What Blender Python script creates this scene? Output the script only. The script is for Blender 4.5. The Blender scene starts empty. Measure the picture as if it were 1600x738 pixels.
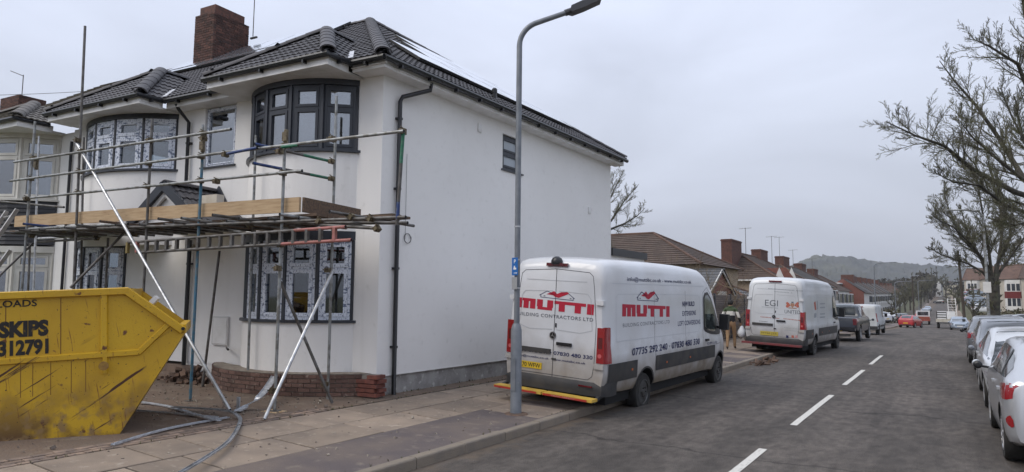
import bpy, bmesh, math, random
import numpy as np
from mathutils import Vector, Matrix
R = math.radians
random.seed(7)
S = bpy.context.scene
# ------------------------------------------------------------ camera
CF, CYAW, CPITCH, CROLL, CH = 1050.9, 0.5764, 0.0917, 0.0073, 1.937
def cam_axes():
    fw = Vector((-math.sin(CYAW)*math.cos(CPITCH), math.cos(CYAW)*math.cos(CPITCH), math.sin(CPITCH)))
    r0 = Vector((math.cos(CYAW), math.sin(CYAW), 0)); u0 = r0.cross(fw)
    r = math.cos(CROLL)*r0+math.sin(CROLL)*u0; u = -math.sin(CROLL)*r0+math.cos(CROLL)*u0
    return r, u, fw
CR, CU, CFW = cam_axes(); C0 = Vector((0, 0, CH))
cam = bpy.data.objects.new('camera', bpy.data.cameras.new('camera')); S.collection.objects.link(cam)
cam.data.sensor_width = 36; cam.data.lens = CF/1600*36; cam.data.clip_start = .05; cam.data.clip_end = 6000
cam.matrix_world = Matrix((( CR.x, CU.x, -CFW.x, 0), (CR.y, CU.y, -CFW.y, 0), (CR.z, CU.z, -CFW.z, CH), (0, 0, 0, 1)))
S.camera = cam
# ------------------------------------------------------------ world, sun, exposure
SUN_EL, SUN_AZ = R(48), R(215)
w = bpy.data.worlds.new('World'); S.world = w; w.use_nodes = True
nt = w.node_tree; nt.nodes.clear()
def N(t, **k):
    n = nt.nodes.new(t)
    for a, b in k.items(): setattr(n, a, b)
    return n
L = lambda a, b: nt.links.new(a, b)
sky = N('ShaderNodeTexSky', sky_type='NISHITA', sun_disc=False, sun_elevation=SUN_EL, sun_rotation=SUN_AZ, air_density=1.5, dust_density=3)
tc = N('ShaderNodeTexCoord'); sep = N('ShaderNodeSeparateXYZ'); L(tc.outputs['Generated'], sep.inputs[0])
cr = N('ShaderNodeValToRGB'); L(sep.outputs['Z'], cr.inputs[0])
cr.color_ramp.elements[0].position = 0.0; cr.color_ramp.elements[0].color = (.37, .39, .455, 1)
cr.color_ramp.elements[1].position = 1.0; cr.color_ramp.elements[1].color = (.84, .92, 1.1, 1)
for p_, c_ in ((.10, (.425, .45, .53, 1)), (.25, (.55, .59, .70, 1)), (.45, (.68, .735, .89, 1))):
    e_ = cr.color_ramp.elements.new(p_); e_.color = c_
mp = N('ShaderNodeMapping'); mp.inputs['Scale'].default_value = (1, 1, 3.0); L(tc.outputs['Generated'], mp.inputs[0])
nz = N('ShaderNodeTexNoise'); nz.inputs['Scale'].default_value = 2.0; nz.inputs['Detail'].default_value = 5; nz.inputs['Distortion'].default_value = .6; L(mp.outputs[0], nz.inputs['Vector'])
nr = N('ShaderNodeMapRange'); nr.inputs['From Min'].default_value = .3; nr.inputs['From Max'].default_value = .7
nr.inputs['To Min'].default_value = 9.2; nr.inputs['To Max'].default_value = 11.6; L(nz.outputs['Fac'], nr.inputs[0])
vm = N('ShaderNodeVectorMath', operation='SCALE'); L(cr.outputs[0], vm.inputs[0]); L(nr.outputs[0], vm.inputs['Scale'])
mx = N('ShaderNodeMix', data_type='RGBA'); mx.inputs[0].default_value = .93
L(sky.outputs[0], mx.inputs[6]); L(vm.outputs[0], mx.inputs[7])
bg = N('ShaderNodeBackground'); bg.inputs['Strength'].default_value = .1; L(mx.outputs[2], bg.inputs[0])
L(bg.outputs[0], N('ShaderNodeOutputWorld').inputs[0])
sl = bpy.data.lights.new('sun', 'SUN'); sl.energy = 1.5; sl.angle = R(40); sl.color = (1, .93, .83)
sun = bpy.data.objects.new('sun', sl); S.collection.objects.link(sun)
sun.rotation_euler = Vector((math.sin(SUN_AZ)*math.cos(SUN_EL), math.cos(SUN_AZ)*math.cos(SUN_EL), math.sin(SUN_EL))).to_track_quat('Z', 'Y').to_euler()
S.view_settings.view_transform = 'Standard'; S.view_settings.look = 'None'; S.view_settings.gamma = 1
S.view_settings.use_curve_mapping = False; S.view_settings.exposure = 0.30
S.cycles.max_bounces = 6; S.cycles.transparent_max_bounces = 12; S.cycles.volume_bounces = 0
# ------------------------------------------------------------ ray helpers (photo measurement -> place in the world)
def ray(px, py): return CFW+CR*((px-800)/CF)-CU*((py-369)/CF)
def onX(X, px, py): d = ray(px, py); return C0+d*(X/d.x)
def onY(Y, px, py): d = ray(px, py); return C0+d*(Y/d.y)
def onZ(Z, px, py): d = ray(px, py); return C0+d*((Z-CH)/d.z)
def atD(dist, px, py): d = ray(px, py); return C0+d*dist
# ------------------------------------------------------------ materials
MATS = {}
def M(name, col, rough=.6, metal=0.0, col2=None, sc=4.0, lo=.4, hi=.65, bump=0.0, bsc=60.0, rnd=0.0, spec=.5, stretch=None, col3=None, sc3=1.0, lo3=.5, hi3=.7, det=5, emit=None, coat=0):
    if name in MATS: return MATS[name]
    m = bpy.data.materials.new(name); m.use_nodes = True; t = m.node_tree; b = t.nodes['Principled BSDF']
    b.inputs['Roughness'].default_value = rough; b.inputs['Metallic'].default_value = metal
    b.inputs['Specular IOR Level'].default_value = spec; b.inputs['Coat Weight'].default_value = coat; b.inputs['Coat Roughness'].default_value = .08
    co = t.nodes.new('ShaderNodeTexCoord'); mpn = t.nodes.new('ShaderNodeMapping'); t.links.new(co.outputs['Object'], mpn.inputs[0])
    if stretch: mpn.inputs['Scale'].default_value = stretch
    if rnd:
        oi = t.nodes.new('ShaderNodeObjectInfo'); va = t.nodes.new('ShaderNodeVectorMath'); va.operation = 'SCALE'
        va.inputs[0].default_value = (37, 91, 53); t.links.new(oi.outputs['Random'], va.inputs['Scale']); t.links.new(va.outputs[0], mpn.inputs['Location'])
    cur = None
    def mixin(a, c2, scale, lo, hi):
        n = t.nodes.new('ShaderNodeTexNoise'); n.inputs['Scale'].default_value = scale; n.inputs['Detail'].default_value = det
        t.links.new(mpn.outputs[0], n.inputs['Vector'])
        r = t.nodes.new('ShaderNodeMapRange'); r.inputs['From Min'].default_value = lo; r.inputs['From Max'].default_value = hi; r.clamp = True
        t.links.new(n.outputs['Fac'], r.inputs[0])
        x = t.nodes.new('ShaderNodeMix'); x.data_type = 'RGBA'; t.links.new(r.outputs[0], x.inputs[0])
        if a is None: x.inputs[6].default_value = (*col, 1)
        else: t.links.new(a, x.inputs[6])
        x.inputs[7].default_value = (*c2, 1)
        return x.outputs[2]
    if col2: cur = mixin(cur, col2, sc, lo, hi)
    if col3: cur = mixin(cur, col3, sc3, lo3, hi3)
    if rnd:
        mr = t.nodes.new('ShaderNodeMapRange'); mr.inputs['To Min'].default_value = 1-rnd; mr.inputs['To Max'].default_value = 1+rnd
        t.links.new(oi.outputs['Random'], mr.inputs[0]); vs = t.nodes.new('ShaderNodeVectorMath'); vs.operation = 'SCALE'
        if cur is None: vs.inputs[0].default_value = col
        else: t.links.new(cur, vs.inputs[0])
        t.links.new(mr.outputs[0], vs.inputs['Scale']); cur = vs.outputs[0]
    if cur is None: b.inputs['Base Color'].default_value = (*col, 1)
    else: t.links.new(cur, b.inputs['Base Color'])
    if bump:
        n = t.nodes.new('ShaderNodeTexNoise'); n.inputs['Scale'].default_value = bsc; n.inputs['Detail'].default_value = 4
        t.links.new(mpn.outputs[0], n.inputs['Vector']); bp = t.nodes.new('ShaderNodeBump'); bp.inputs['Strength'].default_value = bump
        bp.inputs['Distance'].default_value = .02; t.links.new(n.outputs['Fac'], bp.inputs['Height']); t.links.new(bp.outputs[0], b.inputs['Normal'])
    if emit: b.inputs['Emission Color'].default_value = (*emit, 1); b.inputs['Emission Strength'].default_value = 1
    MATS[name] = m; return m
def GL(name, tint, amt, rough=.03):
    """thin window glass: part clear, part mirror"""
    if name in MATS: return MATS[name]
    m = bpy.data.materials.new(name); m.use_nodes = True; t = m.node_tree; t.nodes.clear()
    o = t.nodes.new('ShaderNodeOutputMaterial'); mx = t.nodes.new('ShaderNodeMixShader'); tr = t.nodes.new('ShaderNodeBsdfTransparent'); gl = t.nodes.new('ShaderNodeBsdfGlossy')
    tr.inputs[0].default_value = (*tint, 1); gl.inputs['Roughness'].default_value = rough; gl.inputs[0].default_value = (.9, .92, .95, 1)
    fr = t.nodes.new('ShaderNodeLayerWeight'); fr.inputs['Blend'].default_value = .35
    mr = t.nodes.new('ShaderNodeMapRange'); mr.inputs['To Min'].default_value = amt; mr.inputs['To Max'].default_value = .95
    t.links.new(fr.outputs['Fresnel'], mr.inputs[0]); t.links.new(mr.outputs[0], mx.inputs[0]); t.links.new(tr.outputs[0], mx.inputs[1]); t.links.new(gl.outputs[0], mx.inputs[2])
    n = t.nodes.new('ShaderNodeTexNoise'); n.inputs['Scale'].default_value = 1.5; bp = t.nodes.new('ShaderNodeBump'); bp.inputs['Strength'].default_value = .04
    t.links.new(n.outputs['Fac'], bp.inputs['Height']); t.links.new(bp.outputs[0], gl.inputs['Normal'])
    t.links.new(mx.outputs[0], o.inputs[0]); MATS[name] = m; return m
m_render = M('white_render', (.82, .805, .785), .85, col2=(.77, .755, .735), sc=.5, lo=.35, hi=.75, col3=(.66, .645, .62), sc3=6, lo3=.62, hi3=.85, bump=.25, bsc=160)
def weather_wall():
    t = m_render.node_tree; b = t.nodes['Principled BSDF']; src = b.inputs['Base Color'].links[0].from_socket; co = t.nodes.new('ShaderNodeTexCoord')
    for scl, sc_, lo, hi, amt, col in (((3.0, 3.0, .12), 1.6, .56, .85, .22, (.52, .50, .47)), ((.5, .5, .5), 1.1, .5, .75, .22, (.62, .61, .59)), ((1, 1, 1), .35, .45, .7, .3, (.85, .83, .80))):
        mp_ = t.nodes.new('ShaderNodeMapping'); mp_.inputs['Scale'].default_value = scl; t.links.new(co.outputs['Object'], mp_.inputs[0]); n = t.nodes.new('ShaderNodeTexNoise'); n.inputs['Scale'].default_value = sc_; n.inputs['Detail'].default_value = 7; t.links.new(mp_.outputs[0], n.inputs['Vector'])
        r_ = t.nodes.new('ShaderNodeMapRange'); r_.inputs[1].default_value = lo; r_.inputs[2].default_value = hi; r_.inputs[4].default_value = amt; t.links.new(n.outputs['Fac'], r_.inputs[0])
        x_ = t.nodes.new('ShaderNodeMix'); x_.data_type = 'RGBA'; t.links.new(r_.outputs[0], x_.inputs[0]); t.links.new(src, x_.inputs[6]); x_.inputs[7].default_value = (*col, 1); src = x_.outputs[2]
    t.links.new(src, b.inputs['Base Color'])
weather_wall()
m_plinth = M('grey_plinth', (.36, .35, .34), .9, col2=(.24, .23, .22), sc=3, col3=(.55, .54, .52), sc3=9, lo3=.6, hi3=.72, bump=.5, bsc=50)
m_anth = M('anthracite_upvc', (.028, .032, .042), .4)
m_white = M('white_upvc', (.74, .73, .72), .4, col2=(.62, .61, .58), sc=3)
m_black = M('black_plastic', (.012, .012, .014), .35)
m_dark = M('dark_void', (.012, .012, .013), .9)
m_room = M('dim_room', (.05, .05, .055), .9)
m_tile = M('dark_roof_tile', (.052, .048, .052), .62, rnd=.18, col2=(.068, .064, .068), sc=7, bump=.2, bsc=90)
m_tileb = M('roof_underlay', (.02, .019, .02), .9)
m_tileo = M('weathered_roof_tile', (.12, .10, .075), .85, rnd=.2, col2=(.075, .07, .05), sc=5, bump=.4, bsc=60)
m_brick = M('red_brown_brick', (.105, .045, .032), .85, rnd=.5, col2=(.055, .03, .025), sc=9, bump=.5, bsc=70)
m_brickw = M('garden_wall_brick', (.135, .078, .06), .85, rnd=.33, col2=(.11, .062, .05), sc=9, col3=(.28, .22, .18), sc3=14, lo3=.6, hi3=.75, bump=.5, bsc=70)
m_brickr = M('red_brick', (.21, .07, .048), .85, rnd=.3, col2=(.14, .05, .04), sc=9, bump=.4, bsc=70)
m_mortar = M('mortar', (.16, .14, .12), .95, col2=(.24, .22, .19), sc=12, bump=.5, bsc=80)
m_galv = M('galvanised_tube', (.30, .31, .31), .5, .55, col2=(.17, .165, .15), sc=9, lo=.45, hi=.62)
m_galvd = M('dull_steel_tube', (.15, .145, .14), .55, .5, col2=(.09, .08, .07), sc=7, lo=.4, hi=.6)
m_galvl = M('bright_steel_tube', (.55, .56, .57), .38, .6, col2=(.36, .36, .36), sc=12)
m_tblue = M('blue_painted_tube', (.02, .045, .16), .5, col2=(.10, .12, .17), sc=14, lo=.5)
m_tteal = M('teal_painted_tube', (.04, .14, .22), .5, col2=(.12, .16, .17), sc=10, lo=.45)
m_tgrn = M('green_painted_tube', (.015, .14, .075), .5, col2=(.08, .16, .11), sc=14, lo=.5)
m_tred = M('pink_red_painted_steel', (.38, .14, .13), .6, col2=(.26, .11, .08), sc=16)
m_brass = M('coupler_steel', (.17, .14, .085), .5, .6, col2=(.07, .05, .035), sc=30)
m_wood = M('new_scaffold_board', (.50, .36, .215), .75, col2=(.40, .27, .15), sc=5, stretch=(.5, 6, 6), col3=(.26, .15, .08), sc3=11, lo3=.66, hi3=.72, bump=.15)
m_woodo = M('old_scaffold_board', (.15, .095, .06), .85, col2=(.08, .055, .04), sc=5, stretch=(.5, 6, 6), bump=.3)
m_lead = M('bright_flashing', (.75, .75, .76), .4, .4, col2=(.5, .5, .52), sc=12, bump=.6, bsc=25)
m_glass = GL('window_glass', (.62, .66, .68), .25)
m_glassk = GL('dark_window_glass', (.42, .46, .48), .09); m_glassm = GL('mid_window_glass', (.5, .55, .57), .15)
m_glassd = GL('car_glass', (.13, .15, .16), .16)
# ------------------------------------------------------------ mesh builder
class MB:
    def __init__(s): s.v = []; s.f = []; s.m = []; s.mi = 0
    def vert(s, p): s.v.append(tuple(p)); return len(s.v)-1
    def face(s, ids): s.f.append(tuple(ids)); s.m.append(s.mi)
    def poly(s, pts): s.face([s.vert(p) for p in pts])
    def box(s, x0, x1, y0, y1, z0, z1, T=None):
        if x0 > x1: x0, x1 = x1, x0
        if y0 > y1: y0, y1 = y1, y0
        if z0 > z1: z0, z1 = z1, z0
        P = [(x0, y0, z0), (x1, y0, z0), (x1, y1, z0), (x0, y1, z0), (x0, y0, z1), (x1, y0, z1), (x1, y1, z1), (x0, y1, z1)]
        if T is not None: P = [T@Vector(p) for p in P]
        i = [s.vert(p) for p in P]
        for q in ((0, 3, 2, 1), (4, 5, 6, 7), (0, 1, 5, 4), (1, 2, 6, 5), (2, 3, 7, 6), (3, 0, 4, 7)): s.face([i[k] for k in q])
        return s
    def beam(s, a, b, wd, ht, up=(0, 0, 1)):
        a = Vector(a); b = Vector(b); d = (b-a).normalized(); u = Vector(up); u = (u-d*u.dot(d)).normalized(); r = d.cross(u)
        P = [p+r*(x*wd/2)+u*(y*ht/2) for p in (a, b) for x, y in ((-1, -1), (1, -1), (1, 1), (-1, 1))]
        i = [s.vert(p) for p in P]
        for q in ((0, 1, 2, 3), (7, 6, 5, 4), (0, 4, 5, 1), (1, 5, 6, 2), (2, 6, 7, 3), (3, 7, 4, 0)): s.face([i[k] for k in q])
        return s
    def tube(s, pts, r, n=8, cap=True):
        pts = [Vector(p) for p in pts]; rs = r if isinstance(r, (list, tuple)) else [r]*len(pts)
        rings = []; ref = None
        for k, p in enumerate(pts):
            d = (pts[min(k+1, len(pts)-1)]-pts[max(k-1, 0)])
            if d.length < 1e-9: d = Vector((0, 0, 1))
            d.normalize()
            if ref is None: ref = Vector((0, 0, 1)) if abs(d.z) < .9 else Vector((1, 0, 0))
            a = (ref-d*ref.dot(d)).normalized(); b = d.cross(a); ref = a
            rings.append([s.vert(p+(a*math.cos(t)+b*math.sin(t))*rs[k]) for t in [2*math.pi*j/n for j in range(n)]])
        for A, B in zip(rings, rings[1:]):
            for j in range(n): s.face((A[j], A[(j+1) % n], B[(j+1) % n], B[j]))
        if cap: s.face(rings[0][::-1]); s.face(rings[-1])
        return s
    def lathe(s, prof, c, axis='z', n=16):
        """prof: list of (radius, height) along the axis"""
        rings = []
        for r, h in prof:
            ring = []
            for j in range(n):
                t = 2*math.pi*j/n; x, y = r*math.cos(t), r*math.sin(t)
                p = (x, y, h) if axis == 'z' else ((h, x, y) if axis == 'x' else (x, h, y))
                ring.append(s.vert((c[0]+p[0], c[1]+p[1], c[2]+p[2])))
            rings.append(ring)
        for A, B in zip(rings, rings[1:]):
            for j in range(n): s.face((A[j], A[(j+1) % n], B[(j+1) % n], B[j]))
        s.face(rings[0][::-1]); s.face(rings[-1]); return s
    def prism(s, poly, fn0, fn1):
        """poly of 2D points, fn0/fn1 map a 2D point to 3D on the two faces"""
        a = [s.vert(fn0(p)) for p in poly]; b = [s.vert(fn1(p)) for p in poly]; n = len(poly)
        s.face(a[::-1]); s.face(b)
        for i in range(n): s.face((a[i], a[(i+1) % n], b[(i+1) % n], b[i]))
        return s
    def mesh(s, name, mats, smooth=False):
        me = bpy.data.meshes.new(name); me.from_pydata(s.v, [], s.f)
        for m in (mats if isinstance(mats, (list, tuple)) else [mats]): me.materials.append(m)
        if len(me.materials) > 1: me.polygons.foreach_set('material_index', s.m)
        bm = bmesh.new(); bm.from_mesh(me); bmesh.ops.recalc_face_normals(bm, faces=bm.faces); bm.to_mesh(me); bm.free()
        if smooth:
            me.polygons.foreach_set('use_smooth', [True]*len(me.polygons))
            me.set_sharp_from_angle(angle=R(smooth if smooth > 1 else 35))
        me.update(); return me
    def build(s, name, mats, parent=None, mat=None, smooth=False):
        return link(name, s.mesh(name, mats, smooth), parent, mat)
def link(name, me, parent=None, mat=None):
    o = bpy.data.objects.new(name, me); S.collection.objects.link(o)
    if parent: o.parent = parent
    if mat is not None: o.matrix_local = mat
    return o
def tag(o, label, cat=None, group=None):
    o['label'] = label
    if cat: o['category'] = cat
    if group: o['group'] = group
    return o
def thing(name, label, cat, loc=(0, 0, 0), rz=0, group=None, mat=None):
    o = bpy.data.objects.new(name, None); S.collection.objects.link(o); o.empty_display_size = .2
    if mat is not None: o.matrix_world = mat
    else: o.location = loc; o.rotation_euler = (0, 0, rz)
    return tag(o, label, cat, group)
def structure(o): o['kind'] = 'structure'; return o
def stuff(o): o['kind'] = 'stuff'; return o
def kids(o): return [c for c in KIDS.get(o.name, [])]
def copy_tree(root, label, loc=None, rz=None, mat=None):
    """copy a thing with its parts and sub-parts, sharing mesh data"""
    table = {}
    for c in S.collection.objects:
        if c.parent: table.setdefault(c.parent, []).append(c)
    def rec(o, par):
        c = o.copy(); S.collection.objects.link(c); c.parent = par
        for k in table.get(o, []): rec(k, c)
        return c
    r = rec(root, None); r['label'] = label
    if mat is not None: r.matrix_world = mat
    else:
        if loc is not None: r.location = loc
        if rz is not None: r.rotation_euler = (0, 0, rz)
    return r
def text(body, w_, h_, mat, parent, Mx, bold=0.0, name='lettering', ext=.0015, spacing=1.0):
    """flat lettering w_ wide and h_ high, centred at the origin of Mx, facing its +Z"""
    cu = bpy.data.curves.new('lettering', 'FONT'); cu.body = body; cu.size = 1; cu.offset = bold; cu.extrude = 0; cu.align_x = 'CENTER'; cu.resolution_u = 3; cu.space_character = spacing
    ob = bpy.data.objects.new('lettering', cu); S.collection.objects.link(ob)
    bpy.context.view_layer.update()
    me = bpy.data.meshes.new_from_object(ob.evaluated_get(bpy.context.evaluated_depsgraph_get())); bpy.data.objects.remove(ob)
    co = np.array([v.co[:] for v in me.vertices]); mn, mxx = co.min(0), co.max(0); c = (mn+mxx)/2
    sx = w_/(mxx[0]-mn[0]); sy = h_/(mxx[1]-mn[1])
    for v in me.vertices: v.co = Vector(((v.co.x-c[0])*sx, (v.co.y-c[1])*sy, 0))
    me.materials.clear(); me.materials.append(mat)
    return link(name, me, parent, Mx)
def frame(o, x, y, z=None):
    """matrix with the given x and y axes (z = x cross y)"""
    x = Vector(x).normalized(); y = Vector(y); y = (y-x*y.dot(x)).normalized(); z = x.cross(y)
    return Matrix(((x.x, y.x, z.x, o[0]), (x.y, y.y, z.y, o[1]), (x.z, y.z, z.z, o[2]), (0, 0, 0, 1)))
def interp(x, pts): return float(np.interp(x, [p[0] for p in pts], [p[1] for p in pts]))
def smooth_interp(x, pts):
    xs = [p[0] for p in pts]
    if x <= xs[0]: return pts[0][1]
    if x >= xs[-1]: return pts[-1][1]
    i = max(k for k in range(len(xs)) if xs[k] <= x); i = min(i, len(xs)-2)
    def sl(k):
        if k == 0 or k == len(xs)-1: return 0 if False else ((pts[1][1]-pts[0][1])/(xs[1]-xs[0]) if k == 0 else (pts[-1][1]-pts[-2][1])/(xs[-1]-xs[-2]))
        a = (pts[k][1]-pts[k-1][1])/(xs[k]-xs[k-1]); b = (pts[k+1][1]-pts[k][1])/(xs[k+1]-xs[k])
        return 0 if a*b <= 0 else 2*a*b/(a+b)
    h = xs[i+1]-xs[i]; t = (x-xs[i])/h; m0, m1 = sl(i)*h, sl(i+1)*h
    return (2*t**3-3*t*t+1)*pts[i][1]+(t**3-2*t*t+t)*m0+(-2*t**3+3*t*t)*pts[i+1][1]+(t**3-t*t)*m1
# ------------------------------------------------------------ ground shape
GP = [(-60, .1), (0, 0), (30, 0), (45, -.2), (70, -.75), (95, -1.3), (120, -1.6), (160, -1.7), (220, -1.2), (290, -.2), (420, 3.9), (480, 5.2), (600, 5.6), (900, 2)]
GR_ = [(-60, .1), (0, 0), (30, 0), (45, -.1), (60, -.35), (80, -.6), (100, -.7), (130, -.3), (155, .2), (180, 1.2), (225, 3.3), (300, 4.6), (420, 6), (600, 7), (900, 4)]
KX, RW = -5.16, 7.45
def g(Y): return smooth_interp(Y, GP)
def drift(Y): return 0 if Y < 30 else -.0095*(min(Y, 250)-30)
def kl(Y): return KX+drift(Y)
def krr(Y): return KX+RW+drift(Y)
def pav(X, Y): return g(Y)+.12+max(0, min((kl(Y)-.13-X)*.035, .11))
def ground(X, Y):
    l, r = kl(Y), krr(Y)
    if X < l: return pav(X, Y)
    if X < r: return g(Y)
    if X < r+2.0: return g(Y)+.12
    t = min(1, (X-r-2.0)/4.0); return (g(Y)+.12)*(1-t)+(smooth_interp(Y, GR_)+.12)*t
# road
YS = [-40, -20, -8, -4]+[i*1.0 for i in range(-3, 40)]+[40+i*4 for i in range(0, 30)]+[165+i*12 for i in range(0, 36)]
def strip(name, x0f, x1f, zf, mat, ys=YS, nx=1):
    b = MB(); rows = []
    for Y in ys:
        a, c = x0f(Y), x1f(Y); rows.append([b.vert((a+(c-a)*i/nx, Y, zf(a+(c-a)*i/nx, Y))) for i in range(nx+1)])
    for A, B in zip(rows, rows[1:]):
        for i in range(nx): b.face((A[i], A[i+1], B[i+1], B[i]))
    return structure(b.build(name, mat, smooth=60))
def road_material():
    m = M('asphalt', (.094, .080, .069), .82, col2=(.073, .063, .055), sc=.35, lo=.35, hi=.65, bump=.9, bsc=55, spec=.35)
    t = m.node_tree; b = t.nodes['Principled BSDF']; src = b.inputs['Base Color'].links[0].from_socket
    co = t.nodes.new('ShaderNodeTexCoord')
    def noise(scale, det=6, mp=None, rough=.6):
        n = t.nodes.new('ShaderNodeTexNoise'); n.inputs['Scale'].default_value = scale; n.inputs['Detail'].default_value = det; n.inputs['Roughness'].default_value = rough
        if mp:
            q = t.nodes.new('ShaderNodeMapping'); q.inputs['Scale'].default_value = mp; t.links.new(co.outputs['Object'], q.inputs[0]); t.links.new(q.outputs[0], n.inputs['Vector'])
        else: t.links.new(co.outputs['Object'], n.inputs['Vector'])
        return n.outputs['Fac']
    def mr(s, a, b_, c=0, d=1):
        r = t.nodes.new('ShaderNodeMapRange'); t.links.new(s, r.inputs[0]); r.inputs[1].default_value = a; r.inputs[2].default_value = b_; r.inputs[3].default_value = c; r.inputs[4].default_value = d; return r.outputs[0]
    def mul(s, f):
        v = t.nodes.new('ShaderNodeVectorMath'); v.operation = 'SCALE'; t.links.new(s, v.inputs[0]); t.links.new(f, v.inputs['Scale']); return v.outputs[0]
    s = mul(src, mr(noise(90, 3), .3, .7, .45, 1.6))
    s = mul(s, mr(noise(7, 6, (1, .5, 1)), .35, .65, .74, 1.28))
    s = mul(s, mr(noise(1.6, 6, (1, .10, 1)), .35, .65, .74, 1.26))
    s = mul(s, mr(noise(.55, 7, None, .7), .48, .56, 1.0, .86))
    # transverse joints showing through the surfacing
    sp = t.nodes.new('ShaderNodeSeparateXYZ'); t.links.new(co.outputs['Object'], sp.inputs[0])
    a = t.nodes.new('ShaderNodeMath'); a.operation = 'MULTIPLY_ADD'; t.links.new(noise(1.3, 6), a.inputs[0]); a.inputs[1].default_value = .9; t.links.new(sp.outputs['Y'], a.inputs[2])
    c = t.nodes.new('ShaderNodeMath'); c.operation = 'PINGPONG'; t.links.new(a.outputs[0], c.inputs[0]); c.inputs[1].default_value = 2.3
    s = mul(s, mr(c.outputs[0], .0, .05, .42, 1.0))
    # brown grit gathered against the left kerb
    ga = t.nodes.new('ShaderNodeMath'); ga.operation = 'MULTIPLY_ADD'; t.links.new(noise(3.5, 7), ga.inputs[0]); ga.inputs[1].default_value = -1.3; t.links.new(sp.outputs['X'], ga.inputs[2])
    gx = t.nodes.new('ShaderNodeMix'); gx.data_type = 'RGBA'; t.links.new(mr(ga.outputs[0], KX-.35, KX-.68, 0, .75), gx.inputs[0]); t.links.new(s, gx.inputs[6]); gx.inputs[7].default_value = (.13, .098, .07, 1); s = gx.outputs[2]
    t.links.new(s, b.inputs['Base Color'])
    return m
m_asph = road_material()
m_line = M('road_line_paint', (.60, .58, .53), .7, col2=(.20, .18, .16), sc=24, lo=.56, hi=.72, bump=.5, bsc=80)
m_tarm = M('footway_tarmac', (.125, .102, .099), .88, col2=(.185, .145, .12), sc=1.4, lo=.42, hi=.68, bump=1.0, bsc=110, col3=(.26, .215, .17), sc3=6, lo3=.58, hi3=.8)
m_slab = M('paving_slab_concrete', (.275, .215, .163), .88, rnd=.15, col2=(.19, .15, .118), sc=2.2, lo=.35, hi=.7, col3=(.42, .36, .29), sc3=9, lo3=.6, hi3=.85, bump=.4, bsc=70)
m_joint = M('joint_dirt', (.045, .036, .028), .95, col2=(.10, .085, .06), sc=8)
m_kerb = M('kerb_concrete', (.27, .225, .175), .9, rnd=.08, col2=(.23, .195, .16), sc=5, bump=1.0, bsc=90)
m_sett = M('clay_sett', (.25, .18, .135), .88, rnd=.25, col2=(.13, .10, .085), sc=6, bump=.5)
m_dirt = M('forecourt_ground', (.155, .108, .077), .95, col2=(.14, .105, .08), sc=1.6, col3=(.22, .175, .13), sc3=4, lo3=.55, hi3=.75, bump=1.0, bsc=35)
m_grass = M('rough_grass', (.07, .08, .035), .95, col2=(.10, .085, .05), sc=.25, bump=.8, bsc=20)
strip('road', lambda Y: kl(Y)+.0, lambda Y: krr(Y), lambda X, Y: g(Y), m_asph, nx=2)
strip('pavement_base', lambda Y: kl(Y)-.12, lambda Y: kl(Y)-1.19, lambda X, Y: pav(X, Y), m_tarm, nx=2)
strip('pavement_bed', lambda Y: kl(Y)-1.19, lambda Y: kl(Y)-2.86, lambda X, Y: pav(X, Y)-.010, m_joint, nx=2)
strip('forecourt', lambda Y: kl(Y)-2.86, lambda Y: -14 if Y < 22 else kl(Y)-3.3, lambda X, Y: pav(X, Y)-.004, m_dirt, ys=[y for y in YS if y <= 90], nx=6)
strip('far_pavement', lambda Y: krr(Y)+.12, lambda Y: krr(Y)+2.0, lambda X, Y: g(Y)+.115, m_slab)
# terrain sheet to the horizon
def terrain():
    xs = [-2500, -1200, -600, -300, -160, -100, -70, -50, -40, -32, -26, -22, -18, -15, -12, -9]+[-6, -3, 0, 2, 4, 5, 6, 8, 10, 13, 17, 22, 30, 40, 60, 90, 140, 250, 500, 1000, 2500]
    ys = [-1500, -500, -150, -60, -30]+[i*6 for i in range(-3, 20)]+[125+i*15 for i in range(30)]+[620, 760, 1000, 1500, 2600, 4000]
    b = MB(); rows = []
    for Y in ys:
        r = []
        for X in xs:
            z = ground(X, Y)-.06
            if kl(Y)-4 < X < krr(Y)+2.5: z -= .16
            r.append(b.vert((X, Y, z)))
        rows.append(r)
    for A, B in zip(rows, rows[1:]):
        for i in range(len(xs)-1): b.face((A[i], A[i+1], B[i+1], B[i]))
    return structure(b.build('ground', m_grass, smooth=60))
terrain()
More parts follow.
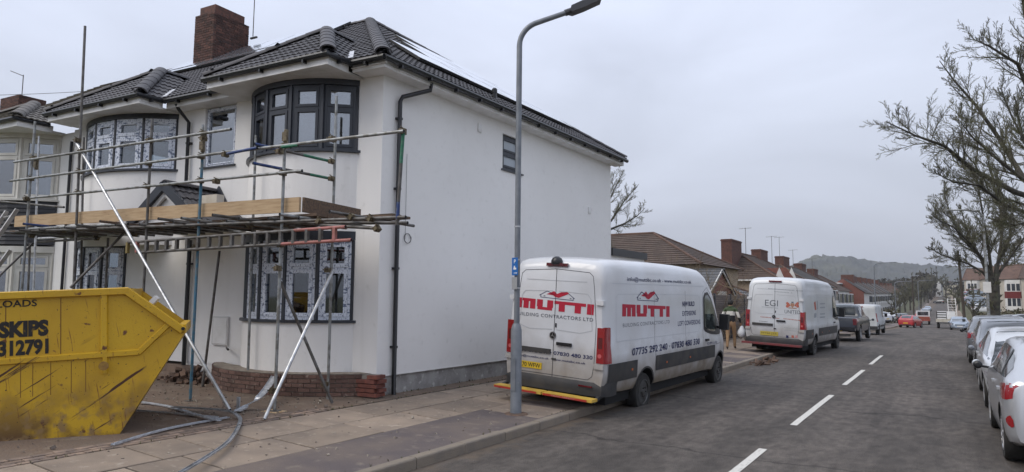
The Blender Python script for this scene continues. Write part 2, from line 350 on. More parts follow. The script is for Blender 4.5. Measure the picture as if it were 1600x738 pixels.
# kerbs: every kerbstone a piece
def kerb_row(name, side, y0, y1, n_single):
    root = MB(); xf = (lambda Y: kl(Y)) if side < 0 else (lambda Y: krr(Y)+.125)
    # concrete bed under the stones
    ys = [y for y in YS if y0 <= y <= y1]; rows = []
    for Y in ys:
        x = xf(Y); rows.append([root.vert(p) for p in ((x-.02, Y, g(Y)-.1), (x-.02, Y, g(Y)+.06), (x-.11, Y, g(Y)+.06), (x-.11, Y, g(Y)-.1))])
    for A, B in zip(rows, rows[1:]):
        for i in range(3): root.face((A[i], A[i+1], B[i+1], B[i]))
    base = structure(root.build(name, m_joint))
    L_ = .915; sb = MB(); ch = .02; h = .122
    prof = [(0, -.15), (0, h-ch), (-ch*.4, h-ch*.3), (-ch, h), (-.125, h), (-.125, -.15)] if side < 0 else [(-.125, -.15), (-.125, h-ch), (-.125+ch, h), (0, h), (0, -.15)]
    sb.prism(prof, lambda p: (p[0], -L_/2+.004, p[1]), lambda p: (p[0], L_/2-.004, p[1])); me = sb.mesh('kerb_stone', m_kerb)
    rest = MB(); Y = y0; k = 0; rng = random.Random(3)
    while Y < y1:
        x = xf(Y+L_/2); sl = (g(Y+L_)-g(Y))/L_
        if Y < 30 and k < n_single:
            o = link('kerb_stone', me, base, Matrix.Translation((x+rng.uniform(-.004, .004), Y+L_/2, g(Y+L_/2)+rng.uniform(-.004, .004)))@Matrix.Rotation(rng.uniform(-.004, .004), 4, 'Z'))
            k += 1; Y += L_
        else:
            s_ = L_ if Y < 110 else 6.0; yc = Y+s_/2; T = Matrix.Translation((xf(yc), yc, g(yc)))@Matrix.Rotation(math.atan((g(yc+.5)-g(yc-.5))), 4, 'X')
            rest.box(-.125, 0, -s_/2+.005, s_/2-.005, -.15, h, T); Y += s_
    o = rest.build('kerb_stone_row', m_kerb, base); stuff(o)
kerb_row('kerb', -1, .5, 420, 60)
kerb_row('far_kerb', 1, 4, 420, 30)
# paving slabs
def slabs():
    base = bpy.data.objects['pavement_bed']; base.name = 'pavement'
    rng = random.Random(5); cache = {}
    def slab(x0, x1, y0, y1):
        key = (round(x1-x0, 3), round(y1-y0, 3))
        if key not in cache:
            a, c = key; b = MB(); q = .006
            b.prism([(-a/2, -c/2), (a/2, -c/2), (a/2, c/2), (-a/2, c/2)], lambda p: (p[0], p[1], -.04), lambda p: (p[0], p[1], -.005))
            b.prism([(-a/2, -c/2), (a/2, -c/2), (a/2, c/2), (-a/2, c/2)], lambda p: (p[0], p[1], -.005), lambda p: (p[0]-q*(1 if p[0] > 0 else -1), p[1]-q*(1 if p[1] > 0 else -1), 0))
            cache[key] = b.mesh('paving_slab', m_slab)
        xc, yc = (x0+x1)/2, (y0+y1)/2; dzx = (pav(x1, yc)-pav(x0, yc))/(x1-x0); dzy = g(yc+.5)-g(yc-.5)
        T = Matrix.Translation((xc, yc, pav(xc, yc)+rng.uniform(-.002, .004)))@Matrix.Rotation(-math.atan(dzx)+rng.uniform(-.004, .004), 4, 'Y')@Matrix.Rotation(math.atan(dzy)+rng.uniform(-.003, .003), 4, 'X')@Matrix.Rotation(rng.uniform(-.006, .006), 4, 'Z')
        return link('paving_slab', cache[key], base, T)
    G = .012
    cols = [(-6.355, -7.15, .35), (-7.15, -7.975, -.2)]
    n = 0
    for x1, x0, off in cols:
        Y = -1.0+off
        while Y < 50:
            L_ = rng.choice([1.17, 1.17, .92, .6]) if Y < 20 else 1.17
            d = drift(Y+.5); slab(x0+G+d, x1-G+d, Y+G, Y+L_-G); Y += L_; n += 1
    Y = 8.94     # beyond the lamp post the slabs run out to the kerb
    while Y < 46:
        d = drift(Y+.5)
        for x1, x0 in ((-5.30, -6.355),): slab(x0+G+d, x1-G+d, Y+G, Y+.9-G)
        Y += .9
    return base
pave = slabs()
def setts():
    b = MB(); b.box(-.1, .1, -.048, .048, -.03, 0); me = b.mesh('sett', m_sett); rng = random.Random(8)
    for r in range(3):
        Y = -1+(.1 if r % 2 else 0)
        while Y < 7.2:
            X = -8.035-r*.105
            link('sett', me, pave, Matrix.Translation((X, Y, pav(X, Y)+rng.uniform(0, .006)))@Matrix.Rotation(math.pi/2+rng.uniform(-.05, .05), 4, 'Z')@Matrix.Rotation(rng.uniform(-.03, .03), 4, 'X')); Y += .213
setts()
# centre line dashes
def dashes():
    Y = 9.3156-4.0
    for k in range(4):
        y0 = Y+6*k
        b = MB(); n = 6; x = -2.18; ww = .105; A = []
        for i in range(n+1):
            yy = y0+4.0*i/n-.0; d = drift(yy); j = random.uniform(-.004, .004); A.append((b.vert((x+d+j, yy, g(yy)+.005)), b.vert((x+ww+d+j, yy, g(yy)+.005))))
        for p, q in zip(A, A[1:]): b.face((p[0], p[1], q[1], q[0]))
        o = b.build('centre_line_dash', m_line); o['kind'] = 'structure'; o['label'] = 'white painted dash of the centre line'
dashes()
# ------------------------------------------------------------ the rendered house
def film_material():
    m = M('protective_film', (.50, .535, .60), .45)
    t = m.node_tree; b = t.nodes['Principled BSDF']; co = t.nodes.new('ShaderNodeTexCoord'); sp = t.nodes.new('ShaderNodeSeparateXYZ'); t.links.new(co.outputs['Object'], sp.inputs[0])
    fs = []
    for scl in ((55, 20, 9), (9, 20, 55)):
        n = t.nodes.new('ShaderNodeTexNoise'); n.inputs['Scale'].default_value = 1; n.inputs['Detail'].default_value = 2; mp = t.nodes.new('ShaderNodeMapping'); mp.inputs['Scale'].default_value = scl; t.links.new(co.outputs['Object'], mp.inputs[0]); t.links.new(mp.outputs[0], n.inputs['Vector'])
        q = t.nodes.new('ShaderNodeMapRange'); q.inputs[1].default_value = .575; q.inputs[2].default_value = .625; t.links.new(n.outputs['Fac'], q.inputs[0]); fs.append(q.outputs[0])
    r = t.nodes.new('ShaderNodeMath'); r.operation = 'MAXIMUM'; t.links.new(fs[0], r.inputs[0]); t.links.new(fs[1], r.inputs[1])
    x = t.nodes.new('ShaderNodeMix'); x.data_type = 'RGBA'; x.inputs[6].default_value = (.68, .72, .80, 1); x.inputs[7].default_value = (.14, .175, .26, 1); t.links.new(r.outputs[0], x.inputs[0])
    t.links.new(x.outputs[2], b.inputs['Base Color']); return m
m_film = film_material()
HA = R(5); HO = Vector((-8.41, 8.65, 0)); HE = Vector((-math.cos(HA), -math.sin(HA), 0)); HN = Vector((math.sin(HA), -math.cos(HA), 0))
HM = Matrix(((HE.x, HN.x, 0, HO.x), (HE.y, HN.y, 0, HO.y), (0, 0, 1, 0), (0, 0, 0, 1))); HI = HM.inverted()
def F(s, d, z): return HM@Vector((s, d, z))
def onF(px, py, d=0.0):
    r = ray(px, py); P0 = HO+HN*d; t = ((P0-C0).dot(HN))/r.dot(HN); P = C0+r*t; q = HI@P; return (q.x, q.z)
def toL(P): return HI@Vector(P)
EZ = 6.12          # eaves (tile edge) height
GZ = .22           # ground by the wall
house = thing('rendered_house', 'white rendered house with dark hipped roof and solar panels behind the scaffold', 'house', mat=HM)
def wall_grid(b, s0, s1, z0, z1, holes, d0, d1):
    xs = sorted({s0, s1}|{h[0] for h in holes}|{h[1] for h in holes}); zs = sorted({z0, z1}|{h[2] for h in holes}|{h[3] for h in holes})
    for a, c in zip(xs, xs[1:]):
        for e, f in zip(zs, zs[1:]):
            if any(h[0] <= a+1e-6 and c <= h[1]+1e-6 and h[2] <= e+1e-6 and f <= h[3]+1e-6 for h in holes): continue
            b.box(a, c, d0, d1, e, f)
BAY1 = (.56, 3.36); BAY2 = (5.68, 9.02)
HL = 9.65
holes = [(.60, 3.32, 4.60, 5.90), (.60, 3.32, .9, 3.2), (3.84, 4.80, 4.62, 5.93), (5.74, 8.96, 4.66, 5.90), (7.3, 8.96, .9, 3.1), (5.05, 5.60, .2, 3.1)]
b = MB(); wall_grid(b, 0, HL, .56, 6.0, holes[:5], -.28, 0)
side = lambda t: toL((-8.41, 8.65+t, 0))     # along the flank wall
def side_pt(Y, z, out=0): return toL((-8.41+out, Y, z))
# flank wall with the small window left open, built as boxes in a flank frame
SM = HI@frame((-8.41, 8.65, 0), (0, 1, 0), (0, 0, 1))      # local x = along street, y = up, z = outward (+X)
b.build('front_wall', m_render, house)
WY0, WY1, WZ0, WZ1 = 3.87, 4.66, 4.86, 5.68
b = MB(); wx = [(0, 9.7, .56, WZ0), (0, WY0, WZ0, WZ1), (WY1, 9.7, WZ0, WZ1), (0, 9.7, WZ1, 6.0)]
for a, c, e, f in wx: b.box(a, c, e, f, -.28, 0)
b.box(9.42, 9.7, .2, 6.0, -9.2, -.28)
b.build('side_wall', m_render, house, SM)
b = MB(); b.box(.03, 9.7, -.4, .56, -.3, -.03); b.build('plinth', m_plinth, house, SM)
b = MB(); b.box(0, 9.7, .548, .562, -.05, .008); b.build('bell_bead', m_black if False else m_white, house, SM)
for s0_, s1_ in ((3.36, 5.05), (6.95, HL)): b = MB(); b.box(s0_, s1_, -.28, -.02, -.3, .56); b.build('front_plinth', m_render, house)
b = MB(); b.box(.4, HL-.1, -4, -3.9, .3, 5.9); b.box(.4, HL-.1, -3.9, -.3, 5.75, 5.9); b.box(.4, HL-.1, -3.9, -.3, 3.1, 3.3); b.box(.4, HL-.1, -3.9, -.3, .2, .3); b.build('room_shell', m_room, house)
def rect_window(parent, T, w_, h_, fm, gm, rows, cols=1, fw=.06, dep=.07, sash=.045, light=None, sill=True, name='window', sillmat=None):
    """T: x right, y up, z outwards; origin lower left. rows: list of heights fractions bottom->top; mesh frame with separate panes"""
    b = MB(); b.box(0, fw, 0, h_, -dep, 0); b.box(w_-fw, w_, 0, h_, -dep, 0); b.box(fw, w_-fw, 0, fw, -dep, 0); b.box(fw, w_-fw, h_-fw, h_, -dep, 0)
    ih = h_-2*fw-(len(rows)-1)*fw*.8; y = fw; panes = []
    for k, r in enumerate(rows):
        hh = ih*r
        iw = (w_-2*fw-(cols-1)*fw*.8)/cols; x = fw
        for c in range(cols):
            if sash:
                g_ = .004
                b.box(x+g_, x+sash, y+g_, y+hh-g_, -dep+.01, .012); b.box(x+iw-sash, x+iw-g_, y+g_, y+hh-g_, -dep+.01, .012)
                b.box(x+sash, x+iw-sash, y+g_, y+sash, -dep+.01, .012); b.box(x+sash, x+iw-sash, y+hh-sash, y+hh-g_, -dep+.01, .012)
            panes.append((x+sash, x+iw-sash, y+sash, y+hh-sash)); x += iw
            if c < cols-1: b.box(x, x+fw*.8, y, y+hh, -dep, 0); x += fw*.8
        y += hh
        if k < len(rows)-1: b.box(fw, w_-fw, y, y+fw*.8, -dep, 0); y += fw*.8
    o = b.build(name, fm, parent, T)
    for p in panes:
        q = MB(); q.box(p[0]-.004, p[1]+.004, p[2]-.004, p[3]+.004, -.035, -.025); q.build('pane', gm, o)
    if sill:
        q = MB(); q.box(-.06, w_+.06, -.035, -.004, -dep, .10); q.build('sill', sillmat or fm, o)
    return o
def arc_pts(s0, s1, D, n):
    h = (s1-s0)/2; Rr = (h*h+D*D)/(2*D); a = math.asin(h/Rr); cx = (s0+s1)/2; cy = D-Rr
    return [(cx+Rr*math.sin(-a+2*a*i/n), cy+Rr*math.cos(-a+2*a*i/n)) for i in range(n+1)]
def bay_window(parent, s0, s1, D, z0, z1, n, fm, gm, head, sillm, rows=(.66, .34), fw=.055, sash=.065, mw=.06):
    pts = arc_pts(s0+.03, s1-.03, D, n)
    for i in range(n):
        a, c = Vector((*pts[i+1], 0)), Vector((*pts[i], 0))   # right to left as seen from inside -> x axis so that outward is +d
        x = (c-a); wdt = x.length; T = frame((a.x, a.y, z0), x, (0, 0, 1))
        if (T.to_3x3()@Vector((0, 0, 1))).y < 0: a, c = c, a; x = c-a; T = frame((a.x, a.y, z0), x, (0, 0, 1))
        rect_window(parent, T@Matrix.Translation((.03, 0, 0)), wdt-.06, z1-z0, fm, gm, rows, 1, fw=fw, sill=False, sash=sash)
        m_ = MB(); m_.beam((a.x, a.y, z0), (a.x, a.y, z1), mw, .06, (1, 0, 0)); m_.build('mullion', head, parent)
        if i == 0: m_ = MB(); m_.beam((c.x, c.y, z0), (c.x, c.y, z1), mw, .06, (1, 0, 0)); m_.build('mullion', head, parent)
    def ring(offo, offi, za, zb, nm, mt, nn=24):
        po = arc_pts(s0-max(0, offo-.02), s1+max(0, offo-.02), D+offo, nn); pi = arc_pts(s0+.05, s1-.05, max(D-offi, .05), nn)
        b = MB()
        for (p, q), (r, t) in zip(zip(po, po[1:]), zip(pi, pi[1:])):
            v = [b.vert((*k, z)) for z in (za, zb) for k in (p, q, t, r)]
            for f in ((0, 1, 2, 3), (7, 6, 5, 4), (0, 4, 5, 1), (2, 6, 7, 3), (1, 5, 6, 2), (3, 7, 4, 0)): b.face([v[k] for k in f])
        return b.build(nm, mt, parent, smooth=30)
    ring(.09, .12, z0-.05, z0-.005, 'bay_sill', sillm); ring(.03, .12, z1+.004, z1+.16, 'bay_head', head)
    return ring
ring1 = bay_window(house, *BAY1, .62, 4.60, 5.80, 5, m_anth, m_glass, m_anth, m_anth, fw=.05, sash=.055, mw=.05)
ring1(.02, .3, 3.02, 4.545, 'bay_panel', m_render)
ring1b = bay_window(house, *BAY1, .62, 1.52, 2.95, 5, m_film, m_glassk, m_anth, m_anth, mw=.045, sash=.07)
ring1b(.03, .3, .57, 1.465, 'bay_panel', m_render)
ring2 = bay_window(house, *BAY2, .62, 4.68, 5.80, 5, m_film, m_glassm, m_black, m_anth, mw=.022, sash=.075)
ring2(.02, .3, 3.02, 4.625, 'bay_panel', m_render)
ring2b = bay_window(house, 7.25, 9.0, .45, 1.52, 3.0, 4, m_film, m_glassk, m_anth, m_anth)
ring2b(.03, .25, .57, 1.465, 'bay_panel', m_render)
# board leaning behind the right pane of the ground floor bay, sheets behind others
m_board = M('pale_green_board', (.42, .45, .36), .8, col2=(.34, .37, .28), sc=6); m_blind = M('grey_plastic_sheet', (.30, .33, .34), .6, col2=(.22, .25, .26), sc=3)
b = MB(); b.box(.72, 1.28, .02, .05, 1.5, 2.42); o = b.build('insulation_board', m_board, house, Matrix.Rotation(R(0), 4, 'Z')); o['label'] = 'pale green board leaning inside the right pane of the bay'
rect_window(house, frame((4.79, -.05, 4.64), (-1, 0, 0), (0, 0, 1)), .94, 1.27, m_film, m_glass, (1.0,), fw=.05, sash=.03, sillmat=m_anth)
b = MB(); b.box(3.9, 4.75, -.22, -.2, 4.7, 5.7); b.build('window_sheet', m_blind, house)
rect_window(house, SM@Matrix.Translation((WY0, WZ0, -.06)), WY1-WY0, WZ1-WZ0, m_anth, M('frosted_pane', (.40, .44, .48), .35), (.5, .5), fw=.07, sash=.05)
# entrance: white doors, recessed board, meter box, black pipes
m_door = M('white_door', (.60, .59, .58), .6, col2=(.52, .51, .50), sc=2)
b = MB(); b.box(5.35, 6.95, -.5, -.44, .45, 2.62); b.build('door_board', m_door, house)
b = MB(); b.box(5.42, 6.2, -.44, -.40, .5, 2.45); o = b.build('door', m_door, house); q = MB(); q.box(5.45, 5.50, -.40, -.35, 1.45, 1.6); q.build('handle', m_black, o)
b = MB(); b.box(6.2, 6.27, -.44, -.38, .45, 2.55); b.box(5.30, 5.40, -.44, -.36, .45, 2.55); b.box(5.3, 6.27, -.44, -.38, 2.47, 2.56); b.build('door_frame', m_white, house)
b = MB(); b.box(3.75, 4.2, -.0, .05, .95, 1.52); o = b.build('meter_box', m_door, house); q = MB(); q.box(3.78, 4.17, .05, .058, .98, 1.49); q.build('meter_box_door', m_white, o)
b = MB(); b.tube([(3.75, .05, .9), (3.4, .3, .9)], .02); b.build('meter_pipe', m_black, house)
m_gap = M('pipe_chase', (.03, .03, .03), .9)
# black downpipes
def pipe(nm, pts, r=.034, brackets=()):
    b = MB(); b.tube(pts, r, 10); o = b.build(nm, m_black, house, smooth=40)
    for p in brackets: q = MB(); q.box(p[0]-.055, p[0]+.055, p[1]-.045, p[1]+.045, p[2]-.02, p[2]+.02); q.build('pipe_bracket', m_black, o)
    return o
P_ = lambda Y, z, out: side_pt(Y, z, out)
ypl = 9.02
pipe('downpipe', [P_(ypl+.60, 6.0, .30), P_(ypl+.60, 5.86, .28), P_(ypl+.05, 5.62, .08), P_(ypl, 5.52, .07), P_(ypl, .22, .07), P_(ypl+.02, .17, .12)], .042, [P_(ypl, z, .05) for z in (5.2, 3.9, 2.45, 1.05)])
pipe('downpipe', [(5.28, .36, 6.0), (5.28, .30, 5.9), (5.22, .08, 5.65), (5.22, .07, 3.4)], .036, [(5.22, .05, z) for z in (5.2, 4.0)])
pipe('downpipe', [(5.0, .07, 3.1), (5.0, .07, .25)], .045, [(5.0, .05, z) for z in (2.6, 1.4)])
# thin cable and small fittings on the flank wall
b = MB(); 
for zc, Y0 in ((3.02, 9.35),):
    b.tube([P_(Y0+.09*math.cos(t), zc+.09*math.sin(t), .012+.002*t) for t in np.linspace(0, 13, 40)], .004, 5)
b.tube([P_(9.3, z, .012) for z in (3.0, 3.3, 4.0, 4.6)], .003, 5); b.build('cable_coil', m_black, house)
for Y, z in ((11.6, 5.6), (16.9, 4.4)):
    b = MB(); b.box(-.06, .06, -.09, .09, 0, .03); b.box(-.045, .045, -.07, .07, .03, .034); b.build('wall_vent', m_white, house, HI@frame((-8.41, Y, z), (0, 1, 0), (0, 0, 1)))
# ---- roof planes
AP = Vector((4.40, -4.75, 9.55)); E1 = toL((-8.05, 8.22, EZ)); E2 = toL((-8.05, 18.62, EZ))
SL = (AP.z-EZ)/(4.75+.42)
def zmain(d): return EZ+(.42-d)*SL
TW, TG = .27, .262
def tile_mesh(mat, roll=True, nm='roof_tile'):
    b = MB(); L_ = TG+.05; xs = [0, .045, .075, .10, .13, .175, .21, .24, TW] ; zs = [.006, .0, .015, .022, .015, 0, .014, .021, .008] if roll else [0]*9
    f = [b.vert((x, 0, z+.030)) for x, z in zip(xs, zs)]; k = [b.vert((x, L_, z+.003)) for x, z in zip(xs, zs)]; u = [b.vert((x, .004, z+.002)) for x, z in zip(xs, zs)]
    for i in range(len(xs)-1): b.face((f[i], f[i+1], k[i+1], k[i])); b.face((u[i+1], f[i+1], f[i], u[i])) if False else b.face((u[i], u[i+1], f[i+1], f[i]))
    return b.mesh(nm, mat)
def flat_tile_mesh(mat):
    b = MB(); b.box(.004, .161, 0, .16, .004, .018); return b.mesh('roof_tile', mat)
def inside(poly, p):
    r = False; n = len(poly); j = n-1
    for i in range(n):
        (xi, yi), (xj, yj) = poly[i], poly[j]
        if (yi > p[1]) != (yj > p[1]) and p[0] < (xj-xi)*(p[1]-yi)/(yj-yi)+xi: r = not r
        j = i
    return r
def tile_plane(root, poly3, me, out, base_mat=m_tileb, tw=TW, tg=TG, lift=.012, keep=None, single=True):
    """poly3: eave start, eave end, then the rest anticlockwise seen from outside"""
    P = [Vector(p) for p in poly3]; O = P[0]; U = (P[1]-P[0]).normalized(); n = U.cross(P[2]-P[0]).normalized()
    if n.z < 0: n = -n
    V = n.cross(U)
    if V.z < 0: V = -V
    p2 = [((p-O).dot(U), (p-O).dot(V)) for p in P]
    rot = frame((0, 0, 0), U, V)
    if single:
        b = MB(); b.poly(P); b.build('roof_underlay', base_mat, root)
    us = [p[0] for p in p2]; vs = [p[1] for p in p2]
    if U.cross(V).z < 0: rot = frame((0, 0, 0), -U, V)
    flip = U.cross(V).z < 0
    j = 0; v = -.04
    while v < max(vs):
        u = min(us)-.0
        while u < max(us):
            c = (u+tw/2, v+tg*.5+.02)
            if inside(p2, c) and (keep is None or keep(O+U*c[0]+V*c[1])):
                q = O+U*(u+(tw if flip else 0))+V*v+n*lift
                T = rot.copy(); T.translation = q; out.append((T, me))
            u += tw
        v += tg; j += 1
def place_tiles(root, out, n=300, nm='roof_tile', mw=None):
    mw = mw or root.matrix_world.copy()
    def key(t):
        p = mw@t[0].translation; return (p-C0).length+(0 if True else 0)
    out.sort(key=key); rng = random.Random(2)
    for T, me in out[:n]: link(nm, me, root, T@Matrix.Rotation(rng.uniform(-.006, .006), 4, 'X'))
    if len(out) > n:
        vs, fs, ms = [], [], None
        for T, me in out[n:]:
            o = len(vs); T2 = T@Matrix.Rotation(rng.uniform(-.008, .008), 4, 'X'); vs += [tuple(T2@v.co) for v in me.vertices]; fs += [tuple(i+o for i in p.vertices) for p in me.polygons]; mt = me.materials[0]
        m = bpy.data.meshes.new('roof_tiles'); m.from_pydata(vs, [], fs); m.materials.append(mt); o = link('roof_tile_field', m, root); stuff(o)
def hip_tiles(root, a, c, mat, r=.125, n_side=8, nm='ridge_tile'):
    a, c = Vector(a), Vector(c); d = c-a; L_ = d.length; k = max(1, round(L_/.42)); u = d.normalized(); st = L_/k
    up = Vector((0, 0, 1)); up = (up-u*u.dot(up)).normalized(); rt = u.cross(up)
    b = MB()
    ang = [math.pi*i/n_side*1.0 for i in range(n_side+1)]
    A = [b.vert((r*1.05*math.cos(t), 0, r*.72*math.sin(t)-.02)) for t in ang]; B = [b.vert((r*1.0*math.cos(t), st+.02, r*.69*math.sin(t)-.024)) for t in ang]
    A2 = [b.vert((r*.88*math.cos(t), 0, r*.55*math.sin(t)-.02)) for t in ang]
    for i in range(n_side): b.face((A[i], A[i+1], B[i+1], B[i])); b.face((A2[i], A2[i+1], A[i+1], A[i]))
    me = b.mesh('ridge_tile', mat, 40); fr_ = frame((0, 0, 0), rt, u)
    for i in range(k):
        T = fr_.copy(); T.translation = a+u*(st*i)+up*.035; link(nm, me, root, T)
roof = MB(); zz = EZ-.06
roof.box(0, .001, 0, .001, 5.9, 5.901)
roof = roof.build('roof', m_tileb, house)
tl = []; tm = tile_mesh(m_tile)
B1a, B1z, B2a, B2z = (2.0, -.62), 7.32, (7.33, -.62), 7.30
def bay_roof(s0, s1, apx, az):
    dF = .98; ax, ad = apx; zb = EZ-.02
    dback = .42-(az-EZ)/SL                       # where the little ridge meets the main slope
    A = (ax, ad, az); Rr_ = (ax, dback, az)
    tile_plane(roof, [(s0, dF, zb), (s1, dF, zb), A], tm, tl)
    tile_plane(roof, [(s0, .42, zb), (s0, dF, zb), A, Rr_], tm, tl)
    tile_plane(roof, [(s1, dF, zb), (s1, .42, zb), Rr_, A], tm, tl)
    hip_tiles(roof, (s0, dF, zb+.02), (A[0], A[1], A[2]+.02), m_tile, .14); hip_tiles(roof, (s1, dF, zb+.02), (A[0], A[1], A[2]+.02), m_tile); hip_tiles(roof, A, Rr_, m_tile)
    def onbay(p):      # main roof tiles hidden under the bay roof
        if p.y < dback or not (s0 < p.x < s1): return False
        f = (p.y-dback)/(.42-dback); return (ax-(ax-s0)*f*.98) < p.x < (ax+(s1-ax)*f*.98)
    for s_, sg in ((s0, -1), (s1, 1)):
        b = MB(); a_, c_ = Vector((s_, .46, zb+.03)), Vector((s_+(ax-s_)*.36, .46+(dback-.46)*.36, zb+.03+(az-zb)*.36)); up = Vector((0, .5, 1)).normalized()
        b.beam(a_+up*.03, c_+up*.03, .17, .012, up); b.build('valley_flashing', m_lead, roof)
    # soffit, fascia, gutter
    b = MB(); k = 14; wb = (dF-.02)/k
    b.box(s0+.06, s1-.06, -.02, dF-.06, EZ-.20, EZ-.17); b.build('soffit', m_white, roof)
    b = MB()
    for i in range(k): b.box(s0+.06, s1-.06, i*wb+.004, (i+1)*wb-.004, EZ-.212, EZ-.2)
    b.build('soffit_boards', m_white, roof)
    b = MB(); b.box(s0+.03, s1-.03, dF-.06, dF-.035, EZ-.215, EZ-.05); b.box(s0+.035, s0+.06, .42, dF-.06, EZ-.215, EZ-.05); b.box(s1-.06, s1-.035, .42, dF-.06, EZ-.215, EZ-.05); b.build('fascia', m_white, roof)
    gut([(s0-.02, .40, EZ-.045), (s0-.02, dF+.02, EZ-.045), (s1+.02, dF+.02, EZ-.045), (s1+.02, .40, EZ-.045)])
    return onbay
def gut(pts):
    b = MB(); b.tube(pts, .055, 8); o = b.build('gutter', m_black, roof, smooth=40)
    for a, c in zip(pts, pts[1:]):
        a, c = Vector(a), Vector(c); n = max(1, int((c-a).length/.80)); d = (c-a).normalized()
        for i in range(n):
            q = a+d*((i+.5)*(c-a).length/n); k = MB(); k.beam(q+Vector((0, 0, -.065)), q+d*.04+Vector((0, 0, -.065)), .09, .055); k.build('gutter_bracket', m_black, o)
ob1 = bay_roof(.42, 3.58, B1a, B1z); ob2 = bay_roof(5.60, 9.06, B2a, B2z)
fL = Vector((HL, .42, EZ)); rL = Vector((HL, -4.75, AP.z)); E1f = Vector((E1.x, .42, EZ))
tile_plane(roof, [E1f, fL, rL, AP], tm, tl, keep=lambda p: not ob1(p) and not ob2(p))
tile_plane(roof, [E2, E1f, AP], tm, tl)
b = MB(); b.poly([E2, AP, rL, (HL, -10.0, EZ)]); b.build('rear_roof_slope', m_tileb, roof)
place_tiles(roof, tl, 300, mw=HM)
hip_tiles(roof, E1f+Vector((0, 0, .02)), AP+Vector((0, 0, .02)), m_tile, .15); hip_tiles(roof, E2+Vector((0, 0, .02)), AP+Vector((0, 0, .02)), m_tile, .12); hip_tiles(roof, AP, rL, m_tile)
gut([E1f+Vector((-.05, .03, -.05)), E2+Vector((-.05, -.03, -.05))]); gut([E1f+Vector((-.05, .03, -.05)), (.40, .45, EZ-.05)]); gut([(3.6, .45, EZ-.05), (5.58, .45, EZ-.05)])
Ewall = lambda t: toL((-8.41+.02, 8.65+t, 0))
b = MB()
b.box(-.3, 10.0, 5.934, 6.056, .0, .30); b.build('side_fascia', m_white, roof, SM)
for s0_, s1_ in ((-.30, .42), (3.58, 5.6)): b = MB(); b.box(s0_, s1_, 0, .36, 5.93, 6.06); b.build('front_fascia', m_white, roof)
b = MB(); b.box(-.36, .42, .363, .40, 5.99, 6.0); b.build('corner_soffit', m_white, roof); b = MB(); b.box(-.28, 9.95, 5.975, 5.982, .303, .33); b.build('side_soffit', m_white, roof, SM)
# ---- flue, solar panels
b = MB(); b.tube([side_pt(12.1, 6.2, .05), side_pt(12.1, 6.55, .05)], .05, 10); b.lathe([(.062, 0), (.062, .08), (.04, .11)], side_pt(12.1, 6.5, .05)); b.build('flue', m_black, roof)
m_pv = M('solar_panel_glass', (.34, .37, .42), .18, .45, spec=.9, coat=1.0); m_pvf = M('solar_panel_edge', (.02, .02, .022), .4)  # pale metallic base puts extra sky glare into the naturally dark panel glass
def panel(T, w_, h_):
    b = MB(); b.box(0, w_, 0, h_, -.02, .035); o = b.build('solar_panel', m_pvf, roof, T)  # black frame, thickened so its edge stands in for the shaded gap beneath
    q = MB(); q.box(.012, w_-.012, .012, h_-.012, .0355, .0375); q.build('panel_glass', m_pv, o)
def plane_frame(a, c, top):
    U = (Vector(c)-Vector(a)).normalized(); n = U.cross(Vector(top)-Vector(a)).normalized()
    if n.z < 0: n = -n
    return frame(a, U, n.cross(U) if n.cross(U).z > 0 else -n.cross(U))
def inplane(Fm, u, v, lift, tilt=0): return Fm@Matrix.Translation((u, v, lift))@Matrix.Rotation(tilt, 4, 'X')
Fs = plane_frame(E1f, E2, AP)
flipS = (Fs.to_3x3()@Vector((0, 0, 1))).z < 0
if flipS: Fs = plane_frame(E2, E1f, AP)
LS = (E2-E1f).length
def uS(Y): return (LS-(Y-8.22)) if True else 0
sgn = (toL((-8.05, 12, EZ))-Fs.translation).dot((Fs.to_3x3()@Vector((1, 0, 0))))
U_ = lambda Y: (Y-8.22) if (Fs.translation-E1f).length < .1 else (18.62-Y)
for (v, Ys) in ((.95, (10.0, 11.67, 13.34, 15.0)), (1.99, (11.3, 12.97, 14.64)), (3.03, (12.0, 13.67))):
    for Y in Ys: panel(inplane(Fs, min(U_(Y), U_(Y+1.66)), v, .10), 1.64, 1.02)
b = MB()
for v in (1.0, 1.5, 2.1, 2.6): a_ = inplane(Fs, U_(10.95), v, .09).translation; c_ = inplane(Fs, U_(15.9), v, .09).translation; b.beam(a_, c_, .04, .05)
b.build('panel_rail', m_black, roof)
Ff = plane_frame((E1.x, .42, EZ), (HL, .42, EZ), (HL, -4.75, AP.z))
if (Ff.to_3x3()@Vector((0, 0, 1))).z < 0: Ff = plane_frame((HL, .42, EZ), (E1.x, .42, EZ), (E1.x, -4.75, AP.z))
fx = lambda s: (HL-s) if abs(Ff.translation.x-HL) < .01 else s-E1.x
for k in range(6): panel(inplane(Ff, min(fx(4.75+k*1.04), fx(5.78+k*1.04)), 3.90, .10, R(1)), 1.02, 1.95)
b = MB()
for v in (4.3, 5.5): b.beam(inplane(Ff, fx(4.7), v, .12).translation, inplane(Ff, fx(11.0), v, .12).translation, .04, .06)
b.build('panel_rail', m_black, roof)
